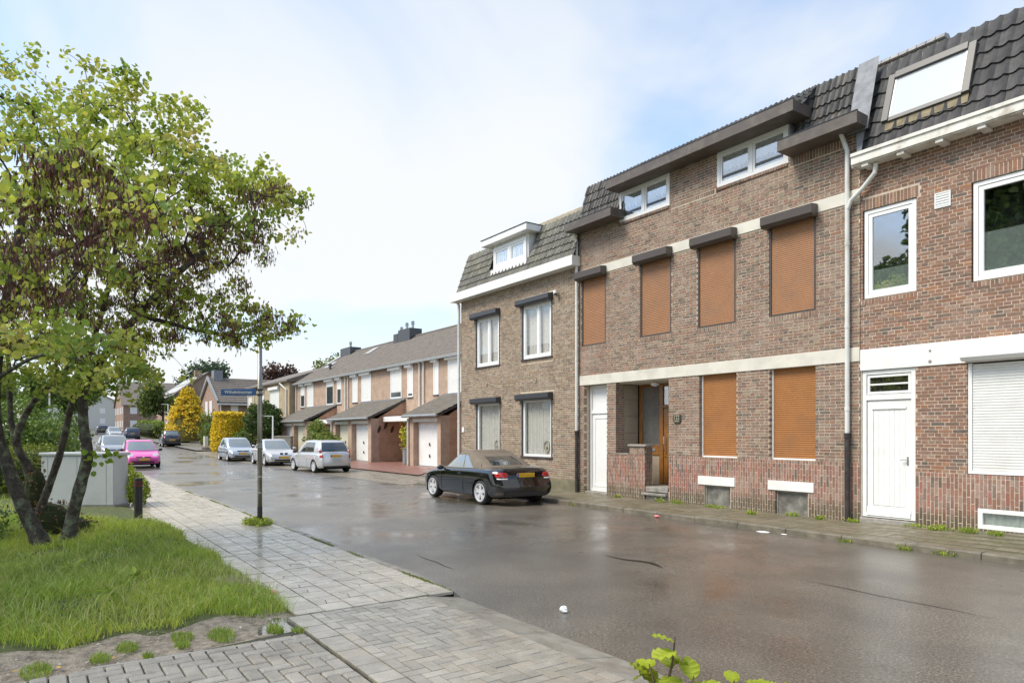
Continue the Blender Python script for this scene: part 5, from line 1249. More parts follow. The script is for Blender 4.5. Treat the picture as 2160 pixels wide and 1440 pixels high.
def mirror(root, x, y, z, mat):
    for s in (1, -1):
        m = MB(); m.lathe([(0, -.09), (.05, -.085), (.075, -.04), (.08, .02), (.06, .09), (0, .1)], (0, 0, 0), axis='y', n=12)
        o = m.build('door_mirror', mat, root, smooth=True); o.location = (x, s * (y + .12), z); o.scale = (.75, 1, .85)
        MB().box(-.03, .03, *(sorted((-s * .16, 0))), -.05, -.02).build('mirror_arm', M_PLASTIC, o)
def handles(root, xs, y, z, mat):
    for x in xs:
        for s in (1, -1): o = MB().box(-.085, .085, -.012, .012, -.014, .014).build('door_handle', mat, root, bevel=.006); o.location = (x, s * (y + .008), z)
def seam(root, pts, w=.004):
    for s in (1, -1):
        m = MB(); m.tube([(p[0], s * p[1], p[2]) for p in pts], w, 4); m.build('panel_gap', M_INSIDE, root)
# ---- black convertible
BLK = paint('black', (.006, .006, .007), rough=.12)
SOFT = pm('tan_soft_top', (.175, .142, .105), .85, var=.1, scale=5, bmp=.25, bscale=220, bdist=.003)
def x_conv(root, body, L, X, S, cab):
    h = L / 2
    panel(root, 'tail_lamp', [(.80, .74), (.52, .74), (.47, .80), (.53, .885), (.80, .90), (.835, .82)], M_TAIL, False)
    panel(root, 'lamp_lens', [(.80, .705), (.53, .700), (.51, .735), (.80, .738)], M_UPVC, False, .010)
    bv_ = skin(root); xp = on_end(bv_, 0, .80, False); xe = on_end(bv_, 0, .93, False)
    plate(root, xp - .012, .80, False, tilt=-.10)
    b = MB(); b.lathe([(.0, -.016), (.036, -.014), (.041, -.004), (.041, .01)], (0, 0, 0), axis='x', n=20); o = b.build('emblem_ring', M_PLASTIC, root, smooth=True); o.location = (xe - .004, 0, .93)
    for k_, cc in enumerate((M_BLUE, M_UPVC, M_BLUE, M_UPVC)):
        a0 = k_ * math.pi / 2; q = [(0, 0, 0)] + [(-.0, .030 * math.sin(a0 + i * math.pi / 10), .030 * math.cos(a0 + i * math.pi / 10)) for i in range(6)]
        MB().add(q, [tuple(range(7))]).build('emblem_quarter', cc, o).location = (-.0175, 0, 0)
    mirror(root, h - 1.42, .83, .93, BLK); handles(root, (-.22,), .868, .80, BLK)
    seam(root, [(h - 1.35, .87, .30), (h - 1.30, .878, .55), (h - 1.38, .872, .80), (h - 1.50, .845, .90)]); seam(root, [(-.42, .868, .28), (-.40, .88, .5), (-.42, .875, .75), (-.40, .85, .90)])
    seam(root, [(X(.02, 1.0) + .02, .62, .93), (X(.3, 1.0), .66, .965), (X(.62, 1.0), .60, 1.0)])
    t = MB(); t.tube([(-h + 1.02, .72, .95), (-h + 1.00, .725, 1.08)], .006, 6); t.build('aerial', M_PLASTIC, root)
    m = MB()
    for s in (1, -1): MB().tube([(h - 1.35, s * .80, .935), (-.2, s * .815, .955), (-h + 1.0, s * .775, .965)], .010, 6).build('waist_trim', M_CHROME, root)
    lamp(root, 'side_repeater', [(h - 1.05, .868, .80), (h - .97, .864, .80), (h - .98, .864, .825), (h - 1.06, .868, .82)], M_HEAD, .008)
    for s in (1, -1): MB().lathe([(.035, -.02), (.035, .12)], (X(0, .25) + .05, s * .42, .26), axis='x', n=12).build('exhaust', M_CHROME, root)
    MB().box(X(0, .3) - .012, X(0, .3) + .1, -.62, .62, .24, .36).build('diffuser', M_PLASTIC, root, bevel=.02)
    lamp(root, 'head_lamp', [(h - .28, .80, .62), (h - .14, .62, .60), (h - .12, .60, .70), (h - .30, .78, .76)], M_HEAD)
CONV = dict(L=4.18, wr=.325, axles=(.205, .815), zb=.20, nose=.17, ww=.225, wy=.12, spokes=5, rimf=.76, n=110,
    prof=[(0, .93, .84, .855), (.02, 1.00, .90, .86), (.10, 1.02, .92, .872), (.22, 1.00, .93, .880), (.40, .95, .93, .880), (.62, .92, .905, .878), (.70, .95, .88, .874), (.82, .88, .84, .870), (.93, .79, .76, .86), (.985, .68, .66, .845), (1.0, .60, .58, .84)],
    front=[(.2, .10), (.35, .02), (.5, 0), (.65, .08), (.9, .3)], rear=[(.2, .14), (.35, .02), (.5, .0), (.62, .03), (.70, .10), (.85, .13), (1.0, .20)],
    cab=dict(roof=1.40, belt=(.92, .955), xf=(3.02, 2.70, 2.36), xr=(.70, 1.08, 1.62), w=(.775, .71, .60), bowf=.16, bowr=.12, mat=SOFT, name='soft_top', crown=.045, rear_window=True, rw=(9 - 1 + 26 + 1.3, 9 - 1 + 26 + 9 - 2.3, .22, .74)),
    side=[(.05, .50, .05, .82, (.035, 0)), (.525, .76, .05, .80, (.0, -.07))], glass=M_CARGLASS2, rglass=M_CARGLASS, extra=x_conv)
car('convertible_car', 'black convertible with tan soft top parked at the kerb before the olive brick house', (-15.45, 9.93, 0), math.radians(180 - 1.5), CONV, BLK).scale = (1, 1, .915)
# ---- generic hatchback / saloon bodies
def hatch_extra(plate_front, lamps='rear', tail=None, bump_strip=True, emblem=True, low_black=False, hd=None):
    def f(root, body, L, X, S, cab):
        h = L / 2; zs = S['prof'][3][2]; hw = max(p[3] for p in S['prof'])
        zt = S.get('tail_z', (.72, 1.02)); mm = body.data.materials[0]
        panel(root, 'tail_lamp', [(hw * .90, zt[0]), (hw * .70, zt[0]), (hw * .76, zt[1]), (hw * .86, zt[1])], M_TAIL, False)
        hz_ = S.get('head_z', (.58, .74)); bv_ = skin(root)
        panel(root, 'head_lamp', [(hw * .86, hz_[0] + .02), (hw * .56, hz_[0]), (hw * .48, hz_[1] - .05), (hw * .60, hz_[1] - .01), (hw * .86, hz_[1])], M_HEAD, True)
        zp, zq = S.get('plate_r', .78), S.get('plate_f', .46)
        plate(root, on_end(bv_, 0, zp, False) - .01, zp, False); plate(root, on_end(bv_, 0, zq, True) + .01, zq, True)
        MB().box(X(L, .35) - .05, X(L, .35) + .012, -.5, .5, .27, .37).build('air_intake', M_PLASTIC, root, bevel=.02)
        MB().box(X(0, .3) - .012, X(0, .3) + .1, -.6, .6, .24, .33).build('rear_valance', M_PLASTIC, root, bevel=.02)
        gr = S.get('grille')
        if gr == 'kidney':
            for s in (1, -1):
                o = MB().box(-.03, .012, s * .045 if s > 0 else -.20, .20 if s > 0 else -.045, .60, .71).build('grille', M_PLASTIC, root, bevel=.02); o.location = (X(L, .66) + .012, 0, 0)
                MB().box(-.02, .006, s * .035 if s > 0 else -.21, .21 if s > 0 else -.035, .59, .72).build('grille_surround', M_CHROME, o, bevel=.02)
        else:
            o = MB().box(-.03, .01, -.34, .34, S.get('grille_z', .60) - .025, S.get('grille_z', .60) + .025).build('grille', M_PLASTIC, root, bevel=.01); o.location = (X(L, S.get('grille_z', .60)) + .006, 0, 0)
            MB().lathe([(0, .02), (.05, .015), (.055, 0)], (0, 0, 0), axis='x', n=14).build('emblem', M_CHROME, o).location = (.005, 0, S.get('grille_z', .60))
        if S.get('strip'): 
            for s in (1, -1): MB().box(-h + .9 if S.get('axles')[0] < .3 else -h, h - 1.05, s * hw * .99 - .012, s * hw * .99 + .012, S['strip'] - .03, S['strip'] + .03).build('rubbing_strip', S.get('strip_mat', M_PLASTIC), root, bevel=.006)
        mirror(root, S['mx'] - h, hw * .93, S['cab']['belt'][0] + .06, S.get('mirror_mat', mm)); handles(root, S.get('handles', (-.1,)), hw * .985, S['cab']['belt'][0] - .12, S.get('handle_mat', mm))
        for xa in S.get('gaps', (.62, .36)): seam(root, [(xa * L - h, hw * .985, .30), (xa * L - h + .02, hw * 1.0, .55), (xa * L - h, hw * .985, S['cab']['belt'][0] - .03)])
        if S.get('tailgate'): seam(root, [(X(0, .62) - .004, hw * .74, .60), (X(0, .9), hw * .76, .9)])
        for s in S.get('rack', ()): pass
        MB().tube([(h - 1.0, .25, 0), (h - 1.02, .25, .0)], .002, 4)
        w = MB(); xw = S['cab']['xr'][0] - h; w.box(xw - .03, xw - .01, -.02, .38, S['cab']['belt'][1] + .09, S['cab']['belt'][1] + .11)
        if S.get('tailgate'): w.build('rear_wiper', M_PLASTIC, root)
    return f
def hatch(L, W, H, belt=.93, hood=.86, wr=.29, **k):
    hw = W / 2
    d = dict(L=L, wr=wr, axles=(.17, .815), zb=.19, nose=.18, ww=.18, wy=.10, spokes=7, rimf=.72, n=70,
        prof=[(0, belt + .05, .84, hw * .96), (.03, belt + .08, .90, hw * .975), (.2, belt + .06, .92, hw), (.45, belt + .02, .90, hw), (.62, belt, .885, hw), (.72, belt - .005, .86, hw * .995), (.84, hood, hood - .06, hw * .985), (.94, hood - .09, hood - .15, hw * .965), (.985, hood - .19, hood - .23, hw * .95), (1, hood - .27, hood - .29, hw * .94)],
        front=[(.2, .10), (.4, 0), (.55, .02), (.8, .20)], rear=[(.2, .10), (.35, .0), (.6, .0), (.75, .04), (1.0, .12)],
        cab=dict(roof=H, belt=(belt - .02, belt + .03), xf=(L * .775, L * .685, L * .585), xr=(L * .035, L * .060, L * .115), w=(hw * .93, hw * .86, hw * .74), bowf=.14, bowr=.09),
        side=[(.10, .42, .08, .90, (.07, 0)), (.44, .80, .08, .90, (0, -.02))], mx=L * .70, tailgate=True)
    d.update(k); d.setdefault('extra', hatch_extra(True)); return d
SIL = paint('silver', (.60, .61, .61), metal=.3, rough=.25); WHT = paint('white_silver', (.60, .60, .61), metal=.35, rough=.25); ICE = paint('ice_blue', (.50, .55, .62), metal=.45, rough=.25)
PNK = paint('pink', (.80, .10, .42), rough=.2); DRK = paint('charcoal', (.035, .036, .04), metal=.3, rough=.2); NAV = paint('navy', (.035, .05, .085), metal=.3, rough=.2); YEL = paint('yellow', (.75, .52, .03)); MID = paint('silver_grey', (.42, .44, .47), metal=.5)
car('hatchback_car', 'silver rounded hatchback with red tail lamps parked before the red driveway', (-31.35, 11.02, 0), math.radians(180 + 3), hatch(3.85, 1.67, 1.52, tail_z=(.68, 1.12), strip=.50, strip_mat=SIL, plate_r=.80, mirror_mat=M_PLASTIC, wr=.30), SIL).scale = (1, 1, .94)
SAL = hatch(4.47, 1.74, 1.41, belt=.90, hood=.82, wr=.31, grille='kidney', plate_f=.47, head_z=(.60, .71), tailgate=False, mx=3.05)
SAL['axles'] = (.205, .815); SAL['prof'] = [(0, .90, .80, .84), (.03, .96, .86, .85), (.16, .97, .88, .865), (.28, .94, .89, .87), (.5, .91, .88, .87), (.62, .90, .87, .87), (.70, .90, .85, .868), (.84, .82, .77, .86), (.94, .75, .70, .85), (.985, .67, .64, .835), (1, .60, .58, .83)]
SAL['cab'].update(xf=(3.22, 2.85, 2.45), xr=(.72, 1.0, 1.42), w=(.80, .73, .63), roof=1.41, belt=(.87, .93))
SAL['side'] = [(.06, .44, .06, .88, (.05, 0)), (.46, .80, .06, .86, (0, -.05))]; SAL['extra'] = hatch_extra(True); SAL['strip'] = None; SAL['glass'] = M_CARGLASS2; SAL['spokes'] = 5
car('saloon_car', 'white silver saloon with twin kidney grille facing the camera', (-39.35, 11.18, 0), math.radians(-2), SAL, WHT)
car('small_hatchback_car', 'pale blue hatchback parked behind the white silver saloon', (-46.1, 10.75, hz(-46.1)), math.radians(-1), hatch(3.81, 1.67, 1.5, strip=.55, plate_f=.50, glass=M_CARGLASS2, grille_z=.66), ICE).scale = (1, 1, .95)
car('pink_car', 'bright pink small car standing behind the grey cabinet', (-40.6, 4.62, 0), math.radians(-1), hatch(3.62, 1.64, 1.40, belt=.88, hood=.80, glass=M_CARGLASS2, mirror_mat=M_PLASTIC, grille_z=.56, plate_f=.44), PNK)
car('grey_car', 'silver grey car with dark sides just behind the pink car', (-51.5, 4.35, hz(-51.5)), math.radians(0), hatch(4.2, 1.75, 1.50, belt=.94, hood=.90, glass=M_CARGLASS2), MID)
car('city_car', 'charcoal city car parked by the golden conifer', (-72.2, 10.75, hz(-72)), math.radians(180 - 2), hatch(3.6, 1.6, 1.48, tail_z=(.72, 1.08), glass=M_CARGLASS2, plate_r=.62), DRK)
car('dark_estate_car', 'dark navy car parked beyond the charcoal city car', (-95.5, 10.0, hz(-95)), math.radians(180 - 4), hatch(4.3, 1.75, 1.46, tail_z=(.72, .98)), NAV)
car('pale_car', 'pale car parked nose out beside the dark navy car', (-103.5, 8.8, hz(-103)), math.radians(0), hatch(4.0, 1.7, 1.45, glass=M_CARGLASS2), WHT)
car('dark_car', 'black car with wide red tail lamps far up the street', (-127.5, 9.1, hz(-127)), math.radians(180), hatch(4.3, 1.75, 1.45, tail_z=(.75, 1.0)), DRK)
car('yellow_car', 'yellow car half hidden behind the judas tree trunk', (-76.0, -1.2, hz(-76)), math.radians(0), hatch(3.8, 1.66, 1.5), YEL)
# ================================================================ vegetation
RG = np.random.default_rng(5)
CR, CW = np.array([.575, .818, 0]), np.array([-.818, .575, 0]); UP = np.array([0, 0, 1.0])
M_LEAF = leaf_mat('fresh_leaf', .45, .42); M_LEAFD = leaf_mat('dense_leaf', .55, .25); M_POD = leaf_mat('dry_pod', .6, .15); M_GRASS = leaf_mat('grass_blade', .5, .35)
def unit(v): return v / np.maximum(np.linalg.norm(v, axis=1, keepdims=True), 1e-9)
def leaves(name, P, size, cols, mat, parent, up_bias=.6, aspect=.95, droop=0.0, D=None, fold=.25):
    """round folded leaves: two quads each"""
    n = len(P); N = unit(RG.normal(size=(n, 3)) + np.array([0, 0, up_bias])); A = RG.normal(size=(n, 3)) + np.array([0, 0, -droop]) if D is None else D
    A = unit(A - (A * N).sum(1, keepdims=True) * N); B = np.cross(N, A); s = np.asarray(size).reshape(-1, 1)
    def q(a, b, c): return P + A * s * a + B * s * b * aspect + N * s * c
    V = np.stack([q(0, 0, 0), q(.06, .36, fold * .7), q(.40, .54, fold), q(.78, .36, fold * .8), q(1.0, 0, .0), q(.78, -.36, fold * .8), q(.40, -.54, fold), q(.06, -.36, fold * .7)], 1).reshape(-1, 3)
    i = np.arange(n)[:, None] * 8; F = np.concatenate([i + np.array([[0, 4, 3, 2, 1]]), i + np.array([[0, 7, 6, 5, 4]])], 1).reshape(-1, 5)
    return np_mesh(name, V, F, mat, np.repeat(cols, 2, 0), parent)
def strips(name, P, D, L, W, cols, mat, parent):
    """hanging pods or needles: narrow diamonds"""
    n = len(P); D = unit(D); S = unit(np.cross(D, RG.normal(size=(n, 3)))); L = np.asarray(L).reshape(-1, 1); W = np.asarray(W).reshape(-1, 1)
    V = np.stack([P, P + D * L * .35 + S * W, P + D * L, P + D * L * .35 - S * W], 1).reshape(-1, 3)
    F = np.arange(n * 4).reshape(-1, 4); return np_mesh(name, V, F, mat, cols, parent)
def palette(n, pal, jit=.16):
    pal = np.array(pal); w = pal[:, 3] / pal[:, 3].sum(); k = RG.choice(len(pal), n, p=w); return pal[k, :3] * RG.uniform(1 - jit, 1 + jit, (n, 1))
M_BARK = pm('lichen_bark', (.065, .052, .043), .9, var=.5, scale=14, bmp=.9, bscale=40, dirt=(.23, .27, .17, .9), dscale=6, bdist=.02)
M_TWIG = pm('dark_twig', (.055, .042, .036), .85, var=.3)
# ---------------------------------------------------------------- judas tree
limbs = {
 'a': [(-12.16, .43, .02), (-12.12, .49, .5), (-11.99, .59, 1.0), (-11.87, .67, 1.43), (-11.91, .62, 1.92), (-11.89, .64, 2.48), (-11.6, .89, 2.92), (-11.22, 1.25, 3.46), (-10.84, 1.63, 3.96), (-10.45, 2.0, 4.34)],
 'b': [(-11.97, .17, .0), (-12.09, .01, .4), (-12.07, -.13, .76), (-12.06, -.29, 1.31), (-12.02, -.41, 1.84), (-11.77, -.41, 2.49), (-11.46, -.3, 3.44), (-10.98, -.14, 4.31), (-10.54, -.04, 4.94)],
 'c': [(-13.35, -.02, .02), (-13.28, .06, .38), (-13.16, .23, .95), (-12.94, .37, 1.48), (-12.87, .47, 2.0), (-12.68, .57, 2.52), (-12.44, .73, 3.03), (-12.18, .94, 3.89), (-11.96, 1.08, 4.88)],
 'd': [(-13.90, -.1, .02), (-13.86, -.06, .37), (-13.82, -.01, .84), (-13.87, -.08, 1.23), (-13.84, -.21, 1.59), (-13.77, -.11, 2.01), (-13.49, .11, 2.4), (-13.34, .33, 2.63), (-13.28, .59, 3.1), (-13.31, .72, 4.21)],
 'e': [(-13.84, -.21, 1.59), (-13.89, -.29, 2.01), (-13.9, -.31, 2.79), (-14.1, -.4, 3.82)],
 'f': [(-11.89, .64, 2.48), (-12.07, .56, 2.98), (-12.17, .6, 3.71), (-12.16, .78, 4.74), (-12.0, 1.02, 5.82), (-11.87, 1.19, 6.47)],
 'g': [(-11.22, 1.25, 3.46), (-11.1, 1.6, 3.38), (-10.88, 2.08, 3.25), (-10.71, 2.5, 3.23), (-10.57, 2.88, 3.35)],
 'h': [(-11.46, -.3, 3.44), (-9.98, .06, 3.77), (-8.56, .34, 3.72), (-7.18, .57, 3.62), (-6.1, .71, 3.53)],
 'i': [(-11.77, -.41, 2.49), (-9.8, -.04, 2.61), (-8.17, .2, 2.55), (-6.85, .34, 2.37)]}
LR = dict(a=(.098, .04), b=(.115, .04), c=(.07, .03), d=(.085, .035), e=(.055, .03), f=(.055, .018), g=(.04, .012), h=(.04, .010), i=(.03, .008))
JT = root_w('judas_tree', 'multi-stemmed tree with round lime leaves and brown seed pods on the lawn', 'tree', (-12.3, .3, .05))
def dense(pts, k=5):
    return smooth_tab(pts, (len(pts) - 1) * k + 1)
nodes = []; nrad = []
tr = MB()
for key, pts in limbs.items():
    P = dense(pts); r0, r1 = LR[key]; n = len(P); rr = [r0 + (r1 - r0) * (i / (n - 1)) ** .8 for i in range(n)]
    if key in 'abcd': rr = [r * (1 + .35 * max(0, 1 - i / 5)) for i, r in enumerate(rr)]
    rr = [r * RG.uniform(.94, 1.06) for r in rr]
    (MB().tube([tuple(p) for p in P], rr, 12).build('trunk' if key in 'abcd' else 'limb', M_BARK, JT, smooth=True))
    for p, r in zip(P[3 if key in 'abcd' else 1:], rr[3 if key in 'abcd' else 1:]):
        if p[2] > 2.3: nodes.append(p); nrad.append(r)
# crown: points to reach, each joined to the nearest wood already grown
ells = [((-11.97, .35, 5.18), (2.3, 1.9, 2.4), 300), ((-10.91, 1.7, 5.30), (1.40, 1.20, 1.5), 160), ((-10.11, 2.49, 4.92), (.88, .76, .9), 80), ((-10.63, 2.62, 3.34), (.75, .34, .9), 55), ((-11.82, .58, 3.25), (1.7, .70, 2.0), 140),
        ((-12.32, -1.01, 4.81), (1.6, 2.3, 2.4), 190), ((-12.17, .42, 6.45), (1.5, .9, 1.6), 80), ((-6.57, .39, 3.75), (.62, .30, .6), 34), ((-7.35, -.03, 3.47), (.5, .55, .7), 34), ((-7.26, .11, 2.62), (.6, .22, .6), 13), ((-5.75, .70, 3.47), (.30, .16, .3), 12), ((-9.0, .3, 3.9), (.9, .6, 1.0), 50), ((-11.01, 1.72, 4.0), (1.0, .5, 1.2), 80), ((-11.9, .45, 2.75), (1.7, .5, 1.8), 75), ((-9.3, .5, 2.75), (.7, .35, .8), 14)]
att = []
for c, r, n in ells:
    d = unit(RG.normal(size=(n, 3))) * RG.uniform(.15, 1, (n, 1)) ** .45
    att.append(np.array(c) + d[:, :1] * r[0] * CR + d[:, 1:2] * r[2] * CW + d[:, 2:3] * r[1] * UP)
att = np.concatenate(att); att = att[att[:, 2] > 2.02]
N0 = len(nodes); nodes = [np.array(p) for p in nodes]; parent_ = [-1] * N0
todo = list(range(len(att))); NA = np.array(nodes); dist = np.full(len(att), 1e9); near = np.zeros(len(att), int)
D_ = np.linalg.norm(att[:, None] - NA[None], axis=2); near = D_.argmin(1); dist = D_.min(1); alive = np.ones(len(att), bool)
edges = []
while alive.any():
    k = np.where(alive, dist, 1e9).argmin(); a = near[k]; p0 = nodes[a]; p1 = att[k]; alive[k] = False
    L = np.linalg.norm(p1 - p0); m = max(2, int(L / .18)); prev = a; sag = RG.normal(size=3) * .05 * L + np.array([0, 0, .05 * L])
    for s in range(1, m + 1):
        t = s / m; q = p0 + (p1 - p0) * t + sag * math.sin(math.pi * t) + RG.normal(size=3) * .012
        nodes.append(q); parent_.append(prev); nrad.append(0); prev = len(nodes) - 1
        dd = np.linalg.norm(att - q, axis=1); b = alive & (dd < dist); dist[b] = dd[b]; near[b] = prev
cnt = np.zeros(len(nodes)); 
for i in range(len(nodes) - 1, N0 - 1, -1):
    cnt[i] = max(cnt[i], 1)
    if parent_[i] >= 0: cnt[parent_[i]] += cnt[i] if parent_[i] >= N0 else 0
rad = np.clip(.0032 * np.sqrt(cnt), .003, .035); bm = MB()
for i in range(N0, len(nodes)):
    p = parent_[i]; bm.tube([tuple(nodes[p]), tuple(nodes[i])], [max(rad[i], min(rad[p], rad[i] * 1.4)) if p >= N0 else rad[i] * 1.3, rad[i]], 4, cap=False)
tag(bm.build('twigs', M_TWIG, JT), kind='stuff')
TN = np.array(nodes[N0:]); tc_ = cnt[N0:]
thin = TN[tc_ <= 6]
# leaf sprays at the ends, brighter and thicker on the outside and top of the crown
n1_ = 21500; k = RG.integers(0, len(att), n1_); spray = RG.uniform(.35, 1.0, len(att)); 
lowpod = (att[:, 2] < 5.0) & (att[:, 2] > 3.0) & (RG.uniform(size=len(att)) < .68); spray[lowpod] *= .15
k = RG.choice(len(att), n1_, p=spray / spray.sum()); P = att[k] + RG.normal(size=(n1_, 3)) * np.array([.082, .082, .06])
cl = palette(len(att), [(.44, .50, .11, 3), (.36, .45, .095, 3), (.51, .53, .14, 2), (.25, .36, .085, 1.6), (.52, .48, .16, .6)], .1)[k] * RG.uniform(.8, 1.2, (n1_, 1))
tag(leaves('foliage', P, RG.uniform(.034, .078, n1_), cl, M_LEAF, JT, .5, 1.05, .5), kind='stuff')
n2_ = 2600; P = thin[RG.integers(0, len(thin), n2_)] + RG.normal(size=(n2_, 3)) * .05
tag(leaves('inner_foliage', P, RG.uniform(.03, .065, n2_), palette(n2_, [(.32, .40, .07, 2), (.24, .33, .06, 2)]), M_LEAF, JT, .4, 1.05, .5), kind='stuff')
# seed pods hang in bunches under the twigs
podc = TN[(TN[:, 2] > 2.5) & (TN[:, 2] < 5.4)]; wgt = np.exp(-((podc[:, 2] - 3.9) / .9) ** 2) + .08; bunch = podc[RG.choice(len(podc), 850, p=wgt / wgt.sum())]; n3_ = 26000; kk = RG.integers(0, len(bunch), n3_)
P = bunch[kk] + RG.normal(size=(n3_, 3)) * np.array([.075, .075, .05]); D = np.array([0, 0, -1.0]) + RG.normal(size=(n3_, 3)) * .22
tag(strips('seed_pods', P, D, RG.uniform(.06, .105, n3_), RG.uniform(.006, .010, n3_), palette(n3_, [(.15, .062, .055, 3), (.095, .045, .042, 3), (.21, .10, .075, 1)]), M_POD, JT), kind='stuff')
# shoot on the cut stub
P = np.array([-11.75, .83, 1.42]) + RG.normal(size=(34, 3)) * np.array([.10, .14, .07]); tag(leaves('stub_shoot', P, RG.uniform(.06, .09, 34), palette(34, [(.26, .36, .05, 1), (.2, .3, .05, 1)]), M_LEAF, JT, .3, 1.0, .6), kind='stuff')
# ---------------------------------------------------------------- general leafy masses
def mass(name, label, cat, blobs, n, size, pal, stem=None, group=None, mat=None, aspect=.8, shell=.5, base_col=None, flat_=1.0):
    b0 = blobs[0]; zb = min(b[0][2] - b[1][2] for b in blobs); r = root_w(name, label, cat, (b0[0][0], b0[0][1], zb), group)
    vol = np.array([b[1][0] * b[1][1] * b[1][2] for b in blobs]) ** (2 / 3); kb = RG.choice(len(blobs), n, p=vol / vol.sum())
    c = np.array([b[0] for b in blobs])[kb]; rr = np.array([b[1] for b in blobs])[kb]
    d = unit(RG.normal(size=(n, 3))) * RG.uniform(0, 1, (n, 1)) ** (shell * .5)
    lump = 1 + .13 * np.sin(d[:, :1] * 7 + c[:, :1]) + .12 * np.sin(d[:, 1:2] * 8 + d[:, 2:3] * 6 + c[:, 1:2])
    P = c + d * rr * lump
    tag(leaves('crown', P, size * RG.uniform(.7, 1.3, n), palette(n, pal), mat or M_LEAFD, r, .5, aspect, 0, D=None), kind='stuff')
    core = MB()
    for i, (cc, q) in enumerate(blobs):
        core.lathe([(0, -q[2] * .80), (q[0] * .45, -q[2] * .68), (q[0] * .72, -q[2] * .35), (q[0] * .78, 0), (q[0] * .68, q[2] * .38), (q[0] * .42, q[2] * .66), (0, q[2] * .8)], cc, n=12)
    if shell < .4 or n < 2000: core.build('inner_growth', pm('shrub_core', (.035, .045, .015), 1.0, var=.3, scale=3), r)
    if stem: 
        for s in stem: MB().tube([s[0], s[1]], [s[2], s[2] * .7], 8).build('trunk', M_BARK, r)
    return r
GRN = [(.15, .23, .05, 3), (.11, .18, .045, 3), (.21, .28, .065, 2)]; DGRN = [(.07, .12, .03, 3), (.05, .09, .025, 2), (.10, .16, .04, 1.5)]; LIME = [(.40, .48, .06, 3), (.32, .42, .05, 2), (.48, .52, .08, 1)]
GOLD = [(.78, .60, .04, 3), (.85, .66, .08, 2), (.58, .48, .05, 2)]; OLIVE = [(.15, .16, .05, 2), (.11, .13, .04, 2), (.18, .17, .07, 1)]; PURP = [(.10, .055, .05, 2), (.14, .08, .065, 1), (.07, .045, .04, 1)]
# clipped golden column
r = root_w('golden_column', 'clipped golden yellow conifer column behind the pale blue hatchback', 'shrub', (-59.4, 13.2, .35))
n = 9000; th_ = RG.uniform(0, 2 * math.pi, n); zz = RG.uniform(0, 1, n) ** .9; rad_ = np.interp(zz, [0, .1, .45, .8, .95, 1.0], [1.05, 1.22, 1.25, 1.08, .8, .5]); tp = RG.uniform(size=n) < .16; rad_ = np.where(tp, rad_ * np.sqrt(RG.uniform(size=n)), rad_ + RG.normal(0, .04, n)); zz = np.where(tp, RG.uniform(.93, 1.0, n), zz)
P = np.stack([-59.4 + rad_ * np.cos(th_), 13.2 + rad_ * np.sin(th_), .22 + zz * 3.25], 1); tag(leaves('crown', P, RG.uniform(.10, .2, n), palette(n, GOLD), M_LEAFD, r, .4, .6), kind='stuff')
MB().lathe([(.9, 0), (1.12, .4), (1.15, 1.6), (.98, 2.8), (.6, 3.3), (0, 3.4)], (-59.4, 13.2, .15), n=20).build('inner_growth', pm('gold_core', (.42, .34, .03), 1.0, var=.3), r)
mass('round_topiary', 'dark green clipped ball tree on a short trunk before the tan house', 'tree', [((-56.5, 15.3, 2.85), (1.45, 1.45, 1.35)), ((-55.9, 15.5, 2.3), (1.0, 1.0, .9))], 7000, .14, DGRN + [(.12, .17, .04, 1)], [((-56.5, 15.3, .2), (-56.5, 15.3, 2), .12)], shell=.3)
# golden conifer with drooping layered sprays
r = root_w('golden_conifer', 'tall golden yellow conifer with layered drooping sprays', 'tree', (-79.7, 13.6, .7))
MB().tube([(-79.7, 13.6, .6), (-79.7, 13.6, 6.3)], [.22, .03], 8).build('trunk', M_BARK, r)
Ps = []; Cs = []
for i in range(230):
    t = RG.uniform(0, 1) ** .8; zc_ = 1.1 + t * 5.3; a = RG.uniform(0, 6.283); R_ = np.interp(t, [0, .15, .5, .85, 1], [2.2, 2.45, 1.8, .9, .2]) * RG.uniform(.75, 1.12); m = 46
    u = RG.uniform(.25, 1, m); Ps.append(np.stack([-79.7 + math.cos(a) * R_ * u + RG.normal(0, .16, m), 13.6 + math.sin(a) * R_ * u + RG.normal(0, .16, m), zc_ + .25 * np.sin(u * 2.2) - .35 * u ** 2 + RG.normal(0, .07, m)], 1))
    c_ = np.array([(.86, .64, .07)]) * (.45 + .6 * u[:, None]); c_[:, 1] += .03 * (1 - u); Cs.append(np.where(RG.uniform(size=(m, 1)) < .15, c_ * np.array([[.35, .55, .7]]), c_))
P = np.concatenate(Ps); tag(leaves('crown', P, RG.uniform(.14, .30, len(P)), np.concatenate(Cs), M_LEAFD, r, .8, .55), kind='stuff')
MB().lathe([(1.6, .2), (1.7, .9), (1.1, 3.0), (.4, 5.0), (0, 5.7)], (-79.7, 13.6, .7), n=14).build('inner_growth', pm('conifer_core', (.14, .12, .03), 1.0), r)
mass('garage_shrub', 'bushy light green shrub growing beside the garage of the middle terrace', 'shrub', [((-42.6, 14.9, 1.35), (.95, .9, 1.15)), ((-41.3, 15.0, 1.0), (1.1, .9, .85)), ((-42.9, 14.8, 2.1), (.5, .5, .55))], 2600, .12, [(.20, .27, .05, 3), (.27, .33, .08, 2), (.12, .18, .04, 2)], [((-42.4, 14.9, 0), (-42.4, 14.9, 1), .04)], shell=.8)
mass('lime_bush', 'lime green bush tucked behind the grey cabinet', 'shrub', [((-18.15, 1.86, .5), (.26, .24, .48)), ((-18.5, 2.1, .4), (.26, .22, .35))], 2600, .05, LIME, shell=.4)
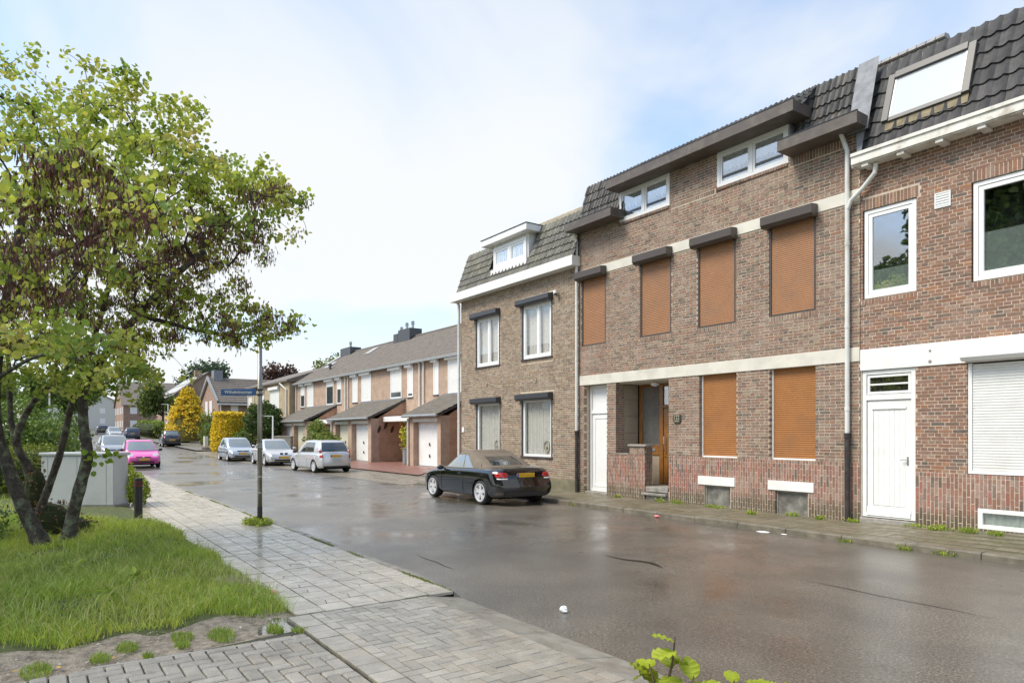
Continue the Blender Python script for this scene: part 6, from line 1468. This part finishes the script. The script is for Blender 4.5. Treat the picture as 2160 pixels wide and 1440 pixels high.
mass('clipped_hedge', 'low clipped yellow green hedge beyond the grey cabinet', 'hedge', [((-22.0 - .9 * i, .1 + .28 * i - 1.2, .75), (.75, .65, .62)) for i in range(6)], 9000, .06, [(.20, .24, .04, 3), (.15, .20, .035, 3), (.26, .28, .05, 1)], shell=.3)
mass('garden_shrub', 'tall leafy garden shrub seen between the tree trunks', 'shrub', [((-34, -1.0, 1.7), (2.0, 1.6, 1.5)), ((-32.5, .2, 1.2), (1.4, 1.2, 1.1)), ((-36, .6, 1.5), (1.6, 1.4, 1.3))], 7000, .13, GRN, shell=.4)
mass('garden_shrub', 'dark garden shrub beside the low clipped hedge', 'shrub', [((-27, -3.2, 1.4), (1.8, 1.5, 1.4)), ((-29, -2.4, 1.1), (1.2, 1.1, 1.0))], 5000, .11, GRN + DGRN, shell=.4)
mass('garden_shrub', 'olive shrub spreading beside the golden conifer', 'shrub', [((-70, 14.4, 1.5), (1.7, 1.4, 1.4)), ((-67.4, 14.6, 1.2), (1.5, 1.2, 1.05)), ((-72.6, 14.6, 2.1), (1.3, 1.2, 1.8))], 5200, .16, OLIVE + GRN, shell=.4)
mass('garden_shrub', 'small green shrub next to the golden column', 'shrub', [((-57.3, 13.7, 1.0), (1.0, .8, .95)), ((-58.0, 14.6, 1.4), (.9, .9, 1.1))], 2600, .12, GRN, shell=.4)
mass('street_hedge', 'dark clipped hedge right of the charcoal city car', 'hedge', [((-80 - 1.3 * i, 13.0, 1.5 + .02 * i), (1.1, .8, .8)) for i in range(4)], 5000, .12, DGRN + GRN, shell=.3)
mass('street_hedge', 'leafy hedge lining the pavement beyond the charcoal city car', 'hedge', [((-96 - 2.4 * i, 13.0, 2.2 + .05 * i), (1.9, 1.0, 1.1)) for i in range(7)], 9000, .17, GRN + LIME[:1], shell=.35)
M_FARLEAF = leaf_mat('far_leaf', .6, .2, .25)
def tree(label, x, y, zb, h, w, pal, n, size, trunk=.35, name='street_tree', seed=0, group='trees further up the street'):
    r_ = np.random.default_rng(seed + 40); bl = []
    for i in range(9):
        a = r_.uniform(0, 6.28); q = r_.uniform(.2, .62) * w; z = zb + h * r_.uniform(.45, .88); bl.append(((x + q * math.cos(a), y + q * math.sin(a), z), (w * r_.uniform(.3, .5), w * r_.uniform(.3, .5), h * r_.uniform(.12, .2))))
    return mass(name, label, 'tree', bl, n, size, pal, [((x, y, zb - .2), (x, y, zb + h * .7), trunk * .5)] + [((x, y, zb + h * .35), b[0], trunk * .22) for b in bl[:5]], group, M_FARLEAF, .9, .9)
tree('mid green street tree right behind the pink car and the grey car', -104, 1.0, 1.2, 8.5, 3.4, GRN, 5200, .24, seed=1)
tree('broad green tree beyond the golden conifer', -110, 15.5, 1.4, 8.0, 3.6, GRN + OLIVE, 5200, .26, seed=2)
tree('tall dark green tree behind the second distant house', -140, -6, 2.0, 13, 5.5, DGRN + GRN, 6000, .36, seed=3)
tree('pale green tree at the far end of the street', -175, 9, 2.5, 12, 6, GRN + LIME[1:2], 5500, .42, seed=4)
tree('bright green garden tree behind the judas tree trunks', -48, -2.6, .2, 6.5, 3.0, GRN + LIME[1:2], 6500, .17, seed=5)
tree('bushy garden tree between the two houses across the lawn', -66, -3.0, .6, 7.0, 3.2, GRN, 6000, .2, seed=6)
tree('purple leaved tree rising behind the gabled house', -112, 34, 1.5, 11.5, 4.4, PURP, 5000, .32, seed=7)
tree('yellow green tree beside the purple leaved tree', -100, 37, 1.5, 13, 4.2, OLIVE + LIME[1:2], 5000, .3, seed=8)
tree('blue green spreading cedar behind the solar panel house', -150, 30, 2, 15, 6.5, [(.10, .15, .09, 1), (.08, .13, .08, 1)], 4500, .4, seed=9)
tree('leafy tree at the bend beyond the dark navy car', -150, 4.5, 2.2, 9, 4.0, GRN, 5000, .34, seed=10)
tree('tall leafy tree mirrored in the upper window of the red brick house', -18.0, -9.5, 0, 10.3, 4.6, DGRN + GRN, 12000, .26, seed=11, group=None)
tree('second tall leafy tree mirrored in the upper window of the red brick house', -12.3, -10.5, 0, 17.0, 5.6, DGRN + GRN, 15000, .3, seed=12, group=None)
# ---------------------------------------------------------------- grass
def grass(name, X, Y, Z, h, w, cols, parent=None, lean=.55):
    n = len(X); a = RG.uniform(0, 6.283, n); b = RG.uniform(0, 6.283, n); l = RG.uniform(.15, 1, n) * lean
    wx, wy = np.cos(a) * w * .5, np.sin(a) * w * .5; lx, ly = np.cos(b) * l * h, np.sin(b) * l * h
    def P(fx, fy, fz, s): return np.stack([X + lx * fx + wx * s, Y + ly * fy + wy * s, Z + h * fz], 1)
    V = np.stack([P(0, 0, -.05, 1), P(0, 0, -.05, -1), P(.32, .32, .55, .75), P(.32, .32, .55, -.75), P(1, 1, .88, 0)], 1).reshape(-1, 3)
    i = np.arange(n)[:, None] * 5; F = np.concatenate([i + np.array([[0, 1, 2]]), i + np.array([[1, 3, 2]]), i + np.array([[2, 3, 4]])], 1).reshape(-1, 3)
    return np_mesh(name, V, F, M_GRASS, np.repeat(cols, 3, 0), parent)
def gnd(X, Y): return LP - .03 + .07 * np.clip((-6.4 - X) / 2, 0, 1) * np.clip((2.15 - Y) / .6, 0, 1)
V = []; F = []
gxs = np.linspace(-6.35, -30, 60); gys = np.linspace(-9, 2.0, 40)
for x in gxs:
    for y in gys: V.append((x, y, float(gnd(np.array([x]), np.array([y]))[0]) + .004 - (.05 if y > 1.95 else 0) - (.04 if x > -6.5 else 0)))
for i in range(59):
    for j in range(39): F.append((i * 40 + j, i * 40 + j + 1, (i + 1) * 40 + j + 1, (i + 1) * 40 + j))
tag(np_mesh('lawn', V, F, pm('lawn_soil', (.085, .10, .032), .95, var=.4, scale=9), None, None, True), kind='structure')
def edge_x(Y): return -6.58 + .16 * np.sin(Y * 3.1 + .5) + .09 * np.sin(Y * 8.3) - .12 * (Y < 1.0) + .14 * np.clip(Y - 1.3, 0, .6)
GX = []; GYs = []
for n, (xa, xb), (ya, yb) in ((95000, (-10.5, -6.0), (-2.4, 2.15)), (60000, (-16.5, -10.5), (-3.5, 2.1)), (14000, (-30, -16.5), (-6, 1.4))):
    x = RG.uniform(xa, xb, n); y = RG.uniform(ya, yb, n); nz_ = RG.normal(0, .05, n)
    ok = (x < edge_x(y) + nz_) & (y < 2.02 + .05 * np.sin(x * 2.3) + nz_ * .6) & ~((x < -14.9) & (y > .1) & (x > -18.3)) & ~((x < -14.6) & (y > 1.3))
    GX.append(x[ok]); GYs.append(y[ok])
X = np.concatenate(GX); Y = np.concatenate(GYs)
patch = np.sin(X * 2.1 + 1.3 * np.sin(Y * 1.7)) * np.sin(Y * 2.7 + .8 * np.sin(X * 1.3)); hgt = (.064 + .034 * patch + .02 * np.sin(X * 5.3) * np.sin(Y * 6.1)) * RG.uniform(.4, 1.75, len(X)); far = X < -13; hgt = np.where(far, hgt * 1.15, hgt)
bare = (np.sin(X * 1.9 + 4) * np.sin(Y * 2.3 + 1) + .25 * np.sin(X * 7) * np.sin(Y * 6) > .80) & (RG.uniform(size=len(X)) < .7); X, Y, hgt, patch = X[~bare], Y[~bare], hgt[~bare], patch[~bare]
cols = palette(len(X), [(.27, .38, .06, 4), (.20, .31, .05, 3), (.35, .44, .085, 2), (.42, .42, .15, .9), (.15, .24, .05, 1.5)], .15) * (1 + .15 * patch[:, None])
tone = np.sin(X * .9 + 2.0 * np.sin(Y * .8)) * np.sin(Y * 1.3 + 1.0); cols = np.array([[1.42, 1.3, 1.3]]) * cols * (1 + .22 * tone[:, None] * np.array([[1.2, .8, .6]]))
tag(grass('grass', X, Y, gnd(X, Y), hgt, np.where(X > -10.5, .006, .010) * RG.uniform(.7, 1.3, len(X)), cols, None, .95), 'long wet green grass of the lawn around the tree', 'grass', kind='stuff')
k = RG.uniform(size=len(X)) < .085; nk = int(k.sum())
tag(grass('tall_grass', X[k], Y[k], gnd(X[k], Y[k]), RG.uniform(.11, .24, nk), np.full(nk, .0065), palette(nk, [(.42, .50, .14, 3), (.50, .52, .22, 1.5), (.30, .42, .09, 2), (.48, .42, .22, .7)]), None, 1.6), 'pale arching blades standing above the lawn', 'grass', kind='stuff')
for i, (x, y, lab) in enumerate(((-8.6, .95, 'broad leaved weed in the thin patch of the lawn'), (-7.9, .62, 'small broad leaved weed near the lawn edge'), (-9.4, .35, 'broad leaved weed halfway to the tree'))):
    r = root_w('lawn_weed', lab, 'weed', (x, y, .1)); P = np.array([[x, y, .13]] * 16) + RG.normal(size=(16, 3)) * .03; a = RG.uniform(0, 6.28, 16)
    leaves('leaves', P, RG.uniform(.10, .19, 16), palette(16, [(.30, .42, .08, 1), (.36, .45, .11, 1)]), M_LEAF, r, 1.2, .5, D=np.stack([np.cos(a), np.sin(a), RG.uniform(.1, .9, 16)], 1))
def tuft(label, x, y, z, rx, ry, n, h, group=None, pal=None, wide=.006, cat='grass tuft', name='grass_tuft', leafy=0):
    r = root_w(name, label, cat, (x, y, z), group)
    d = np.sqrt(RG.uniform(size=n)); a = RG.uniform(0, 6.283, n)
    pal = pal or [(.27, .38, .06, 3), (.34, .42, .08, 2), (.20, .30, .05, 1)]
    grass('blades', x + rx * d * np.cos(a), y + ry * d * np.sin(a), np.full(n, z), h * RG.uniform(.5, 1.3, n), np.full(n, wide), palette(n, pal), r, 1.0)
    if leafy:
        P = np.array([x, y, z + h * .5]) + RG.normal(size=(leafy, 3)) * np.array([rx * .5, ry * .5, h * .25]); leaves('leaves', P, RG.uniform(.03, .06, leafy), palette(leafy, LIME), M_LEAF, r, 1.0, .6)
    return r
SOILT = [(-6.02, 1.72, .16, .06, 260, 'pavers corner'), (-6.10, 1.30, .22, .10, 420, ''), (-6.22, 1.02, .16, .08, 300, ''), (-5.98, .98, .09, .06, 160, ''), (-6.16, .62, .14, .08, 240, ''), (-5.98, .42, .12, .07, 200, ''), (-5.92, .02, .2, .1, 320, ''), (-5.86, 1.88, .10, .06, 130, ''), (-5.84, .72, .06, .04, 80, '')]
names_ = ['grass tuft standing in the rain puddle', 'widest grass tuft on the bare soil', 'second wide grass tuft on the bare soil', 'small round grass tuft near the dark pavers', 'grass tuft midway along the bare soil', 'grass tuft beside a fallen yellow leaf', 'large grass tuft at the end of the bare soil', 'tiny tuft at the puddle edge by the border pavers', 'tiny tuft between soil and dark pavers']
for (x, y, rx, ry, n, _), nm in zip(SOILT, names_): tuft(nm, x, y, LP - .03, rx, ry, n, .045)
tuft('mat of weeds around the foot of the sign pole', -13.05, 3.42, LP, .42, .22, 1500, .10, cat='weeds', name='weed_mat', leafy=260, pal=[(.22, .29, .06, 2), (.28, .33, .08, 2), (.15, .22, .04, 1)])
WD = [(-12.70, 10.78, 'weed tuft in the gutter beside the convertible'), (-12.9, 12.42, 'small weed at the foot of the narrow white side door'), (-11.45, 12.42, 'leafy weed at the foot of the porch steps'), (-10.95, 12.45, 'small weed below the house number'), (-10.0, 12.47, 'weed growing before the first cellar grille'), (-9.75, 12.45, 'second weed growing before the first cellar grille'),
      (-8.62, 12.05, 'flat weed out on the pavement before the second cellar grille'), (-7.95, 12.45, 'weed at the right edge of the second cellar grille'), (-7.35, 12.42, 'bright leafy weed left of the black drainpipe'), (-6.72, 12.45, 'leafy weed between black drainpipe and white door'), (-5.62, 12.42, 'bright weed at the right foot of the white plank door'),
      (-5.2, 12.3, 'flat weed patch below the soldier bricks of the red house'), (-4.75, 12.3, 'weed patch left of the white cellar window'), (-4.35, 12.2, 'weed patch below the white cellar window'), (-5.95, 10.77, 'weed in the kerb gutter near the scrap of paper'), (-5.0, 10.76, 'grass tuft in the kerb gutter opposite the plank door'), (-4.45, 10.76, 'wider grass tuft in the kerb gutter opposite the roller shutter')]
for i, (x, y, nm) in enumerate(WD):
    tuft(nm, x, y, .10 + (zr(x, y) - .10) if y > 11 else .0 + .0, RG.uniform(.08, .2), RG.uniform(.04, .08), int(RG.integers(90, 200)), RG.uniform(.05, .09), 'weeds along the pavement', cat='weed', name='weed', leafy=int(RG.integers(14, 40)))
# moss lines in the kerb joint
MX = RG.uniform(-22, -6.3, 5200); MX = MX[(np.sin(MX * 1.7) + np.sin(MX * 4.1) + RG.normal(0, .4, len(MX))) > .3]
tag(grass('kerb_moss', MX, 3.652 + RG.normal(0, .012, len(MX)), np.full(len(MX), LP - .004), RG.uniform(.008, .03, len(MX)), np.full(len(MX), .012), palette(len(MX), [(.17, .22, .03, 1), (.22, .26, .04, 1)])), 'line of moss in the joint along the left kerb', 'moss', kind='stuff')
# ivy and brown undergrowth between the stems
mass('undergrowth', 'dark green ivy growing below the leaning trunk', 'shrub', [((-12.9, -.9, .35), (.8, .7, .4)), ((-13.6, -1.4, .4), (.9, .8, .45)), ((-12.3, -1.3, .3), (.6, .6, .3))], 3800, .05, DGRN + GRN, shell=.6)
mass('dry_plant', 'brown withered plant at the foot of the thin middle trunk', 'shrub', [((-13.35, .25, .35), (.35, .35, .35)), ((-13.5, .5, .2), (.4, .4, .22)), ((-13.8, .05, .7), (.22, .2, .6))], 1500, .04, [(.16, .09, .05, 2), (.22, .14, .08, 1), (.12, .12, .05, 1)], shell=.9)
# hornbeam hedge below the camera: only its top shoots rise into view
HB = root_w('hornbeam_hedge', 'fresh hornbeam shoots with ribbed leaves rising beside the road', 'hedge', (-.75, 1.75, 0))
def hornbeam_leaf(o, ang, pitch, s, col, curl):
    """one pleated leaf: midrib with ribs folded to both sides"""
    d = Vector((math.cos(ang) * math.cos(pitch), math.sin(ang) * math.cos(pitch), math.sin(pitch))); side = d.cross(Vector((0, 0, 1))).normalized(); nn = side.cross(d).normalized(); m = 9; mb = MB()
    L0 = []; 
    for i in range(m + 1):
        t = i / m; w = .36 * s * math.sin(math.pi * min(1, t * .93 + .05)) ** .8; c = Vector(o) + d * (s * t) - nn * (curl * s * t * t); z = .05 * s * (1 if i % 2 else -1)
        L0.append((c, c + side * w + nn * (.12 * w + z), c - side * w + nn * (.12 * w + z)))
    vs_ = [tuple(p) for q in L0 for p in q]; fs = []
    for i in range(m): a, b = 3 * i, 3 * i + 3; fs += [(a, a + 1, b + 1, b), (a, b, b + 2, a + 2)]
    mb.add(vs_, fs, col); return mb.build('leaf', M_LEAF, HB, attr=True, smooth=False)
rh = random.Random(9)
def shoot(x, y, z0, h, nl, lean, s=.095):
    top = (x + lean[0], y + lean[1], z0 + h); MB().tube([(x, y, 0), (x, y, z0), ((x + top[0]) / 2 + .005, (y + top[1]) / 2, z0 + h * .5), top], [.006, .004, .003, .0015], 6).build('stem', pm('hornbeam_twig', (.10, .06, .035), .7), HB)
    for i in range(nl):
        t = (i + .3) / nl; p = (x + lean[0] * t, y + lean[1] * t, z0 + h * t); g = rh.uniform(.8, 1.2)
        hornbeam_leaf(p, rh.uniform(0, 6.28), rh.uniform(-.3, .7), s * rh.uniform(.7, 1.15) * (1.1 - .4 * t), (.34 * g, .40 * g, .035), rh.uniform(.1, .5))
RGT, FWD = Vector((.575, .818, 0)), Vector((-.818, .575, 0))
def camp(X, Z): v = RGT * X + FWD * Z; return v.x, v.y
for X, Z, z0, h, nl, ln in ((.385, 1.70, 1.12, .125, 6, (.010, .02)), (.36, 1.72, 1.09, .075, 6, (-.02, .0)), (.42, 1.66, 1.09, .07, 6, (.01, .02)), (.50, 1.70, 1.03, .08, 5, (.0, .01)), (.545, 1.72, 1.06, .07, 6, (.01, .01)), (.585, 1.70, 1.05, .07, 5, (.01, -.01)), (.63, 1.72, 1.05, .065, 5, (.0, .02)), (.665, 1.70, 1.05, .065, 5, (.01, .0)), (.72, 1.72, 1.03, .07, 5, (-.01, .01)), (.77, 1.72, 1.03, .07, 5, (.01, .01)), (.33, 1.66, 1.0, .08, 6, (0, 0)), (.46, 1.64, 1.0, .07, 6, (0, 0)), (.6, 1.64, 1.0, .07, 6, (0, 0))):
    x, y = camp(X, Z); shoot(x, y, z0, h, nl, ln)
# grit and small stones on the bare soil
n = 2600; X = RG.uniform(-7.0, -5.70, n); Y = RG.uniform(-1.2, 1.85, n); k = X > edge_x(Y) - .25; X, Y = X[k], Y[k]; n = len(X); S = RG.uniform(.002, .007, n) * (1 + 1.2 * (RG.uniform(size=n) < .06))
oct_ = np.array([(1, 0, 0), (0, 1, 0), (-1, 0, 0), (0, -1, 0), (0, 0, .8)]); V = (np.stack([X, Y, np.full(n, LP - .034)], 1)[:, None] + oct_[None] * S[:, None, None] * RG.uniform(.6, 1.3, (n, 5, 1))).reshape(-1, 3)
i = np.arange(n)[:, None] * 5; F = np.concatenate([i + np.array([q]) for q in ((0, 1, 4), (1, 2, 4), (2, 3, 4), (3, 0, 4))], 1).reshape(-1, 3)
tag(np_mesh('grit', V, F, pm('grit_stones', (0, 0, 0), .8, var=.2, src='attr'), np.repeat(palette(n, [(.45, .40, .33, 2), (.28, .24, .19, 2), (.6, .56, .48, .6)]), 4, 0)), 'small stones and grit on the bare soil strip', 'grit', kind='stuff')
# ================================================================ street furniture and litter
SP = root_w('street_sign', 'grey steel pole carrying the blue street name sign, weeds at its foot', 'street sign', (-13.11, 3.47, LP))
m = MB(); m.tube([(-13.11, 3.47, LP + .30), (-13.11, 3.47, 3.45)], .0425, 16); m.lathe([(.0425, 0), (.035, .02), (0, .03)], (-13.11, 3.47, 3.45), n=16); m.build('pole', pm('dull_steel_pole', (.33, .31, .27), .38, metal=.75, var=.12, scale=6), SP, smooth=True)
MB().tube([(-13.11, 3.47, LP - .02), (-13.11, 3.47, LP + .30)], .046, 16).build('pole_sleeve', M_PLASTIC, SP)
for zz in (1.55, 1.50, .95, .65): MB().lathe([(.046, -.012), (.046, .012)], (-13.11, 3.47, zz), n=16).build('pole_band', M_STEEL, SP)
sgd = Vector((-.60, -.80, 0)).normalized(); sx, sy = sgd.x, sgd.y; nrm = Vector((-sy, sx, 0)); 
if nrm.dot(Vector((13.11, -3.47, 0))) < 0: nrm = -nrm
o0 = Vector((-13.11, 3.47, 2.52)) + sgd * .07
sg = MB(); a, b = o0, o0 + sgd * .66
for t in (1,):
    h = .062; th = .012; vs_ = []
    for p in (a, b):
        for zz in (-h, h):
            for s in (1, -1): q = p + nrm * th * s; vs_.append((q.x, q.y, q.z + zz))
    sg.add(vs_, [(0, 4, 6, 2), (1, 3, 7, 5), (0, 2, 3, 1), (4, 5, 7, 6), (2, 6, 7, 3), (0, 1, 5, 4)])
sgo = sg.build('name_board', pm('blue_enamel', (.06, .15, .42), .3, var=.05, coat=.6), SP, bevel=.003)
tm = link('lettering', text_mesh('Wilhelminastraat', .085, .002, M_UPVC, 'lettering', .001), sgo)
c_ = o0 + sgd * .33 + nrm * .0145; tm.location = c_; xa = nrm.cross(Vector((0, 0, 1))); xa = -xa; rot = Matrix((xa, Vector((0, 0, 1)), nrm)).transposed().to_3x3(); tm.rotation_euler = rot.to_euler(); tm.scale = (.88, 1, 1)
for zz in (-.045, .045): q = Vector((-13.11, 3.47, 2.52 + zz)); MB().box(-.05, .05, -.05, .05, -.012, .012).build('clamp', M_PLASTIC, SP).location = q
# bollard
BO = root_w('bollard', 'black bollard with two red bands at the lawn corner', 'bollard', (-15.13, 1.70, LP))
MB().lathe([(.075, -.05), (.075, .78), (.07, .80), (.0, .805)], (-15.13, 1.70, LP), n=18).build('post', pm('black_bollard_plastic', (.018, .018, .02), .45, var=.1), BO)
for zz in (.66, .72): MB().lathe([(.078, -.014), (.078, .014)], (-15.13, 1.70, LP + zz), n=18).build('red_band', pm('red_reflector', (.16, .015, .015), .5), BO)
# grey distribution cabinet, its front square to the lawn corner
CB = thing('street_cabinet', 'pale grey street cabinet with overhanging lid behind the tree trunks', 'cabinet', (-18.03, .84, .06), math.atan2(.818, .575))
M_CAB = pm('grey_cabinet_enamel', (.52, .54, .54), .4, var=.04, scale=3, dirt=(.33, .35, .33, .3), dscale=1.6)
MB().box(-.81, .81, -.02, .55, .08, 1.20).build('cabinet_body', M_CAB, CB, bevel=.02)
for x0, x1 in ((-.80, -.66), (-.65, -.01), (.0, .64), (.65, .80)): MB().box(x0, x1, -.034, -.021, .10, 1.18).build('door_panel', M_CAB, CB, bevel=.004)
MB().box(-.85, .85, -.055, .58, 1.20, 1.265).build('lid', M_CAB, CB, bevel=.015); MB().box(-.82, .82, -.03, .56, -.02, .08).build('plinth', M_CONC, CB)
tag(flat('cabinet_apron', [(-14.7, 1.62), (-15.9, 2.2), (-19.6, .2), (-18.2, -.7), (-16.2, .1)], LP - .004, M_GREYP), kind='structure')
# lamp posts
for x, y, h, lab in ((-50.9, 14.4, 2.9, 'slender white lamp post in front of the tan house'), (-83.7, 12.3, 4.2, 'pale lamp post next to the golden conifer'), (-70.0, 1.2, 5.0, 'thin grey lamp post beyond the judas tree trunks')):
    lp = root_w('lamp_post', lab, 'lamp post', (x, y, hz(x)))
    MB().tube([(x, y, hz(x)), (x, y, hz(x) + h)], [.075, .05], 10).build('post', M_UPVC, lp); MB().tube([(x, y, hz(x) + h), (x - .5, y - .5, hz(x) + h + .02)], .018, 8).build('arm', M_UPVC, lp); MB().box(x - .75, x - .45, y - .6, y - .48, hz(x) + h - .0, hz(x) + h + .05).build('lamp_head', M_STEEL, lp, bevel=.02)
# low walls and posts of the gardens on the right
tag(MB().box(-66.2, -65.7, 12.6, 12.9, .3, 1.5).build('gate_pillar', M_CREAM), 'pale gate pillar beside the garden hedge', 'pillar')
gw = root_w('garden_wall', 'grey garden wall below the clipped ball tree', 'wall', (-54, 13.4, .2)); MB().box(-56.8, -50.6, 15.6, 15.8, .1, 1.5).build('wall', M_GREYP, gw); MB().box(-56.9, -50.5, 15.55, 15.85, 1.5, 1.56).build('coping', M_CONC, gw)
tag(MB().lathe([(.0, .36), (.5, .32), (.62, .18), (.5, .0), (0, -.1)], (-61.8, 12.2, .36), n=9).build('boulder', pm('brown_rock', (.17, .14, .11), .9, var=.3, bmp=.6, bscale=4)), 'brown boulder at the foot of the golden column', 'rock')
# potted plant and box at the terrace entrance
pp = root_w('potted_plant', 'yellow green potted plant in the entrance beside the single garage', 'plant', (-34.2, 16.9, .05)); MB().lathe([(.14, 0), (.2, .02), (.2, .85), (.22, .86), (.22, .9), (0, .9)], (-34.2, 16.9, .05), n=14).build('pot', pm('grey_pot', (.25, .26, .26), .5), pp)
P = np.array([-34.2, 16.9, 1.5]) + RG.normal(size=(500, 3)) * np.array([.16, .16, .36]); tag(leaves('foliage', P, RG.uniform(.07, .13, 500), palette(500, LIME + GOLD[:1]), M_LEAFD, pp, .4, .6), kind='stuff')
tag(MB().box(-36.0, -35.4, 17.6, 18.1, .05, .55).build('storage_box', M_FROST, None, bevel=.04), 'pale grey box on the red driveway in the recessed entrance', 'box')
# litter
def crumple(name, label, x, y, z, s, mat, seed, flat_=.5):
    r = random.Random(seed); n, k = 9, 6; mb = MB(); vs_ = []
    for i in range(k + 1):
        for j in range(n): a = 2 * math.pi * j / n; p = math.pi * i / k; q = s * r.uniform(.7, 1.15); vs_.append((x + q * math.sin(p) * math.cos(a), y + q * .8 * math.sin(p) * math.sin(a), z + max(.0, s * flat_ * .9 + q * flat_ * math.cos(p))))
    fs = [(i * n + j, i * n + (j + 1) % n, (i + 1) * n + (j + 1) % n, (i + 1) * n + j) for i in range(k) for j in range(n)]; mb.add(vs_, fs); tag(mb.build(name, mat), label, 'litter')
M_PAPER = pm('white_paper', (.82, .82, .80), .7, var=.06); M_PINKP = pm('pink_wrapper', (.75, .22, .22), .5, var=.2, scale=30)
crumple('crumpled_paper', 'white crumpled paper lying on the road near the dropped kerb', -5.18, 4.26, .003, .055, M_PAPER, 1, .6)
crumple('paper_scrap', 'flat white scrap of paper in the gutter by the kerb', -7.35, 10.62, .003, .13, M_PAPER, 2, .06); crumple('paper_scrap', 'smaller white scrap beside the flat paper in the gutter', -6.95, 10.63, .003, .055, M_PAPER, 3, .15)
crumple('candy_wrapper', 'red and white wrapper in the gutter opposite the porch', -9.9, 10.66, .003, .07, M_PINKP, 4, .4); crumple('candy_wrapper', 'pink wrapper on the grey slabs next to the lawn', -7.28, 2.06, LP + .002, .035, M_PINKP, 5, .4)
M_YL = pm('yellow_leaf', (.62, .36, .03), .6, var=.2, scale=40)
for i, (x, y, lab) in enumerate(((-5.93, .50, 'fallen yellow leaf beside the small grass tuft'), (-5.98, -.12, 'fallen yellow leaf near the large grass tuft'), (-5.88, .16, 'fallen orange leaf at the edge of the pavers'))):
    o = MB().add([(0, 0, 0), (.012, .014, .004), (.035, .010, .002), (.045, 0, .006), (.033, -.013, .003), (.012, -.014, .005)], [(0, 1, 2, 3), (0, 3, 4, 5)]).build('fallen_leaf', M_YL); o.location = (x, y, LP - .012); o.rotation_euler = (0, 0, i * 1.7); tag(o, lab, 'leaf')
